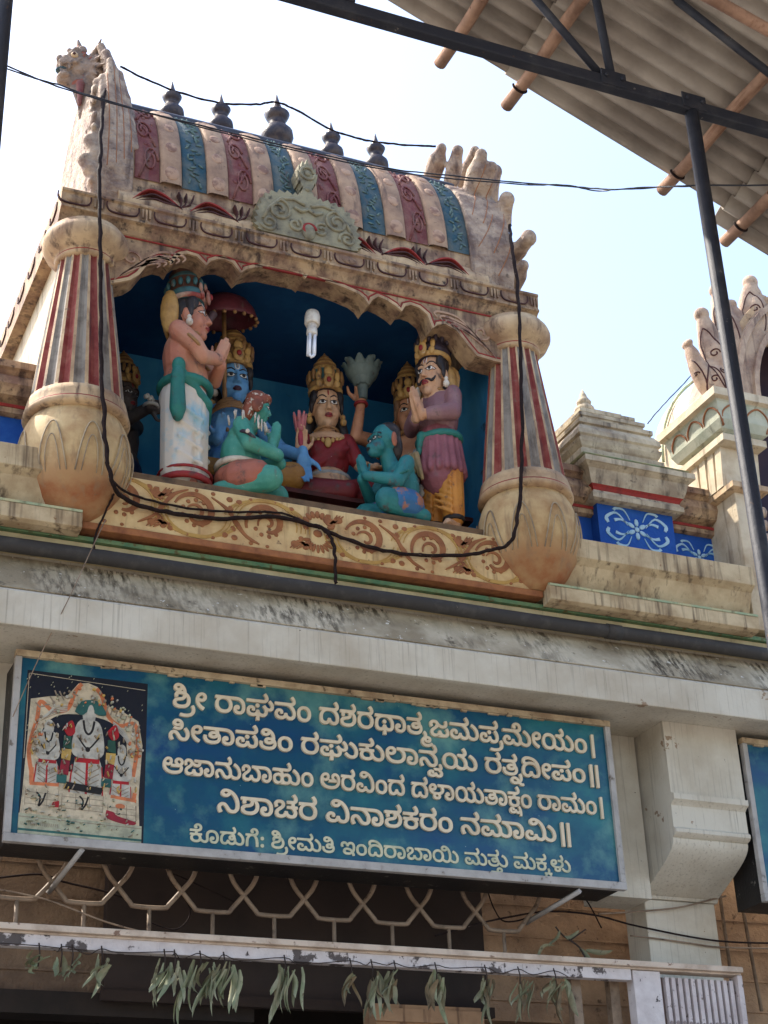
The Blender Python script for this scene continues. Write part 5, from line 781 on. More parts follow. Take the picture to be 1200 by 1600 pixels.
b.build('swag_line', m_line, cor)
# base moulding under the vault
b = MB().prism_x([(8.085, 8.055), (8.075, 8.09), (8.085, 8.13), (8.12, 8.18), (8.15, 8.25), (8.15, 8.31), (8.3, 8.31), (8.3, 8.055)], 2.0, 4.55)
mould = b.build('roof_moulding', m_cream, niche, smooth=40)
b, c2 = MB(), MB()
for s, xc in ((1, 2.08), (1, 2.45), (-1, 3.72), (-1, 4.08), (-1, 4.4)):
    for k in range(3):
        pth = [(xc+s*(.0+.02*k), 8.1), (xc+s*(.1+.02*k), 8.20-.03*k), (xc+s*.2, 8.19-.03*k), (xc+s*.3, 8.12), (xc+s*.33, 8.09)]
        (b if k == 0 else c2).strip_y(smooth2(pth, 4), [.003+.007*sin(pi*i/16) for i in range(17)], 8.078, 8.16)
    for k in range(3): c2.strip_y(smooth2([(xc+s*.3, 8.1), (xc+s*(.32+.03*k), 8.17), (xc+s*(.3+.05*k), 8.24)], 4), .007, 8.082, 8.155)
b.build('leaf_line', m_redline, mould); c2.build('leaf_line', m_line, mould)

# vault
def vy(t): return 8.64-.51*cos(t), 8.28+.91*sin(t)
def vn(t): 
    v = Vector((0, -.91*cos(t), .51*sin(t))); return v.normalized()
def vpt(x, t, h=0):
    y, z = vy(t); n = vn(t); return Vector((x, y, z))+n*h
b = MB().prism_x([vy(pi*i/24) for i in range(25)]+[(9.15, 8.06), (8.13, 8.06)], 2.05, 4.5); vault = b.build('vault', m_cornice, niche)
m_bandc = M('band_plaster', L((170, 138, 110)), L((132, 104, 86)), 6, .4, .65, streak=L((104, 82, 70)), s_lo=.56, s_hi=.72, spot=L((86, 70, 60)), sp_lo=.64, sp_hi=.72)
x = 2.105; kinds = 'RCTCRCTCRCTCRCTC'; kinds = 'RCTCRCTCRCTCRCT'; bw = .1555
for i, kd in enumerate(kinds):
    xa, xb = x+i*bw, x+(i+1)*bw
    h = .03 if kd == 'C' else .008; N = 14; prof = []
    b = MB(); vs = []
    cols = [(xa+.006, 0), (xa+.012, h*.7), (xa+.03, h), (xb-.03, h), (xb-.012, h*.7), (xb-.006, 0)] if kd == 'C' else [(xa-.004, .002), (xa, h), (xb, h), (xb+.004, .002)]
    for k in range(N+1):
        t = .03+1.48*k/N
        for cx, ch in cols: vs.append(vpt(cx, t, ch))
    m = len(cols)
    b.add(vs, [(k*m+j, k*m+j+1, (k+1)*m+j+1, (k+1)*m+j) for k in range(N) for j in range(m-1)], 0, True)
    bo = b.build('roof_band', {'R': m_maroon, 'C': m_bandc, 'T': m_teal}[kd], vault)
    r = MB(); xm = (xa+xb)/2; rr = random.Random(i)
    if kd == 'C':
        for t, sz in ((.12, .05), (.38, .042), (.64, .04), (.9, .036), (1.14, .03)):
            R = Vector((0, -1, 0)).rotation_difference(vn(t)).to_matrix(); r.ball(vpt(xm, t, h-.002), (sz, .009, sz*1.15), 12, 0, R)
        r.build('disc_relief', m_relief, bo)
    elif kd == 'R':
        for t, sg in ((.22, 1), (.55, -1), (.88, 1)):
            pth = [vpt(xm+sg*.02+(.05-.036*q/16)*cos(q*.62), t+(.13-.09*q/16)*sin(q*.62), h+.006) for q in range(17)]; r.tube(pth, .0075, 5)
            r.tube([vpt(xm-sg*.055, t-.18, h+.004), vpt(xm-sg*.02, t-.05, h+.006), vpt(xm+sg*.05, t+.12, h+.004)], .008, 5)
        for q in range(10): r.ball(vpt(xm+rr.uniform(-.06, .06), rr.uniform(.08, 1.25), h), (.014, .008, .018), 6)
        r.build('scroll_relief', m_maroon if i % 2 else m_relief if i == 99 else m_maroon, bo)
    else:
        for q in range(46):
            a = rr.uniform(0, 3); R = Matrix.Rotation(a, 3, 'Y'); r.ball(vpt(xm+rr.uniform(-.042, .042), .08+1.25*q/46, h+.004), (.009, .007, .026), 6, 0, R)
        r.build('leaf_relief', m_teal2, bo)
b = MB().prism_x([(8.5, 9.15), (8.49, 9.215), (8.52, 9.25), (8.76, 9.25), (8.79, 9.215), (8.78, 9.15)], 2.0, 4.56); b.build('ridge', m_ridge, vault, bevel=.006)
# kalasha finials on the ridge
for px_, s in ((268, 1.0), (345, 1.0), (433, 1.32), (518, 1.0), (588, 1.0)):
    q = P(px_, 160+.24*(px_-200), 8.64)
    s *= 1.12; prof = [(.05, 0), (.062, .012), (.05, .03), (.078, .05), (.092, .085), (.088, .115), (.06, .145), (.04, .155), (.05, .168), (.042, .18), (.052, .19), (.06, .2), (.072, .225), (.06, .235), (.034, .25), (.03, .265), (.02, .29), (.003, .35)]
    MB().lathe([(r*s*.86, z*s*1.0) for r, z in prof], (q.x, 8.64, 9.245), 20).build('finial', m_finial, vault)

# gable ends with flame leaves
hs = [(8.14, 8.06), (8.105, 8.2), (8.10, 8.42), (8.14, 8.68), (8.24, 8.92), (8.40, 9.12), (8.64, 9.24)]
hs = hs+[(2*8.64-y, z) for y, z in hs[::-1][1:]]
def flame(prims, p0, p1, r0, r1, tip=.6):
    p0, p1 = Vector(p0), Vector(p1); m_ = p0.lerp(p1, .55); d = (p1-p0)
    prims += [('c', p0, m_, r0, r0*1.05), ('c', m_, p1, r0*.95, r1*1.05), ('e', p1, (r1*1.15, r1*1.15, r1*1.25))]
pr = [('px', hs, 4.44, 4.77)]
for (x0, y0, x1, y1, X, r0, r1) in ((738, 302, 752, 242, 4.62, .075, .04), (752, 315, 768, 262, 4.7, .07, .04), (748, 350, 774, 268, 4.76, .08, .045), (768, 385, 792, 312, 4.8, .085, .05), (795, 410, 826, 372, 4.84, .06, .05), (800, 450, 818, 415, 4.84, .06, .035), (705, 285, 715, 236, 4.66, .06, .04), (722, 285, 742, 236, 4.82, .05, .035), (675, 275, 690, 232, 4.56, .07, .035)):
    flame(pr, PX(x0, y0, X), PX(x1, y1, X), r0, r1)
gr = blob('gable_end', pr, m_carved, niche, .014, 2, local=False)
for x1, y1, X, rr_ in ((692, 226, 4.56, .035), (716, 222, 4.7, .03), (740, 226, 4.82, .032)):
    pass
pr = [('px', hs, 1.83, 2.09)]
for (x0, y0, x1, y1, Y, r0, r1) in ((190, 190, 166, 84, 8.33, .06, .03), (178, 120, 158, 74, 8.36, .045, .028), (198, 200, 186, 118, 8.36, .055, .03), (178, 205, 152, 130, 8.28, .05, .03), (206, 210, 198, 160, 8.3, .045, .025), (166, 240, 146, 185, 8.2, .05, .03), (158, 270, 140, 220, 8.15, .055, .04), (150, 280, 132, 250, 8.14, .05, .04)):
    flame(pr, P(x0, y0, Y), P(x1, y1, Y), r0, r1)
for (x0, y0, x1, y1, Y, r0) in ((160, 262, 160, 120, 8.13, .035), (174, 262, 172, 96, 8.12, .04), (188, 255, 180, 110, 8.13, .036), (200, 245, 190, 132, 8.14, .034), (211, 232, 201, 165, 8.16, .028)):
    flame(pr, P(x0, y0, Y), P(x1, y1, Y+.12), r0, r0*.6)
for k in range(60):                     # carved scales down the outer face
    rr = random.Random(k); yy = rr.uniform(8.12, 8.3); zz = rr.uniform(8.1, 9.0); pr.append(('e', (1.828, yy, zz), (.02, .03, .028)))
gl = blob('gable_end', pr, m_carved, niche, .013, 2, local=False)
# horned lion mask on the left gable
H = P(122, 118, 8.56); k_ = 1.0
def o_(dx, dy, dz): return H+Vector((dx, dy, dz))*k_
pr = [('e', o_(.03, 0, .0), (.12, .13, .12)), ('e', o_(-.05, -.02, .03), (.09, .10, .07)), ('e', o_(-.10, -.02, .045), (.055, .085, .05)), ('e', o_(-.10, -.02, -.075), (.05, .07, .03)), ('c', o_(-.02, -.02, -.09), o_(-.11, -.02, -.09), .05, .035),
      ('e', o_(-.05, -.09, .085), (.05, .03, .03)), ('e', o_(-.14, -.05, .06), (.025, .03, .025)), ('c', o_(.02, 0, .08), o_(.0, -.02, .2), .05, .035), ('c', o_(.0, -.02, .2), o_(-.02, -.02, .29), .03, .008), ('c', o_(-.03, -.05, .1), o_(-.08, -.06, .14), .035, .02),
      ('c', o_(.08, -.05, .05), o_(.14, -.06, .14), .05, .02), ('c', o_(.05, -.04, -.1), o_(.06, -.02, -.34), .07, .05), ('c', o_(.0, -.04, -.12), o_(.02, -.04, -.30), .05, .02), ('c', o_(-.03, -.04, -.12), o_(-.0, -.05, -.27), .03, .015), ('c', o_(.1, -.02, -.05), o_(.12, 0, -.3), .07, .06),
      ('c', o_(-.13, -.05, .02), o_(-.13, -.05, -.03), .015, .008), ('c', o_(-.08, -.09, .01), o_(-.08, -.09, -.04), .014, .008)]
for k in range(26):
    a = 2*pi*k/26; pr.append(('e', o_(.10+.02*(k % 2), .15*cos(a), .02+.15*sin(a)), (.035, .03, .03)))
for k in range(8): pr.append(('c', o_(-.06+.02*k, -.1, .11-.004*k*k), o_(-.05+.02*k, -.115, .125-.004*k*k), .018, .012))
rr = random.Random(21)
for k in range(9): pr.append(('c', o_(-.14+.012*k, -.075-.006*k, .02-.011*(k % 3)), o_(-.12+.014*k, -.085-.004*k, .055+.01*(k % 2)), .011, .007))      # wrinkled lip and snout
for k in range(7): pr.append(('c', o_(-.13+.02*k, -.06, -.035), o_(-.13+.02*k, -.065, -.065), .009, .004))                                            # teeth
for k in range(16):
    a = -.9+.25*k; pr.append(('e', o_(.05+.05*sin(3*k), -.1, .02+.13*sin(a)), (.028, .02, .02)))
for k in range(14): pr.append(('c', o_(-.02+.012*k, -.06, -.13-.006*(k % 4)), o_(-.02+.015*k, -.065, -.24-.03*(k % 3)), .014, .006))
for k in range(20):
    a = .3+5.2*k/19; r0, r1 = .12, .2+.035*(k % 3); pr.append(('c', o_(.07, r0*cos(a), .02+r0*sin(a)), o_(.09+.03*(k % 2), r1*cos(a+.18), .02+r1*sin(a+.18)), .028, .006))
lh = blob('lion_mask', pr, M('lion_plaster', L((160, 138, 120)), L((110, 96, 90)), 9, .4, .65, spot=L((74, 78, 88)), sp_lo=.58, sp_hi=.68, spot2=L((150, 84, 66)), sp2_scale=9, sp2_lo=.62, bump=1.0, bscale=20, bdist=.03), niche, .0075, 1, local=False)
relief('carved_line', gl, [smooth2([(P(x0, y0, 8.1).x, P(x0, y0, 8.1).z), (P((x0+x1)/2+4, (y0+y1)/2, 8.15).x, P((x0+x1)/2+4, (y0+y1)/2, 8.15).z), (P(x1, y1, 8.25).x, P(x1, y1, 8.25).z)], 8) for x0, y0, x1, y1 in ((167, 258, 165, 120), (181, 255, 176, 108), (194, 248, 185, 120), (206, 236, 196, 140))], .0035, m_brown)
relief('carved_line', gr, [smooth2([(P(x0, y0, 8.1).x, P(x0, y0, 8.1).z), (P((x0+x1)/2+3, (y0+y1)/2, 8.15).x, P((x0+x1)/2+3, (y0+y1)/2, 8.15).z), (P(x1, y1, 8.2).x, P(x1, y1, 8.2).z)], 8) for x0, y0, x1, y1 in ((742, 330, 756, 262), (758, 345, 770, 285), (748, 385, 766, 340), (772, 395, 786, 335), (780, 430, 792, 380))], .0035, m_brown)
b = MB(); b.ball(o_(-.115, -.03, -.022), (.045, .045, .012), 12); b.build('tongue', m_teal, lh)
b = MB(); b.ball(o_(-.055, -.118, .06), (.026, .018, .024), 12); b.ball(o_(-.062, -.133, .06), (.012, .008, .012), 8, 1); b.build('eye', [m_cream, m_line], lh)
b = MB(); b.cap(o_(-.0, -.09, -.15), o_(.0, -.1, -.33), .03, .012); b.build('wattle', m_maroon, lh)

# central scroll ornament on the roof moulding
kd = [(2.91, 8.06), (2.875, 8.10), (2.88, 8.17), (2.895, 8.25), (2.93, 8.33), (2.99, 8.385), (3.07, 8.41), (3.15, 8.41), (3.19, 8.43), (3.205, 8.48), (3.175, 8.54), (3.165, 8.60), (3.19, 8.66), (3.235, 8.70), (3.28, 8.66), (3.305, 8.60), (3.295, 8.54), (3.265, 8.48), (3.28, 8.43), (3.32, 8.41), (3.40, 8.41), (3.48, 8.385), (3.54, 8.33), (3.575, 8.25), (3.59, 8.17), (3.595, 8.10), (3.56, 8.06)]
kp = smooth2(kd, 3); kk = []
for i, (a, c) in enumerate(kp):                          # scalloped outline
    f_ = 1+.035*(1 if i % 2 else -1); kk.append((3.235+(a-3.235)*f_, 8.06+(c-8.06)*(f_ if c > 8.1 else 1)))
kud = MB().prism_y(kk, 8.045, 8.16).build('kudu_ornament', m_kudu, niche)
b = MB()
for s in (-1, 1):
    for r0, r1, a0, a1, cx, cz in ((.085, .02, radians(90), radians(90)+s*9.5, 3.235+s*.2, 8.25), (.06, .012, radians(200), radians(200)-s*9, 3.235+s*.27, 8.13), (.055, .012, radians(60), radians(60)+s*8, 3.235+s*.09, 8.16)):
        b.tube([(x_, 8.042, z_) for x_, z_ in spiral(cx, cz, r0, r1, a0, a1, 26)], .011, 6)
    b.tube([(3.235+s*.02, 8.042, 8.33), (3.235+s*.1, 8.042, 8.36), (3.235+s*.19, 8.042, 8.34), (3.235+s*.27, 8.042, 8.25), (3.235+s*.31, 8.042, 8.15)], .012, 6)
    b.tube([(3.235+s*.0, 8.042, 8.30), (3.235+s*.05, 8.036, 8.27), (3.235+s*.1, 8.042, 8.3)], .012, 6)
b.tube([(x_, 8.042, z_) for x_, z_ in spiral(3.235, 8.60, .045, .05, 0, 2*pi, 18)], .011, 6); b.ball((3.235, 8.046, 8.60), (.025, .015, .025), 10); b.ball((3.235, 8.046, 8.47), (.022, .015, .02), 10)
b.ball((3.235, 8.046, 8.13), (.05, .025, .07), 12)
b.build('ornament_scroll', m_kudu, kud)
b = MB(); b.tube([(x_, 8.036, z_) for x_, z_ in spiral(3.235, 8.14, .05, .02, 0, 7, 18)], .011, 6); b.build('ornament_core', m_redline, kud)

merge(cor, 'swag_line', 'frieze_relief'); merge(mould, 'leaf_line'); merge(val, 'valance_rim', 'valance_line', 'valance_scroll'); merge(kud, 'ornament_scroll', 'ornament_core')
for o in vault.children: merge(o, 'disc_relief', 'scroll_relief', 'leaf_relief')
for o in niche.children: merge(o, 'petal_line')
# walls, ceiling
b = MB().box(1.72, 1.86, 8.42, 9.85, 5.8, 7.841).box(4.69, 4.83, 8.42, 9.85, 5.8, 7.841).box(1.72, 4.83, 9.76, 9.9, 5.8, 7.841)
b.build('side_wall', m_cream_side, niche)
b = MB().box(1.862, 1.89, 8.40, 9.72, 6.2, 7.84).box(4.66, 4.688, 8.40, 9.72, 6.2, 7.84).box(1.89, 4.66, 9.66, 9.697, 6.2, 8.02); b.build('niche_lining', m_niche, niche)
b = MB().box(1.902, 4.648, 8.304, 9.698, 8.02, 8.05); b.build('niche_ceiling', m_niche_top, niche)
b = MB().box(2.6, 4.5, 8.62, 9.4, 6.252, 6.50).box(2.5, 4.55, 8.55, 9.45, 6.50, 6.53); b.build('dais', M('dais_paint', L((84, 40, 36)), L((60, 34, 30)), 6), niche)
# spiral lamp on its holder
lamp = thing('lamp', 'unlit white spiral tube lamp hanging from a white holder inside the niche', 'lamp', P(488, 497, 8.31))
q = lamp.location
m_wp = M('lamp_plastic', L((226, 220, 206)), L((200, 190, 176)), 20, rough=.4, bump=0)
m_tubew = M('lamp_glass', L((244, 246, 250)), None, rough=.2, bump=0)
ax = Vector((-.012, -.02, -.1)).normalized()
MB().lathe([(.02, -.05), (.045, -.04), (.05, -.01), (.05, .05), (.042, .07)], q, 20, axis=ax).build('holder', m_wp, lamp)
MB().lathe([(.03, .07), (.034, .08), (.02, .09), (.034, .105), (.036, .15), (.03, .165)], q, 20, axis=ax).build('lamp_base', m_wp, lamp)
b = MB()
for dx in (-.017, .017):
    for dy in (-.012, .012): b.tube([q+ax*.16+Vector((dx, dy, 0)), q+ax*.34+Vector((dx, dy, 0))], .011, 8)
b.tube([q+ax*.34+Vector((-.017, -.012, 0)), q+ax*.36, q+ax*.34+Vector((.017, -.012, 0))], .011, 8)
b.build('glass_tube', m_tubew, lamp)
m_bk = m_cable
b = MB().tube([q+Vector((0, 0, .04)), q+Vector((0, .02, .07))], .008, 6); b.build('flex', m_bk, lamp)
# ================================================================== STATUES (figures face -Y in their own frame)
def skin(name, c, c2, **k):
    kw = dict(scale=7, lo=.42, hi=.7, rough=.55, bump=.4, bscale=38, spec=.4, spot=L((78, 66, 60)), sp_scale=14, sp_lo=.6, sp_hi=.74, spot2=L((196, 190, 178)), sp2_scale=52, sp2_lo=.725, streak=L((112, 98, 88)), s_lo=.6, s_hi=.76, s_map=(22, 22, 5)); kw.update(k)
    return M(name, L(c), L(c2), **kw)
s_gold = skin('gold_paint', (158, 118, 72), (108, 78, 52)); s_gold2 = skin('ochre_paint', (196, 156, 92), (150, 112, 66)); s_black = skin('black_paint', (34, 30, 32), (50, 44, 44)); s_white = skin('white_paint', (226, 222, 214), (200, 196, 190))
s_red = skin('lip_red', (150, 40, 40), (130, 40, 44)); s_tealgrey = skin('crown_teal', (62, 104, 108), (46, 78, 84)); s_darkhat = skin('crown_dark', (62, 52, 62), (44, 38, 48)); s_silver = skin('silver_paint', (170, 168, 160), (120, 116, 110)); s_pearl = skin('pearl_paint', (216, 206, 190), (180, 168, 150))
s_eye = M('eye_white', L((228, 226, 220)), None, rough=.4, bump=0)

class Head:
    def __init__(s, c, k=1.0, ang=0, tilt=0):
        s.c = Vector(c); s.k = k; s.R = Matrix.Rotation(ang, 3, 'Z') @ Matrix.Rotation(tilt, 3, 'X'); s.rot = (tilt, 0, ang)
    def t(s, *p): return s.c+s.R @ (Vector(p)*s.k)
    def e(s, c, r): return ('e', s.t(*c), tuple(a*s.k for a in r), s.rot)
    def cc(s, a, b, r0, r1): return ('c', s.t(*a), s.t(*b), r0*s.k, r1*s.k)
    def prims(s, neck=True):
        r = [s.e((0, .012, .025), (.097, .11, .115)), s.e((0, -.022, -.04), (.080, .082, .098)), s.e((0, -.072, -.112), (.03, .027, .026)), s.e((-.043, -.058, -.045), (.036, .034, .042)), s.e((.043, -.058, -.045), (.036, .034, .042)),
             s.cc((0, -.098, .018), (0, -.118, -.03), .0105, .015), s.e((0, -.124, -.036), (.015, .013, .012)), s.e((-.016, -.108, -.04), (.011, .012, .009)), s.e((.016, -.108, -.04), (.011, .012, .009)),
             s.e((0, -.104, -.069), (.026, .012, .008)), s.e((0, -.101, -.082), (.02, .012, .009)), s.e((-.038, -.086, .008), (.024, .014, .014)), s.e((.038, -.086, .008), (.024, .014, .014)), s.e((-.038, -.082, .036), (.03, .014, .01)), s.e((.038, -.082, .036), (.03, .014, .01)),
             s.e((-.102, .005, -.02), (.012, .026, .042)), s.e((.102, .005, -.02), (.012, .026, .042))]
        if neck: r += [s.cc((0, .012, -.08), (0, .02, -.2), .055, .062)]
        return r
    def paint(s, body, thing_, iris=s_black, lip=s_red, brow=s_black, tilak='v', tcol=None, mous=False, eyes=True):
        me = body.data; bv = BVHTree.FromPolygons([v.co for v in me.vertices], [p.vertices for p in me.polygons])
        d = (s.R @ Vector((0, 1, 0))).normalized()
        def hit(u, w_, lift=.0016):
            h = bv.ray_cast(s.t(u, -.4, w_), d)
            return (h[0]+h[1]*lift*s.k) if h[0] is not None else s.t(u, -.09, w_)
        def patch(name, mat, fn, rings=4, n=20, lift=.0016):
            b = MB(); vs = [hit(*fn(0, 0), lift)]
            for i in range(1, rings+1):
                for k in range(n): vs.append(hit(*fn(i/rings, 2*pi*k/n), lift))
            fs = [(0, 1+k, 1+(k+1) % n) for k in range(n)]
            for i in range(rings-1):
                a, c = 1+i*n, 1+(i+1)*n; fs += [(a+k, c+k, c+(k+1) % n, a+(k+1) % n) for k in range(n)]
            b.add(vs, fs, 0, True); return b.build(name, mat, thing_, local=True)
        def stroke(name, mat, pts, r, rs=None, lift=.001):
            q = smooth2(pts, 5); n = len(q); rr_ = [s.k*r*(.35+.65*sin(pi*(.12+.8*i/(n-1)))) for i in range(n)] if rs is None else [s.k*r]*n
            return MB().tube([hit(u, w_, lift) for u, w_ in q], rr_, 6).build(name, mat, thing_, local=True)
        if eyes:
            for sx in (-1, 1):
                cx = .038*sx
                patch('eye', s_eye, lambda r, a: (cx+.024*r*cos(a), .007+.0092*r*sin(a)*(1-.5*abs(cos(a))**2)), 3, 18)
                patch('iris', iris, lambda r, a: (cx+.0105*r*cos(a), .0082+.0086*r*sin(a)), 2, 14, .003)
                stroke('eyelid', s_black, [(cx-.03, .006), (cx-.014, .0155), (cx+.006, .017), (cx+.03, .007)] if sx > 0 else [(cx-.03, .007), (cx-.006, .017), (cx+.014, .0155), (cx+.03, .006)], .0036)
                stroke('eyelid', s_black, [(cx-.025, .003), (cx, -.004), (cx+.025, .003)], .0018)
                stroke('eyebrow', brow, [(sx*.012, .036), (sx*.035, .049), (sx*.058, .046), (sx*.07, .034)], .0048)
        patch('lips', lip, lambda r, a: (.026*r*cos(a), -.075+.0135*r*sin(a)*(1-.5*abs(cos(a))**3)), 3, 18)
        stroke('mouth_line', s_black, [(-.024, -.0745), (-.008, -.0765), (0, -.0755), (.008, -.0765), (.024, -.0745)], .0016)
        if tilak == 'u':
            stroke('forehead_mark', s_white, [(-.012, .085), (-.011, .055), (0, .046), (.011, .055), (.012, .085)], .0036, 1); stroke('forehead_mark', tcol or s_gold2, [(0, .085), (0, .056)], .0032, 1)
        elif tilak == 'v':
            stroke('forehead_mark', tcol or s_red, [(0, .088), (0, .07), (0, .05)], .0052)
        elif tilak == 'w':
            stroke('forehead_mark', s_white, [(-.01, .085), (-.009, .05)], .0032, 1); stroke('forehead_mark', s_white, [(.01, .085), (.009, .05)], .0032, 1); stroke('forehead_mark', tcol or s_red, [(0, .083), (0, .052)], .003, 1)
        if mous:
            for sx in (-1, 1):
                MB().tube([hit(sx*u, w_, .003) for u, w_ in smooth2([(.004, -.056), (.025, -.058), (.045, -.066), (.062, -.058), (.07, -.044)], 4)], [s.k*.0085*sin(pi*(.15+.8*(1-i/16))) for i in range(17)], 7).build('moustache', s_black, thing_, local=True)
    def hair(s, thing_, locks=True, mat=None):
        pr = [s.e((0, .03, .045), (.106, .105, .108)), s.e((-.085, -.028, .055), (.028, .045, .045)), s.e((.085, -.028, .055), (.028, .045, .045)), s.e((0, .07, -.03), (.098, .06, .12)), s.e((0, -.055, .108), (.07, .04, .022)), s.e((-.1, -.02, .01), (.014, .022, .05)), s.e((.1, -.02, .01), (.014, .022, .05))]
        if locks:
            for sx in (-1, 1): pr += [s.cc((sx*.1, .04, -.06), (sx*.14, .045, -.19), .04, .03), s.cc((sx*.14, .045, -.19), (sx*.17, .02, -.25), .032, .02)]
        return blob('hair', pr, mat or s_black, thing_, .009, 2)
    def crown(s, thing_, h=.33, mats=(s_gold, s_gold2, s_darkhat), r=.105, front=True, tip=True, base=.085):
        ax = s.R @ Vector((0, .05, 1)); b = MB()
        z = lambda t: t*h*s.k
        rows = [(.95, 0, 1), (1.08, .02, 1), (1.10, .07, 1), (1.0, .09, 0), (1.06, .12, 0), (1.08, .2, 0), (.97, .23, 2), (.94, .26, 2), (.95, .45, 2), (.86, .5, 1), (.9, .53, 1), (.84, .57, 0), (.70, .61, 0), (.74, .65, 1), (.72, .69, 0), (.5, .73, 0), (.54, .77, 1), (.46, .81, 0), (.27, .85, 0), (.3, .885, 1), (.2, .91, 0), (.10, .93, 0), (.12, .95, 1), (.02, 1.0, 1)] if tip else \
               [(.95, 0, 1), (1.08, .03, 1), (1.10, .10, 1), (1.0, .13, 0), (1.05, .16, 0), (1.06, .26, 0), (.96, .30, 2), (.93, .33, 2), (.99, .58, 2), (.96, .64, 0), (.99, .67, 0), (.9, .72, 0), (.78, .80, 2), (.84, .88, 2), (.7, .97, 2), (.02, 1.0, 2)]
        b.lathe([(q[0]*r*s.k, z(q[1]), q[2]) for q in rows], s.t(0, .012, base), 28, axis=ax)
        o = b.build('crown', list(mats), thing_, local=True)
        d = MB(); R0 = Vector((0, 0, 1)).rotation_difference(ax.normalized()).to_matrix()
        for k in range(16):                       # row of raised petals round the band
            a = 2*pi*k/16; q = R0 @ Vector((1.06*r*s.k*cos(a), 1.06*r*s.k*sin(a), z(.36 if tip else .45)))
            d.ball(s.t(0, .012, base)+q, (.016*s.k, .016*s.k, (.04 if tip else .026)*s.k), 8)
        d.build('crown_petal', mats[0], o, local=True)
        if front:
            f = MB(); c = s.t(0, -1.08*r, base+.04); rr_ = s.k
            f.ball(c, (.036*rr_, .016*rr_, .044*rr_), 12, 0, s.R); f.ball(s.t(0, -1.24*r, base+.04), (.016*rr_, .01*rr_, .018*rr_), 10, 1, s.R)
            for sx in (-1, 1):
                f.ball(s.t(sx*.055, -.092, base+.03), (.026*rr_, .014*rr_, .026*rr_), 10, 0, s.R); f.ball(s.t(sx*.062, -.085, base+.075), (.02*rr_, .014*rr_, .03*rr_), 10, 0, s.R)
            f.ball(s.t(0, -.105, base+.1), (.03*rr_, .014*rr_, .03*rr_), 10, 0, s.R)
            f.build('crown_medallion', [mats[1], s_red], o, local=True)
        return o
    def earrings(s, thing_, mat=None, big=False):
        for sx in (-1, 1):
            b = MB().ball(s.t(sx*.112, -.012, -.075), .022*s.k, 12); b.ball(s.t(sx*.112, -.012, -.045), .014*s.k, 10)
            if big: b.ball(s.t(sx*.118, .05, .03), (.018*s.k, .06*s.k, .1*s.k), 14, 0, s.R)
            b.build('earring', mat or s_pearl, thing_, local=True)

def hand(wr, d, side, n, k=1.0, curl=.25, spread=.0, thumb=1):
    """palm, four unequal bent fingers and a thumb leaving the side of the palm"""
    wr, d, side, n = Vector(wr), Vector(d).normalized(), Vector(side).normalized(), Vector(n).normalized()
    rot = Matrix((side, d, n)).transposed().to_euler('XYZ'); pr = [('e', wr+d*.045*k, (.042*k, .055*k, .021*k), tuple(rot)), ('c', wr-d*.02*k, wr+d*.03*k, .027*k, .03*k)]
    for i, ln in enumerate((.068, .08, .075, .058)):
        o_ = (i-1.5); b0 = wr+d*(.082-.006*abs(o_))*k+side*o_*.0205*k
        d1 = (d+side*o_*spread+n*curl*.6).normalized(); p1 = b0+d1*ln*.55*k; d2 = (d+side*o_*spread*.8+n*curl*1.8).normalized(); p2 = p1+d2*ln*.5*k
        pr += [('c', b0, p1, .0105*k, .0098*k), ('c', p1, p2, .0098*k, .0075*k)]
    t0 = wr+d*.025*k-side*.036*k*thumb; t1 = t0+(d*.6-side*.75*thumb+n*.3).normalized()*.045*k; t2 = t1+(d*.95-side*.25*thumb+n*.3).normalized()*.035*k
    return pr+[('c', t0, t1, .0145*k, .0115*k), ('c', t1, t2, .0115*k, .0085*k)]
def namaste(c, up, fwd, k=1.0):
    """two palms pressed together at c, fingers along up"""
    c, up, fwd = Vector(c), Vector(up).normalized(), Vector(fwd).normalized(); lat = up.cross(fwd).normalized(); pr = []
    for sx in (-1, 1):
        w_ = c+lat*sx*.019*k-up*.06*k
        pr += hand(w_, (up+lat*-.06*sx), fwd, lat*-sx, k, .03, 0, 1)
    return pr
def torus_pts(c, rx, ry, n=24, tz=0, a0=0, a1=2*pi): return [Vector(c)+Vector((rx*cos(a0+(a1-a0)*i/n), ry*sin(a0+(a1-a0)*i/n), tz*sin(a0+(a1-a0)*i/n))) for i in range(n+1)]
def ring_part(name, mat, par_, c, rx, ry, r, tz=0, a0=0, a1=2*pi): return MB().tube(torus_pts(c, rx, ry, 28, tz, a0, a1), r, 8).build(name, mat, par_, local=True)
def place(px, py, Y, z): q = P(px, py, Y); return (q.x, Y, z)
def loc(q, tt): v = Matrix.Rotation(-tt.rotation_euler.z, 3, 'Z') @ (q-tt.location); return Vector((v.x/tt.scale.x, v.y/tt.scale.y, v.z))      # world point in a statue's own frame
FL = 6.252; G = 'painted plaster statues inside the niche'

s_redband = skin('crown_red', (140, 62, 52), (190, 170, 150)); s_brownhat = skin('crown_brown', (92, 60, 48), (70, 48, 42))
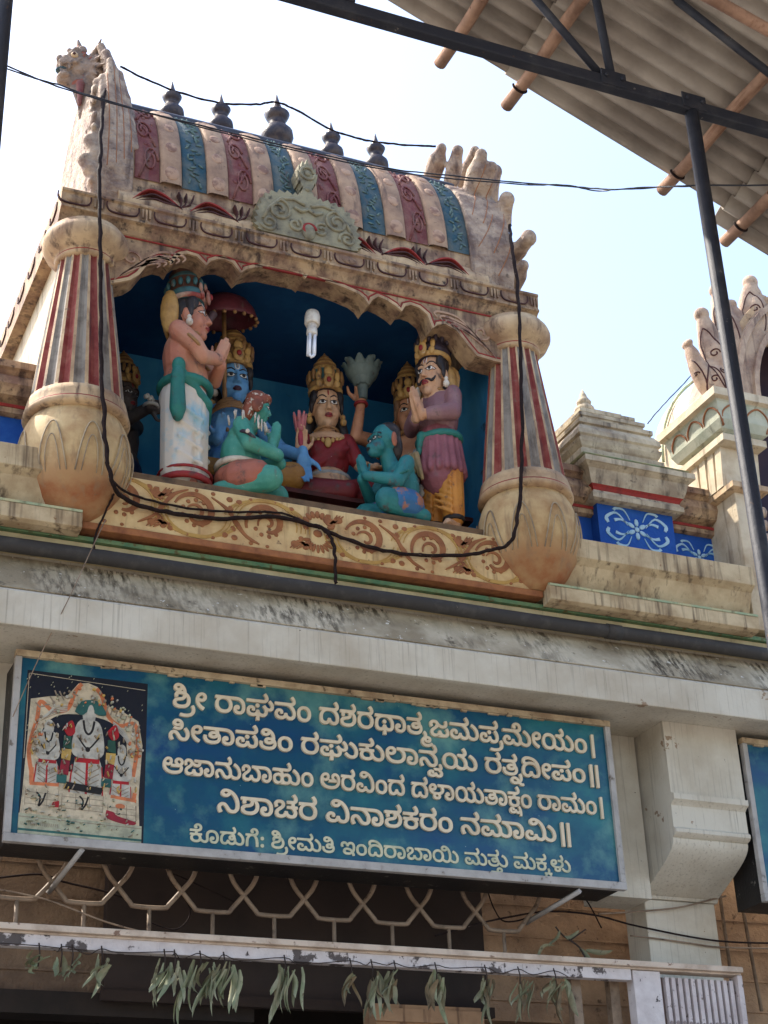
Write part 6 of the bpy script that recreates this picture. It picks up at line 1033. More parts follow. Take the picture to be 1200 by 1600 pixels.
# ---- standing figure in a white lower garment with folded hands (left)
t = thing('statue', 'tall standing statue in salmon top and white dhoti with teal sash, hands folded', 'statue', place(284, 752, 8.36, FL), radians(58), G, 0.86)
hd = Head((0, -.035, 1.225), 1.2, radians(6), radians(-4))
pr = hd.prims()+[('e', (0, 0, .93), (.19, .155, .22)), ('e', (0, -.015, .77), (.175, .165, .17)), ('e', (0, .0, 1.05), (.185, .11, .07)), ('c', (-.175, 0, 1.055), (-.2, -.13, .93), .072, .06), ('c', (.175, 0, 1.055), (.2, -.13, .93), .072, .06), ('c', (-.2, -.13, .93), (-.17, -.18, .85), .06, .054), ('c', (.2, -.13, .93), (.17, -.18, .85), .06, .054), ('c', (-.17, -.18, .85), (-.04, -.26, .885), .052, .04), ('c', (.17, -.18, .85), (.04, -.26, .885), .052, .04)]
pr += namaste((0, -.275, .955), (0, -.4, 1), (0, -1, -.4), 1.05)
pr += [('c', (-.07, 0, .66), (-.07, 0, .08), .09, .05), ('c', (.07, 0, .66), (.07, 0, .08), .09, .05), ('c', (-.07, 0, .08), (-.075, -.1, .03), .05, .035), ('c', (.07, 0, .08), (.075, -.1, .03), .05, .035)]
sk = skin('salmon_skin', (188, 120, 96), (196, 148, 118), scale=3)
bo = blob('body', pr, sk, t)
hd.paint(bo, t, tilak='u'); hd.hair(t, False); hd.crown(t, .22, (s_tealgrey, s_redband, s_brownhat), .112, True, False); hd.earrings(t)
b = MB().ball((.0, .12, 1.24), (.16, .04, .15), 16); b.ball((-.13, .08, 1.23), (.05, .07, .16), 14); b.ball((.11, .07, 1.22), (.045, .06, .14), 14); b.build('shoulder_wing', s_gold2, t, local=True)
dm = M('dhoti_cloth', L((214, 206, 192)), L((150, 192, 206)), 5, .5, .66, rough=.6, bump=.15, bscale=30, streak=L((122, 172, 196)), s_lo=.58, s_hi=.7, s_map=(9, 9, .8), spot=L((120, 110, 100)), sp_lo=.7, sp_hi=.76)
pr = [('c', (-.075, .01, .60), (-.08, .01, .10), .135, .125), ('c', (.075, .01, .60), (.08, .01, .10), .135, .125), ('e', (0, .0, .64), (.195, .175, .12)), ('c', (0, -.06, .6), (0, -.075, .1), .13, .105)]
for k in range(7): pr.append(('c', (-.09+.03*k, -.172+.01*abs(k-3), .58), (-.085+.028*k, -.165+.008*abs(k-3), .08), .015, .018))
for k in range(4): pr.append(('c', (-.205, -.05+.01*k, .5-.1*k), (-.09, -.165, .44-.1*k), .013, .015))
for k in range(4): pr.append(('c', (.205, -.05+.01*k, .5-.1*k), (.09, -.165, .44-.1*k), .013, .015))
blob('dhoti', pr, dm, t, .009, 2)
ring_part('hem', s_red, t, (0, -.02, .045), .19, .175, .022); ring_part('hem', s_red, t, (0, -.02, .10), .2, .185, .01)
te = skin('teal_cloth', (44, 122, 110), (34, 98, 94))
pr = [('c', a, c, .03, .03) for a, c in zip(torus_pts((0, -.01, .715), .19, .175, 20, .0), torus_pts((0, -.01, .715), .19, .175, 20, .0)[1:])]
pr += [('c', (-.2, -.03, .74), (-.03, -.19, .58), .038, .03), ('c', (-.03, -.19, .58), (.12, -.15, .52), .032, .02), ('e', (-.215, -.02, .78), (.05, .05, .055)), ('c', (-.22, -.02, .74), (-.235, -.02, .68), .045, .055), ('c', (-.235, -.02, .66), (-.235, -.025, .47), .05, .06), ('e', (-.235, -.025, .44), (.05, .045, .06))]
blob('sash', pr, te, t, .009, 2)
for sx in (-1, 1): MB().tube([Vector((sx*.197, -.128, .94))+Vector((.068*cos(a), .05*sin(a), .05*sin(a))) for a in [2*pi*i/16 for i in range(17)]], .013, 6).build('armlet', s_gold, t, local=True)
ring_part('necklace', s_gold, t, (0, -.03, 1.07), .09, .085, .013, -.03)

# ---- blue seated figure with tall gold crown
t = thing('statue', 'seated blue faced statue with tall gold crown, partly behind the kneeling green statue', 'statue', place(356, 720, 8.88, 6.50), radians(-8), G, 0.9)
sk = skin('blue_skin', (104, 160, 204), (76, 130, 182))
hd = Head((.03, -.03, .90), 1.25, radians(4), radians(2))
EL, EW = loc(P(438, 703, 8.74), t), loc(P(470, 712, 8.60), t)
pr = hd.prims()+[('e', (0, 0, .5), (.19, .14, .24)), ('e', (0, 0, .67), (.2, .11, .08)), ('e', (0, -.02, .25), (.2, .17, .16)), ('c', (-.19, 0, .66), (-.25, -.08, .42), .068, .055), ('c', (-.25, -.08, .42), (-.12, -.25, .36), .052, .04),
     ('c', (.19, 0, .66), EL, .068, .055), ('c', EL, EW, .052, .04), ('c', (-.12, -.05, .14), (-.34, -.28, .12), .11, .085), ('c', (.12, -.05, .14), (.4, -.24, .14), .11, .085), ('c', (-.34, -.28, .12), (.1, -.32, .08), .08, .06), ('c', (.4, -.24, .14), (.05, -.3, .07), .08, .06)]
pr += hand(EW+Vector((.012, -.02, .0)), (.04, -.12, -1), (.95, .2, 0), (.1, -.9, .1), 1.4, .2, .0, -1)+hand((-.12, -.25, .36), (.2, -.3, 1), (1, 0, -.2), (0, -1, -.2), 1.1)
bo = blob('body', pr, sk, t, .0085)
hd.paint(bo, t, tilak='u', lip=skin('dark_lip', (70, 34, 50), (60, 30, 44))); hd.hair(t, True); hd.crown(t, .29, (s_gold, s_gold2, s_gold), .108); hd.earrings(t, s_pearl)
blob('garment', [('c', (-.12, -.05, .14), (-.35, -.29, .12), .125, .1), ('c', (.12, -.05, .14), (.41, -.25, .14), .125, .1), ('c', (-.34, -.3, .11), (.1, -.34, .08), .09, .07), ('e', (0, 0, .2), (.23, .19, .13)), ('c', (.41, -.25, .14), (.05, -.32, .07), .09, .07)], skin('ochre_cloth', (176, 128, 58), (140, 96, 48)), t, .01, 2)
b = MB()
for k in range(5): b.tube(torus_pts((0, -.03, .7-.035*k), .1+.02*k, .09+.02*k, 24, -.04-.01*k), .010, 6)
for k in range(15):
    a = pi+pi*k/14; b.ball((.19*cos(a), -.03+.17*sin(a), .55-.09*abs(sin(a))), .016, 8)
b.build('necklace', s_gold, t, local=True)
b = MB()
for sx in (-1, 1):
    for k in range(4): b.ball((sx*(.14+.03*k), -.01-.01*k, .74-.03*k), (.05, .05, .03), 10)
b.build('shoulder_ornament', s_gold2, t, local=True)

# ---- green kneeling figure in front (left)
t = thing('statue', 'green kneeling statue with peeling brown head turned right, in front of the blue figure', 'statue', place(382, 782, 8.33, FL-.02), radians(62), G, 0.88)
sk = skin('green_skin', (62, 140, 124), (88, 158, 140), spot=L((190, 190, 170)), sp_lo=.68, sp_hi=.72)
hd = Head((0, -.10, .66), .72, radians(14), radians(12))
pr = hd.prims()+[('e', (0, .03, .33), (.155, .14, .17)), ('e', (0, .02, .45), (.15, .1, .08)), ('e', (0, .04, .2), (.16, .15, .12)), ('c', (-.145, 0, .475), (-.19, -.06, .33), .062, .052), ('c', (.145, 0, .475), (.19, -.06, .33), .062, .052), ('c', (-.19, -.06, .33), (-.06, -.24, .29), .055, .042), ('c', (.19, -.06, .33), (.06, -.24, .29), .055, .042), ('c', (-.05, -.2, .3), (-.0, -.19, .45), .035, .03),
     ('c', (-.11, .0, .11), (-.14, -.2, .10), .1, .085), ('c', (.11, .0, .11), (.14, -.2, .10), .1, .085), ('c', (-.14, -.2, .09), (-.13, .16, .05), .07, .05), ('c', (.14, -.2, .09), (.13, .16, .05), .07, .05)]
pr += namaste((0, -.22, .47), (0, -.1, 1), (0, -1, -.1), .85)
bo = blob('body', pr, sk, t); hd.paint(bo, t, tilak=None, lip=s_black)
pr = [hd.e((0, .03, .06), (.125, .12, .10)), hd.e((0, -.06, .1), (.09, .05, .04)), hd.e((0, .09, -.05), (.11, .07, .13)), hd.e((-.11, .02, -.02), (.035, .06, .08)), hd.e((.11, .02, -.02), (.035, .06, .08))]
blob('headdress', pr, M('peeling_brown', L((140, 78, 56)), L((110, 64, 50)), 10, spot=L((206, 196, 176)), sp_scale=26, sp_lo=.55, sp_hi=.58, rough=.6), t, .008, 2)
b = MB()
rr = random.Random(5)
for k in range(26):
    a = rr.uniform(pi*.75, pi*1.6); z = rr.uniform(.5, .6); r = .13+.09*(.6-z)/.1; p0 = Vector((r*cos(a)*1.1, .0+r*sin(a)*.8, z)); b.tube([p0, p0+Vector((rr.uniform(-.01, .01), rr.uniform(-.01, .01), -rr.uniform(.03, .08)))], .006, 5)
b.build('peeling_flake', s_pearl, t, local=True)
blob('loin_cloth', [('c', (-.12, .02, .13), (-.13, -.1, .13), .112, .105), ('c', (.12, .02, .13), (.13, -.1, .13), .112, .105), ('e', (0, .04, .16), (.19, .175, .1))], skin('orange_cloth', (168, 100, 80), (140, 80, 66)), t, .009, 2)
ring_part('belt', s_pearl, t, (0, .035, .235), .168, .155, .022, .01)
for sx in (-1, 1):
    MB().tube([Vector((sx*.187, -.055, .37))+Vector((.06*cos(a), .05*sin(a), .03*sin(a))) for a in [2*pi*i/16 for i in range(17)]], .012, 6).build('armlet', s_darkhat, t, local=True)
    MB().ball((sx*.25, -.06, .375), .016, 10).build('armlet_stone', s_pearl, t, local=True)

# ---- seated figure in a red blouse holding a lotus bud
t = thing('statue', 'seated statue in red blouse and skirt holding a pink lotus bud, at the centre', 'statue', place(512, 760, 8.86, 6.53), radians(-18), G, 0.82)
sk = skin('fair_skin', (206, 166, 128), (190, 140, 104))
hd = Head((0, -.03, .80), 1.25, radians(6), radians(3))
LW = loc(P(470, 712, 8.66), t)
pr = hd.prims()+[('e', (0, 0, .42), (.165, .125, .22)), ('e', (0, 0, .57), (.18, .10, .07)), ('e', (0, -.02, .2), (.19, .17, .16)), ('c', (-.17, 0, .565), (-.24, -.06, .38), .06, .05), ('c', (-.24, -.06, .38), LW, .047, .036), ('c', (.17, 0, .565), (.26, -.02, .38), .06, .05), ('c', (.26, -.02, .38), (.34, -.15, .3), .047, .036)]
pr += hand(LW+Vector((0, -.01, .015)), (.06, -.1, 1), (1, .1, 0), (.1, -1, .1), 1.2, .5, 0, -1)+hand((.34, -.15, .3), (.3, -.6, -.3), (.8, .5, 0), (0, .2, 1), 1.1)
bo = blob('body', pr, sk, t); hd.paint(bo, t, tilak='v'); hd.hair(t, True); hd.crown(t, .27, (s_gold, s_gold2, s_tealgrey), .105, True, True, .09); hd.earrings(t, s_gold2)
rc = skin('red_cloth', (140, 36, 38), (108, 28, 34))
blob('blouse', [('e', (0, -.01, .42), (.182, .14, .185)), ('e', (-.075, -.095, .45), (.085, .075, .08)), ('e', (.075, -.095, .45), (.085, .075, .08)), ('c', (-.165, 0, .555), (-.225, -.05, .42), .07, .062), ('c', (.165, 0, .555), (.235, -.02, .42), .07, .062), ('c', (-.12, -.12, .36), (.13, -.13, .5), .03, .03), ('c', (-.1, -.13, .33), (.15, -.12, .46), .025, .025)], rc, t, .009, 2)
blob('skirt', [('c', (-.1, -.05, .1), (-.32, -.26, .1), .13, .11), ('c', (.1, -.05, .1), (.34, -.22, .1), .13, .11), ('c', (-.3, -.28, .08), (.15, -.32, .06), .1, .07), ('c', (.34, -.24, .08), (-.1, -.3, .06), .1, .07), ('e', (0, 0, .16), (.21, .18, .14))], skin('maroon_cloth', (118, 34, 36), (88, 26, 30)), t, .01, 2)
ring_part('belt', s_silver, t, (0, -.01, .265), .17, .15, .02)
ring_part('necklace', s_gold, t, (0, -.02, .615), .10, .085, .010, -.02)
b = MB()
for k in range(9):
    a = pi*1.12+pi*.76*k/8; b.ball((.135*cos(a), -.01+.14*sin(a), .585-.075*abs(sin(a))), (.016, .012, .022), 8)
b.ball((0, -.155, .49), (.03, .014, .04), 10); b.build('pendant', s_gold2, t, local=True)
b = MB().cap(LW+Vector((0, -.03, .06)), LW+Vector((-.005, -.035, .18)), .02, .024); lot = b.build('lotus_stem', skin('pink_stem', (178, 66, 78), (150, 50, 64)), t, local=True)
b = MB()
for k in range(7):
    a = 2*pi*k/7; b.cap(LW+Vector((.018*cos(a)-.005, .018*sin(a)-.035, .18)), LW+Vector((.052*cos(a)-.005, .052*sin(a)-.035, .29)), .024, .008)
b.cap(LW+Vector((-.005, -.035, .18)), LW+Vector((-.005, -.035, .31)), .03, .01); b.build('lotus_bud', skin('pink_petal', (196, 120, 116), (170, 90, 94)), t, local=True)
ring_part('bangle', s_gold, t, LW, .04, .038, .009)

# ---- figure raising a lotus flower (back right)
t = thing('statue', 'crowned statue raising a grey lotus flower overhead, behind the monkey faced statue', 'statue', place(646, 745, 8.93, 6.50), radians(-30), G, 0.85)
sk = skin('tan_skin', (198, 144, 108), (170, 112, 84))
hd = Head((.0, -.03, .95), 1.15, radians(4), radians(3))
e_ = P(556, 682, 8.84); w_ = P(564, 632, 8.80)
E_, W_ = loc(e_, t), loc(w_, t)
pr = hd.prims()+[('e', (0, 0, .55), (.17, .125, .25)), ('e', (0, 0, .74), (.185, .10, .07)), ('e', (0, 0, .25), (.19, .16, .25)), ('c', (-.17, 0, .735), E_, .062, .05), ('c', E_, W_, .05, .036), ('c', (.17, 0, .735), (.26, -.05, .52), .06, .05), ('c', (.26, -.05, .52), (.2, -.2, .42), .047, .036)]
pr += hand(W_+Vector((0, 0, .015)), (.05, -.05, 1), (1, 0, 0), (0, -1, 0), 1.35, .9, 0, 1)+hand((.2, -.2, .42), (-.2, -.5, .2), (.5, .5, .7), (-.5, .2, .5), 1.1)
bo = blob('body', pr, sk, t); hd.paint(bo, t, tilak='w'); hd.hair(t, True, skin('brown_lock', (150, 112, 82), (110, 80, 60))); hd.crown(t, .31, (s_gold, s_gold2, s_darkhat), .104); hd.earrings(t, s_gold)
bc = skin('brown_cloth', (150, 78, 60), (118, 60, 52))
blob('garment', [('e', (0, -.02, .46), (.185, .15, .19)), ('e', (-.07, -.1, .52), (.08, .07, .08)), ('e', (.07, -.1, .52), (.08, .07, .08)), ('c', (0, -.05, .3), (0, -.1, .02), .22, .2), ('c', (-.1, -.08, .25), (-.22, -.2, .12), .15, .13), ('c', (-.05, -.1, .45), (-.2, -.2, .1), .09, .08)], bc, t, .01, 2)
ring_part('necklace', s_gold, t, (0, -.03, .775), .1, .085, .014, -.03); ring_part('bangle', s_red, t, W_, .046, .046, .012)
m_lot = skin('grey_petal', (112, 128, 124), (74, 92, 96))
c = W_+Vector((.02, -.02, .09)); b = MB().lathe([(.035, -.06), (.04, 0), (.045, .05), (.075, .08), (.115, .11), (.135, .15), (.135, .19), (.12, .2), (.01, .19)], c, 22); lo5 = b.build('lotus_flower', m_lot, t, local=True)
b = MB()
for rw, n, r0, z0, tilt, sz in ((0, 9, .08, .10, .45, 1.15), (1, 10, .115, .16, .6, 1.2), (2, 8, .125, .2, 1.1, .8)):
    for k in range(n):
        a = 2*pi*(k+.5*rw)/n; R = Matrix.Rotation(a, 3, 'Z') @ Matrix.Rotation(tilt, 3, 'Y'); b.ball(c+Vector((r0*cos(a), r0*sin(a), z0)), (.012*sz, .038*sz, .062*sz), 10, 0, R)
b.build('lotus_petals', m_lot, lo5, local=True)

# ---- monkey faced kneeling figure
t = thing('statue', 'kneeling teal statue with monkey face and folded hands looking left', 'statue', place(616, 812, 8.33, FL), radians(-82), G, 0.88)
sk = skin('teal_skin', (44, 124, 124), (34, 100, 108))
hd = Head((0, -.06, .58), .92, 0, radians(4))
pr = [hd.e((0, .02, .03), (.1, .115, .115)), hd.e((0, -.06, -.05), (.07, .07, .07)), hd.e((0, -.11, -.065), (.052, .05, .045)), hd.e((0, -.1, -.1), (.045, .05, .03)), hd.e((0, -.1, .03), (.08, .02, .018)), hd.e((-.04, -.095, .005), (.024, .016, .018)), hd.e((.04, -.095, .005), (.024, .016, .018)), hd.e((0, -.15, -.045), (.016, .012, .012)), hd.e((-.05, -.07, -.06), (.035, .04, .04)), hd.e((.05, -.07, -.06), (.035, .04, .04)), hd.e((-.108, .02, 0), (.014, .03, .042)), hd.e((.108, .02, 0), (.014, .03, .042)), hd.cc((0, .012, -.08), (0, .05, -.2), .06, .07)]
pr += [('e', (0, .06, .27), (.15, .14, .17)), ('e', (0, .05, .37), (.155, .105, .08)), ('e', (0, .06, .17), (.15, .14, .12)), ('c', (-.15, .03, .385), (-.18, -.07, .23), .06, .05), ('c', (.15, .03, .385), (.18, -.07, .23), .06, .05), ('c', (-.18, -.07, .23), (-.03, -.24, .29), .048, .034), ('c', (.18, -.07, .23), (.03, -.24, .29), .048, .034), ('c', (-.1, .02, .1), (-.14, -.15, .1), .095, .08), ('c', (.1, .02, .1), (.14, -.15, .1), .095, .08), ('c', (-.14, -.15, .08), (-.13, .17, .05), .068, .05), ('c', (.14, -.15, .08), (.13, .17, .05), .068, .05)]
pr += namaste((0, -.25, .36), (0, -.25, 1), (0, -1, -.25), .85)
bo = blob('body', pr, sk, t, .0075)
hd.paint(bo, t, tilak=None, lip=s_black)
blob('hair', [hd.e((0, .05, .07), (.105, .1, .09)), hd.e((0, .09, -.02), (.095, .06, .12))], s_black, t, .008, 2)
m_ear = skin('ear_brown', (170, 104, 76), (140, 84, 62))
for sx in (-1, 1): MB().ball(hd.t(sx*.122, .02, -.02), (.014, .024, .055), 10).build('ear_ornament', m_ear, t, local=True)
b = MB(); rr = random.Random(9)
for k in range(9):
    p0 = Vector((-.1+.025*k, .13+.02*sin(k), .5)); b.cap(p0, p0+Vector((.0, .04, -.1-.03*(k % 3))), .022, .014)
b.build('shoulder_scarf', skin('faded_gold', (150, 128, 88), (110, 96, 74)), t, local=True)
blob('loin_cloth', [('c', (-.11, .06, .11), (-.13, -.04, .11), .11, .102), ('c', (.11, .06, .11), (.13, -.04, .11), .11, .102), ('e', (0, .07, .13), (.17, .165, .09))], M('blue_orange_cloth', L((52, 104, 150)), L((160, 108, 86)), 5, .52, .56, rough=.5, bump=.1), t, .009, 2)
for sx in (-1, 1): MB().tube([Vector((sx*.172, -.04, .28))+Vector((.058*cos(a), .05*sin(a), .03*sin(a))) for a in [2*pi*i/16 for i in range(17)]], .011, 6).build('armlet', te, t, local=True)

# ---- moustached standing figure (right)
t = thing('statue', 'standing moustached statue in mauve tunic and orange trousers with folded hands', 'statue', place(694, 822, 8.37, FL), radians(-62), G, 0.77)
sk = skin('warm_skin', (206, 164, 128), (188, 136, 100))
hd = Head((0, -.035, 1.17), 1.28, radians(4), radians(-3))
pr = hd.prims()+[('e', (0, 0, .87), (.18, .14, .22)), ('e', (0, 0, 1.0), (.18, .10, .06)), ('e', (0, 0, .65), (.17, .15, .15)), ('c', (-.175, 0, 1.0), (-.22, -.08, .83), .065, .056), ('c', (.175, 0, 1.0), (.22, -.08, .83), .065, .056), ('c', (-.22, -.08, .83), (-.04, -.26, .80), .052, .038), ('c', (.22, -.08, .83), (.04, -.26, .80), .052, .038), ('e', (0, 0, .55), (.16, .12, .12)),
     ('c', (-.09, 0, .5), (-.1, 0, .06), .08, .06), ('c', (.09, 0, .5), (.1, 0, .06), .08, .06), ('c', (-.1, .0, .045), (-.13, -.13, .03), .048, .035), ('c', (.1, .0, .045), (.13, -.13, .03), .048, .035)]
for sx in (-1, 1):
    for k in range(4): pr.append(('c', (sx*.11+(k-1.5)*.02+sx*.02, -.13, .03), (sx*.115+(k-1.5)*.021+sx*.022, -.165, .022), .012, .010))
pr += namaste((0, -.30, .875), (0, -.4, 1), (0, -1, -.4), 1.2)
bo = blob('body', pr, sk, t); hd.paint(bo, t, tilak='w', mous=True); hd.hair(t, False); hd.crown(t, .24, (s_darkhat, s_gold2, s_darkhat), .112, True, False); hd.earrings(t, s_pearl)
b = MB().ball((0, .13, 1.17), (.17, .04, .14), 16); b.ball((.115, .07, 1.13), (.045, .06, .13), 14); b.ball((-.115, .07, 1.13), (.045, .06, .13), 14); b.build('shoulder_wing', s_gold2, t, local=True)
mv = skin('mauve_cloth', (132, 94, 98), (152, 116, 112))
blob('tunic', [('e', (0, 0, .86), (.195, .155, .2)), ('e', (0, 0, .99), (.19, .11, .065)), ('c', (-.175, 0, .99), (-.225, -.08, .83), .076, .068), ('c', (.175, 0, .99), (.225, -.08, .83), .076, .068), ('c', (-.225, -.08, .83), (-.08, -.225, .805), .066, .05), ('c', (.225, -.08, .83), (.08, -.225, .805), .066, .05), ('c', (0, 0, .7), (0, -.005, .5), .17, .19)], mv, t, .009, 2)
pk_ = skin('pink_cloth', (146, 88, 96), (120, 68, 76))
pr = [('c', (0, 0, .66), (0, -.005, .47), .185, .2)]
for k in range(18):
    a = 2*pi*k/18; pr.append(('c', (.175*cos(a), .165*sin(a), .66), (.2*cos(a), .19*sin(a), .44), .022, .03))
blob('short_skirt', pr, pk_, t, .009, 2)
pr = [('c', a, c, .026, .026) for a, c in zip(torus_pts((0, 0, .69), .19, .165, 20), torus_pts((0, 0, .69), .19, .165, 20)[1:])]+[('c', (-.05, -.18, .69), (-.07, -.2, .57), .035, .025), ('e', (-.05, -.185, .69), (.045, .03, .035))]
blob('sash', pr, te, t, .009, 2)
og = skin('orange_trouser', (204, 140, 62), (176, 108, 48))
pr = []
for sx in (-1, 1):
    pr += [('c', (sx*.09, 0, .5), (sx*.1, 0, .13), .115, .095)]
    for k in range(7): pr.append(('c', (sx*.1-.1, -.05-.012*k, .46-.045*k), (sx*.1+.06, -.098, .36-.042*k), .012, .013))
blob('trousers', pr, og, t, .009, 2)
for sx in (-1, 1): ring_part('anklet', s_black, t, (sx*.1, 0, .095), .076, .076, .018)
b = MB()
for k in range(12):
    b.ball((-.16+.015*(k % 4), -.12-.015*(k % 3), .62-.045*k), (.03, .025, .03), 8)
b.build('tassel', s_silver, t, local=True)
ring_part('necklace', s_gold, t, (0, -.02, 1.035), .1, .085, .012, -.02)

# ---- shadowed figure behind the left column, and the parasol
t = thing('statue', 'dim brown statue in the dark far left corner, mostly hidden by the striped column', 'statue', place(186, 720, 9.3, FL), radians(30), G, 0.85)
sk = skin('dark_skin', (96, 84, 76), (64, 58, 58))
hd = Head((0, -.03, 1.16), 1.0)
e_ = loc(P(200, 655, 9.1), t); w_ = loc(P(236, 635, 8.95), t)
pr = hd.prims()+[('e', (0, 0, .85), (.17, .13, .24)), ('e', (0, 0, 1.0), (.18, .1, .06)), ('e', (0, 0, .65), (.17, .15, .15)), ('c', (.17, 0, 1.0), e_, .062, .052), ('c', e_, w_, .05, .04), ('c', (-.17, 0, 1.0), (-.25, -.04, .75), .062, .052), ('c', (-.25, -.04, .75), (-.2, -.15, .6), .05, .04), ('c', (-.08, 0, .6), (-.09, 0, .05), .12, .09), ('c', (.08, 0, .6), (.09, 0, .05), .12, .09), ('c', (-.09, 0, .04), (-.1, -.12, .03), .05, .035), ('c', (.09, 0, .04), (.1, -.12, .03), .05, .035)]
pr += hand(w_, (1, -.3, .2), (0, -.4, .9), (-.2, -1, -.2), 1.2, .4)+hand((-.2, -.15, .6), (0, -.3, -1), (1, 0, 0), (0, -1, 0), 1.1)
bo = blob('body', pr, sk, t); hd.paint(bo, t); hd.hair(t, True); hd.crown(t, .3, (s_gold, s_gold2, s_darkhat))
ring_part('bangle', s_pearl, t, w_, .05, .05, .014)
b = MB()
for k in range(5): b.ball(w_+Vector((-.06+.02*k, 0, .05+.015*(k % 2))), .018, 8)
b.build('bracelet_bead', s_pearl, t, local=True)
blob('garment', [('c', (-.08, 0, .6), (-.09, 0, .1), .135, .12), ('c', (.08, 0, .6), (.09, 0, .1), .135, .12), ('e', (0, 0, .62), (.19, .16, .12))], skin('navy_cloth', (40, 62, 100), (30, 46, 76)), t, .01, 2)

um = thing('parasol', 'dull maroon ceremonial parasol behind the head of the salmon statue', 'parasol', P(350, 492, 8.66), 0)
q = um.location; ax = Vector((-.1, -.25, 1)).normalized()
pc_ = skin('parasol_cloth', (104, 44, 52), (76, 36, 44))
MB().lathe([(.02, .14), (.08, .13), (.15, .095), (.2, .03), (.215, -.02), (.22, -.045), (.208, -.04), (.195, .02), (.145, .08), (.08, .112), (.02, .12)], q, 28, axis=ax).build('canopy', pc_, um)
b = MB()
for k in range(20):
    a = 2*pi*k/20; R0 = Vector((0, 0, 1)).rotation_difference(ax).to_matrix(); b.ball(q+R0 @ Vector((.217*cos(a), .217*sin(a), -.05)), .014, 8)
b.build('fringe', s_gold, um)
b = MB().tube([q+ax*.13, q-ax*.5, q-ax*1.1], .016, 8); b.build('pole', s_gold, um)
tag(MB().tube([P(309, 533, 8.35), P(326, 502, 8.35), P(334, 490, 8.35)], [.022, .02, .026], 10).build('bow_tip', skin('bow_paint', (96, 70, 66), (70, 52, 54))), 'short dark bow tip rising beside the chin of the salmon statue', 'bow')
# ================================================================== PARAPET
par = thing('parapet', 'weathered cream parapet with moulded ledge and blue painted frieze running behind the niche', 'parapet', (5.6, 8.5, 5.7))
LEDGE = [(8.5, 6.24), (8.03, 6.205), (8.0, 6.195), (8.0, 6.065), (8.03, 6.045), (8.05, 6.03), (8.07, 5.98), (8.12, 5.875), (8.03, 5.855), (8.02, 5.845), (8.02, 5.76), (8.05, 5.748), (8.12, 5.742), (8.12, 5.802), (8.5, 5.802)]
CORN = [(8.44, 6.62), (8.41, 6.63), (8.41, 6.665), (8.44, 6.68), (8.42, 6.70), (8.36, 6.72), (8.33, 6.78), (8.34, 6.83), (8.37, 6.86), (8.35, 6.88), (8.33, 6.89), (8.33, 6.935), (8.36, 6.95), (8.75, 6.95), (8.75, 6.62)]
for k, (xa, xb, xc, xd) in enumerate(((-4.0, 1.86, -4.0, 1.70), (4.765, 6.30, 4.84, 6.52))):
    b = MB().prism_x(LEDGE, xa, xb); lo_ = b.build('ledge', m_ledge_top, par, bevel=.004)
    b = MB().prism_x([(8.018, 5.848), (8.016, 5.862), (8.05, 5.875), (8.09, 5.872)], xa+.003, xb-.003); b.build('ledge_edge', m_pgreen, lo_)
    b = MB().box(xc, xd, 8.45, 8.75, 6.242, 6.62); fr = b.build('frieze', m_blue, par)
    b = MB().prism_x(CORN, xc, xd); co = b.build('cornice', m_cornice, par)
    b = MB().box(xc+.002, xd-.002, 8.405, 8.42, 6.666, 6.686); b.build('red_line', m_redline, co)
def flower(b, x, z, y, s=1):
    b.ball((x, y, z), (.02*s, .004, .02*s), 8)
    for k in range(6):
        a = pi/6+pi*k/3; b.ball((x+.05*s*cos(a), y, z+.05*s*sin(a)), (.03*s, .004, .017*s), 8, 0, Matrix.Rotation(-a, 3, 'Y'))
    for sx in (-1, 1):
        for sz in (-1, 1):
            b.strip_y(smooth2([(x+sx*.07*s, z+sz*.02*s), (x+sx*.15*s, z+sz*.10*s), (x+sx*.23*s, z+sz*.06*s), (x+sx*.22*s, z+sz*.02*s)], 4), [.004+.03*s*(i/12)*(1 if i < 11 else .6) for i in range(13)], y-.003, y+.003)
            b.strip_y(smooth2([(x+sx*.05*s, z+sz*.06*s), (x+sx*.09*s, z+sz*.13*s), (x+sx*.15*s, z+sz*.135*s), (x+sx*.17*s, z+sz*.12*s)], 4), [.004+.02*s*(i/12) for i in range(13)], y-.003, y+.003)
            b.strip_y(smooth2([(x+sx*.05*s, z+sz*.03*s), (x+sx*.12*s, z+sz*.055*s), (x+sx*.17*s, z+sz*.045*s)], 4), [.004+.02*s*(i/8) for i in range(9)], y-.003, y+.003)
b = MB(); flower(b, 6.22, 6.46, 8.448, .8); b.build('painted_scroll', m_bluewhite, fr)

# miniature tower on the parapet
kuta = thing('miniature_tower', 'small square miniature tower with stepped cream roof and blue flowered base beside the niche', 'tower', (5.68, 8.75, 6.2))
kx, ky = 5.68, 8.78
b = MB().box(5.385, 5.975, 8.36, 9.2, 6.235, 6.70); kb = b.build('base_block', m_blue, kuta)
b = MB(); flower(b, 5.68, 6.54, 8.358, 1.0); b.build('painted_flower', m_bluewhite, kb)
m_kuta = M('tower_plaster', L((196, 182, 154)), L((146, 130, 108)), 5, .4, .66, streak=L((84, 74, 64)), s_lo=.52, s_hi=.7, spot=L((92, 80, 68)), sp_lo=.62, sp_hi=.72)
b = MB(); h0 = .36
b.loft_sq(kx, ky, [(.33, .46, 6.69), (.355, .485, 6.70), (.355, .485, 6.735), (.34, .47, 6.75), (.335, .465, 6.765, 1), (.345, .475, 6.785, 1), (.36, .49, 6.80), (.375, .505, 6.84), (.39, .52, 6.9), (.425, .55, 6.925), (.43, .56, 6.93), (.43, .56, 6.97), (.40, .53, 6.985)])
kc = b.build('eave', [m_kuta, m_redline], kuta)
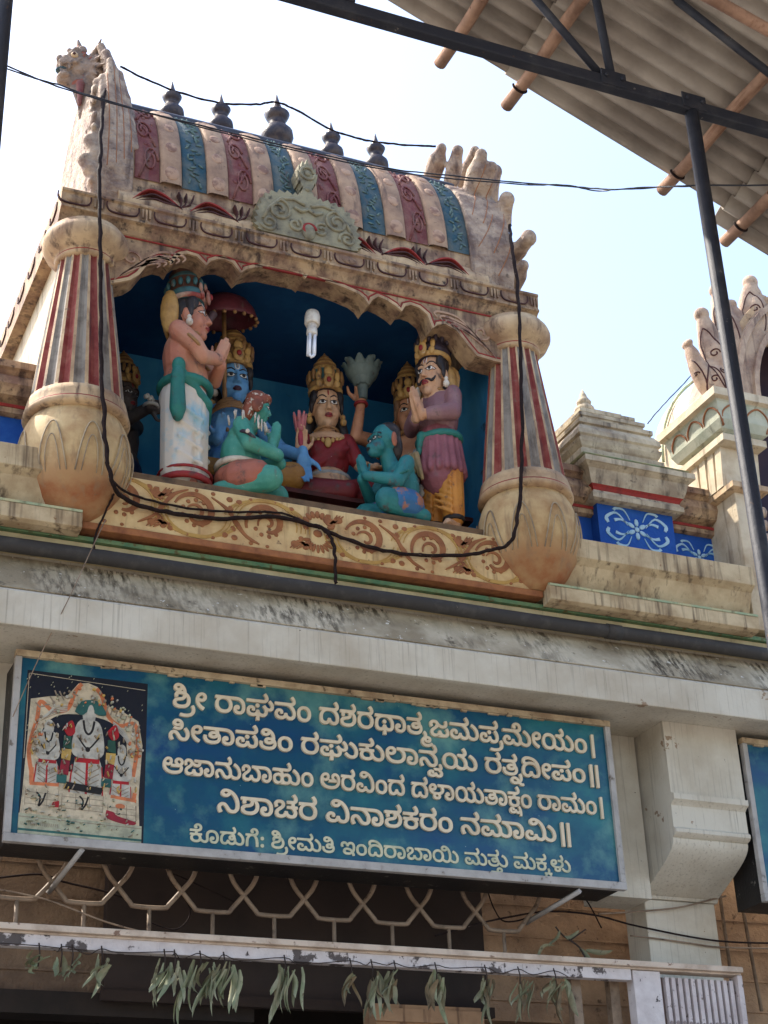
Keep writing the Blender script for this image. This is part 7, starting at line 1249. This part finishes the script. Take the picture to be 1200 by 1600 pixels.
b = MB().loft_sq(kx-.02, ky, [(.41, .54, 6.986), (.42, .55, 6.99), (.33, .46, 7.05), (.31, .44, 7.055)]); b.build('green_cap', m_pgreen, kuta)
b = MB().loft_sq(kx-.04, ky, [(q0, q1, 7.056+(q2-7.056)*1.27) for q0, q1, q2 in ((.33, .42, 7.056), (.33, .42, 7.095), (.30, .39, 7.10), (.30, .39, 7.115), (.31, .40, 7.125), (.325, .412, 7.15), (.328, .415, 7.165), (.31, .40, 7.172), (.312, .402, 7.185), (.328, .415, 7.195), (.322, .41, 7.225), (.295, .38, 7.262), (.27, .36, 7.266), (.275, .365, 7.275), (.295, .38, 7.28), (.295, .38, 7.305), (.25, .335, 7.31), (.25, .335, 7.34), (.262, .345, 7.344), (.262, .345, 7.365), (.21, .28, 7.37), (.21, .28, 7.395), (.222, .29, 7.398), (.222, .29, 7.418), (.15, .21, 7.423), (.15, .21, 7.445), (.16, .22, 7.448), (.16, .22, 7.462), (.09, .12, 7.46), (.085, .115, 7.485), (.06, .07, 7.49))])
b.build('stepped_roof', m_kuta, kuta)
MB().lathe([(.05, 0), (.06, .01), (.045, .03), (.07, .06), (.078, .085), (.07, .11), (.045, .13), (.05, .14), (.055, .16), (.04, .185), (.03, .2), (.026, .22), (.004, .27)], (kx-.04, ky, 7.60), 20).build('finial', m_kuta, kuta)

# ================================================================== SECOND SHRINE (right edge)
sh2 = thing('arched_shrine', 'cream shrine with flame leaf arch, banded pilaster and rounded vault, cut by the right edge', 'shrine', (7.4, 8.9, 5.8))
def pil2(x, mir=1):
    f = lambda a: x+a
    b = MB().box(f(-.10), f(.10), 8.12, 8.5, 5.81, 6.83); p_o = b.build('pillar', m_cream_side, sh2, bevel=.006)
    b = MB().loft_sq(x, 8.32, [(.11, .21, 6.82), (.15, .26, 6.835), (.15, .26, 6.875), (.12, .22, 6.88)]); b.build('pillar_band', m_cream, p_o)
    b = MB()
    for k in range(4): b.prism_x([(8.16+.09*k, 6.88), (8.13+.1*k, 7.18), (8.2+.1*k, 7.18), (8.235+.09*k, 6.88)], f(-.155), f(.155))
    b.box(f(-.13), f(.13), 8.15, 8.5, 6.878, 7.18); b.build('fluted_block', m_cream_side, p_o)
    b = MB().loft_sq(x, 8.32, [(.15, .22, 7.17), (.18, .27, 7.185), (.18, .27, 7.235), (.15, .24, 7.24)]); b.build('pillar_band', m_cream_side, p_o)
    b = MB().loft_sq(x, 8.32, [(.14, .23, 7.24), (.19, .28, 7.27), (.215, .31, 7.33), (.22, .315, 7.38), (.235, .33, 7.45), (.245, .34, 7.46)]); cp = b.build('capital', M('capital_paint', L((184, 184, 162)), L((150, 156, 136)), 5, .4, .66, streak=L((112, 108, 92)), s_lo=.55, s_hi=.72), p_o)
    g = MB()
    for k in range(3):
        yy = 8.1+.2*k; xx = f(-.205)
        g.tube(cat_rom([(f(-.18), yy-.08, 7.28), (f(-.225), yy-.085, 7.38), (f(-.235), yy, 7.44), (f(-.225), yy+.085, 7.38), (f(-.18), yy+.08, 7.28)], 4), .007, 6)
    for k in range(2):
        xx = f(-.1+.2*k); g.tube(cat_rom([(xx-.08, 8.03, 7.28), (xx-.085, 8.005, 7.38), (xx, 7.99, 7.44), (xx+.085, 8.005, 7.38), (xx+.08, 8.03, 7.28)], 4), .007, 6)
    g.build('petal_line', m_brown, cp)
    b = MB().loft_sq(x, 8.32, [(.245, .34, 7.46), (.275, .37, 7.475), (.275, .37, 7.535), (.26, .355, 7.545)]); b.build('abacus', m_cream_side, p_o)
    b = MB()
    for k in range(8): b.ball((f(.11), 8.12, 6.0+.1*k), (.03, .03, .045), 8)
    b.build('side_relief', m_flame, p_o)
pil2(6.44); pil2(8.74)
ax_, az_ = 7.59, 7.72
def arc(r, a): return (ax_+r*cos(a), az_+r*sin(a)*1.05)
def ring(r0, r1, y0, y1, a0=0, a1=pi, n=40): return [arc(r0, a0+(a1-a0)*i/n) for i in range(n+1)]+[arc(r1, a1+(a0-a1)*i/n) for i in range(n+1)]
b = MB().prism_y(ring(.84, 1.02, 0, 0, -.25, pi+.25), 8.22, 8.42); ar = b.build('arch', m_flame, sh2, smooth=30)
b = MB().prism_y(ring(.83, .87, 0, 0, -.25, pi+.25), 8.19, 8.22).prism_y(ring(.97, 1.01, 0, 0, -.2, pi+.2), 8.19, 8.22); b.build('arch_rim', m_flame, ar)
b = MB().prism_y(ring(1.02, 1.07, 0, 0, 0, pi), 8.24, 8.36); b.build('arch_rim', m_cream, ar)
pr = []
def leafy(x0, y0, x1, y1, w_, dep=.075, Y=8.32):
    p0, p1 = P(x0, y0, Y), P(x1, y1, Y); d = p1-p0; ln = d.length; a = atan2(d.x, d.z)
    w_ *= 1.25; pr.append(('e', p0.lerp(p1, .42), (w_, dep, ln*.5), (0, a, 0))); pr.append(('e', p0.lerp(p1, .72), (w_*.66, dep*.9, ln*.27), (0, a, 0))); pr.append(('c', p0.lerp(p1, .8), p1, w_*.5, w_*.36)); pr.append(('e', p1, (w_*.46, dep*.8, w_*.46)))
    pr.append(('c', p0, p0.lerp(p1, .5), w_*.8, w_*.8))
for q in ((1112, 622, 1074, 538, .055), (1138, 612, 1096, 492, .10), (1152, 560, 1119, 454, .095), (1166, 545, 1141, 478, .08), (1184, 525, 1172, 442, .105), (1196, 520, 1190, 470, .06), (1125, 625, 1108, 560, .10), (1150, 605, 1130, 540, .10)): leafy(*q)
for k in range(7):
    a = pi*.50-pi*.085*k*.95; c0, c1 = arc(1.0, a), arc(1.30, a+.02); p0, p1 = Vector((c0[0], 8.32, c0[1])), Vector((c1[0], 8.32, c1[1])); d = p1-p0; an = atan2(d.x, d.z)
    pr += [('e', p0.lerp(p1, .42), (.11, .075, d.length*.5), (0, an, 0)), ('c', p0.lerp(p1, .7), p1, .06, .045)]
for q in ((1118, 612, .11), (1136, 585, .13), (1152, 562, .1), (1168, 538, .09)): pr.append(('e', P(q[0], q[1], 8.33), (q[2], .07, q[2])))
lf = blob('flame_leaf', pr, m_flame, sh2, .011, 1, local=False)
lines = []
def vein(x0, y0, x1, y1, w_):
    p0, p1 = P(x0, y0, 8.25), P(x1, y1, 8.25); d = p1-p0; nx, nz = -d.z/d.length, d.x/d.length
    for s in (-1, 1): lines.append(smooth2([(p0.x+s*nx*w_*.35, p0.z+s*nz*w_*.35), (p0.x+d.x*.35+s*nx*w_*.7, p0.z+d.z*.35+s*nz*w_*.7), (p0.x+d.x*.7+s*nx*w_*.42, p0.z+d.z*.7+s*nz*w_*.42), (p0.x+d.x*.86, p0.z+d.z*.86)], 5))
    c = p0.lerp(p1, .5); lines.append(spiral(c.x, c.z, w_*.34, w_*.1, 0, 7, 20)); c = p0.lerp(p1, .25); lines.append(spiral(c.x, c.z, w_*.25, w_*.08, 2, 9, 18))
for q in ((1138, 612, 1096, 492, .10), (1152, 560, 1119, 454, .095), (1184, 525, 1172, 442, .105), (1112, 622, 1074, 538, .05), (1125, 625, 1108, 560, .09)): vein(*q)
relief('leaf_line', lf, lines, .006, m_line)
MB().prism_y(ring(.94, .99, 0, 0, -.2, pi+.2), 8.42, 8.9).build('arch_soffit', m_flame, ar)
vc = 7.60
b = MB()
n = 28; pts = [(vc-.98*cos(pi*i/n), 7.7+.98*1.02*sin(pi*i/n)) for i in range(n+1)]
b.prism_y([(vc-.98, 6.2), *pts, (vc+.98, 6.2)], 8.9, 9.42); vb = b.build('vault', m_cream_side, sh2, smooth=30)
b = MB()
for yy in (9.25,):
    n = 28; q = [(vc-1.0*cos(pi*i/n), yy, 7.7+1.0*1.02*sin(pi*i/n)) for i in range(n+1)]; b.tube(q, .012, 6)
b.build('vault_rib', m_pgreen, vb)
m_dk = M('shrine_dark', L((44, 34, 50)), L((60, 44, 52)), 3, bump=.1)
b = MB().prism_y([(6.62, 5.8), (8.56, 5.8)]+[arc(.93, pi*i/20) for i in range(21)], 8.85, 8.895); b.build('shrine_back', m_dk, sh2)
b = MB()
for k in range(9): b.ball((6.70+.03*sin(k*2), 8.45, 6.0+.17*k), (.05, .06, .09), 10)
b.build('inner_pilaster', m_flame, sh2)

merge(lf, 'leaf_line')
for o in sh2.children:
    for q in o.children: merge(q, 'petal_line')
# ================================================================== CANOPY (corrugated sheets on steel truss and bamboo)
SL = radians(22.07); YE, YT = 6.4, 5.3
ea = P(800, 130, YE); dirx = Vector((cos(SL), 0, -sin(SL))); nrm = Vector((sin(SL), 0, cos(SL)))
def roof_pt(s, y, h=0): return Vector((ea.x, 0, ea.z))+dirx*s+nrm*h+Vector((0, y, 0))
def roof_hit(x, y, h=0):
    d = ray(x, y); o0 = Vector((ea.x, 0, ea.z))+nrm*h; t = (o0-EYE).dot(nrm)/d.dot(nrm); q = EYE+d*t; return (q-o0).dot(dirx), q.y
PIT = .118
def sheet(name, s0, s1, y0, y1, h, label, n_x=6):
    b = MB(); ny = int((y1-y0)/PIT*8); vs = []
    for i in range(n_x+1):
        s = s0+(s1-s0)*i/n_x
        for j in range(ny+1):
            y = y1-(y1-y0)*j/ny; vs.append(roof_pt(s, y, h+(.038)*cos(2*pi*(y-YE)/PIT)))
    m = ny+1; fs = [(i*m+j, i*m+j+1, (i+1)*m+j+1, (i+1)*m+j) for i in range(n_x) for j in range(ny)]
    b.add(vs, fs, 0, True)
    o = b.build(name, m_sheet); tag(o, label, 'roof sheet', 'corrugated cement sheets of the canopy')
    md = o.modifiers.new('thick', 'SOLIDIFY'); md.thickness = .007; md.offset = 0
    return o
s_a = roof_hit(640, 26); s_b = roof_hit(785, 121); s_c = roof_hit(1120, 345); s_d = roof_hit(1198, 237)
seam1 = s_b[0]; seam2 = (s_c[0]+s_d[0])/2
e1 = roof_hit(715, 72)[1]; e2 = YE; e3 = roof_hit(1160, 370)[1]
sheet('roof_sheet', seam1-2.6, seam1+.14, -1.0, e1, .03, 'uppermost grey corrugated sheet at the top centre of the photo')
sheet('roof_sheet', seam1, seam2+.12, -1.0, e2, .012, 'middle grey corrugated sheet behind the steel truss, largest in view')
sheet('roof_sheet', seam2, seam2+2.4, -1.0, e3, -.006, 'lowest grey corrugated sheet at the right edge under the last bamboo')
# unseen rest of the canopy; extent shaped to hold back skylight from the facade
apex = roof_pt(seam1-2.55, 0, .02); b = MB()
b.add([roof_pt(seam1-2.55, -9, .05), roof_pt(seam1-2.55, e1, .05), Vector((apex.x-.8, e1, apex.z-.3)), Vector((apex.x-.8, -9, apex.z-.3))], [(0, 1, 2, 3)])
b.add([roof_pt(seam1-2.6, -9, .05), roof_pt(seam1-2.6, -1.0, .05), roof_pt(seam2+2.4, -1.0, .05), roof_pt(seam2+2.4, -9, .05)], [(0, 1, 2, 3)])
far = b.build('roof_sheet', m_sheet); tag(far, 'unseen remaining canopy roof above and behind the viewer, shaped to limit skylight', 'roof sheet')
md = far.modifiers.new('thick', 'SOLIDIFY'); md.thickness = .012
def bamboo(p_end, p_in, label, r=.036):
    s, y1 = roof_hit(*p_end, -.075)
    o = thing('bamboo_pole', label, 'bamboo pole', roof_pt(s, y1, -.075), 0, 'bamboo poles under the canopy sheets')
    pts = [roof_pt(s+.006*sin(k*1.3), y1-.22*k, -.075+.003*sin(k*2.1)) for k in range(30)]
    rs = [r*(1+.06*(k % 3 == 0)) for k in range(30)]
    MB().tube(pts, rs, 12).build('culm', m_bamboo, o)
    q = roof_pt(s, y1-.17, -.075); ring_ = [q+(nrm*sin(a)+dirx*cos(a))*(r+.008)+Vector((0, .012*sin(a), 0)) for a in [pi*.05+pi*1.0*k/14+pi for k in range(15)]]
    MB().tube(ring_, .0075, 6).build('hook_bolt', m_cable, o)
bamboo((687, 100), None, 'leftmost bamboo pole poking past the upper sheet beyond the truss')
bamboo((791, 166), None, 'second bamboo pole at the stepped joint between two sheets')
bamboo((1034, 298), None, 'bamboo pole left of the steel post, crossing behind its top')
bamboo((1132, 378), None, 'lowest bamboo pole at the right edge below the truss')
b = MB(); q = [P(1090, -14, 4.6), P(1116, 0, 4.6), P(1200, 47, 4.6), P(1290, 96, 4.6)]
tag(b.tube(q, .03, 10).build('timber_rafter', m_bamboo), 'brown timber rafter crossing the top right corner under the sheets', 'rafter')

tr = thing('canopy_truss', 'dark steel truss with slanting webs and a round post in front of the temple', 'truss', (P(1081, 180, YT).x, YT, 0))
zc_ = P(900, 118, YT).z
ch = MB().box(-3.0, 9.0, YT-.03, YT+.03, zc_-.034, zc_+.034); ch.build('chord', m_steel, tr, bevel=.008)
def web(x0, y0, x1, y1, r, yo=0):
    p0, p1 = P(x0, y0, YT), P(x1, y1, YT); p1 = p0+(p1-p0)*1.5 if yo != 9 else p1
    MB().tube([p0, p1], r, 4).build('web', m_steel, tr)
web(945, 125, 838, 0, .026); web(957, 130, 932, 0, .028); web(1056, 0, 1210, 122, .024, 0)
p0 = P(1048, -8, YT); p1 = P(1300, 190, YT); MB().tube([p0+(p0-p1)*.6, p1], .024, 4).build('web', m_steel, tr)
pp0 = P(1081, 180, YT); pb_ = P(1196, 907, YT)
MB().tube([(pp0.x, YT, zc_-.03), (pp0.x, YT, 0)], .036, 16).build('post', m_steel, tr)
MB().tube([P(10, -60, YT), (P(2, 60, YT).x, YT, zc_-.4), (P(2, 60, YT).x, YT, 5.75)], .035, 12).build('strut', m_steel, tr)
gx = P(517, 15, YT)
b = MB(); b.prism_y([(gx.x-.085, zc_+.03), (gx.x-.085, zc_+.2), (gx.x+.06, zc_+.2), (gx.x+.11, zc_+.09), (gx.x+.11, zc_+.03)], YT-.036, YT-.024); b.build('gusset_plate', m_steel, tr)
MB().tube([(gx.x-.02, YT, zc_), (gx.x-.06, YT, zc_+1.2)], .028, 4).build('web', m_steel, tr)

for x in (P(945, 125, YT).x+.03, P(1081, 180, YT).x, P(1330, 220, YT).x):
    b = MB().box(x-.07, x+.07, YT-.038, YT-.031, zc_-.03, zc_+.06)
    for dx in (-.045, .045): b.lathe([(.011, 0), (.011, .012), (.004, .016)], (x+dx, YT-.037, zc_+.02), 6, axis=(0, -1, 0))
    b.build('gusset_plate', m_steel, tr)
# ================================================================== CABLES
def cable(name, label, pix, r, m=None, n=6, cat='cable'):
    q = cat_rom([P(*k) for k in pix], n); rr = random.Random(len(pix)*7+int(r*1e5)); s = min(.006, r*.45)
    q = [v+Vector((rr.uniform(-s, s), rr.uniform(-s, s)*.4, rr.uniform(-s, s))) for v in q]; q = cat_rom(q, 2)          # small kinks
    return tag(MB().tube(q, [r*(1+rr.uniform(-.12, .16)) for v in q], 8).build(name, m or m_cable), label, cat)
cable('cable', 'thick black cable sagging down the left column and across the scroll panel', [(166, 120, 8.3), (160, 170, 8.1), (157, 230, 8.0), (155, 290, 7.95), (157, 380, 7.9), (158, 480, 7.93), (159, 580, 7.9), (163, 660, 7.86), (168, 720, 7.85), (178, 758, 7.88), (200, 782, 8.03), (260, 800, 8.07), (340, 810, 8.075), (430, 808, 8.075), (500, 824, 8.075)], .0125)
cable('cable', 'black cable rising from the scroll panel up the right column to the gable', [(498, 822, 8.07), (540, 842, 8.07), (600, 860, 8.07), (680, 869, 8.06), (760, 862, 7.98), (798, 845, 7.88), (810, 800, 7.87), (815, 720, 7.9), (815, 620, 7.93), (812, 520, 7.92), (808, 440, 7.96), (800, 385, 8.0), (797, 352, 8.2)], .0115)
cable('cable', 'second thinner black cable following the first along the left half of the panel', [(176, 752, 7.9), (205, 772, 8.06), (280, 792, 8.075), (360, 800, 8.075), (440, 802, 8.075), (500, 826, 8.075)], .007)
cable('cable', 'short black cable dropping from the middle of the panel to the drain pipe', [(498, 822, 8.07), (516, 838, 8.065), (523, 865, 8.06), (525, 912, 8.06)], .0105)
cable('cable', 'thin dark wire hanging from the left end of the panel to the pipe', [(178, 772, 8.02), (165, 800, 8.06), (150, 835, 8.08), (146, 862, 8.09)], .006)
cable('cable', 'black cable draped over the roof finials from the lion to the right flames', [(188, 104, 8.6), (230, 125, 8.6), (285, 146, 8.6), (345, 161, 8.6), (400, 163, 8.6), (433, 160, 8.6), (470, 176, 8.6), (518, 203, 8.6), (555, 215, 8.6), (590, 222, 8.6), (640, 227, 8.6), (680, 228, 8.62)], .0075)
cable('overhead_wire', 'pair of thin twisted overhead wires crossing in front of the niche roof', [(-20, 92, 6.6), (0, 98, 6.6), (60, 124, 6.7), (120, 145, 6.8), (200, 168, 6.9), (330, 200, 7.0), (480, 236, 7.0), (600, 262, 7.0), (700, 274, 6.9), (800, 284, 6.8), (900, 292, 6.6), (960, 296, 6.4), (1040, 292, 6.2), (1080, 290, 6.0), (1210, 289, 5.8)], .0045, m_wire)
cable('overhead_wire', 'looser strand of the overhead wires, sagging below its twin by the steel post', [(-20, 95, 6.6), (40, 118, 6.65), (90, 132, 6.75), (150, 152, 6.85), (330, 203, 7.0), (600, 265, 7.0), (800, 287, 6.8), (880, 289, 6.6), (930, 298, 6.5), (955, 297, 6.4), (1000, 293, 6.3), (1080, 291, 6.0)], .004, m_wire)
cable('overhead_wire', 'fine wire slanting down to the vault behind the miniature tower', [(1012, 662, 9.0), (1030, 640, 9.2), (1064, 604, 9.6), (1090, 575, 9.9)], .005, m_wire)
for o in list(COL.objects):
    if '_o' in o: del o['_o']
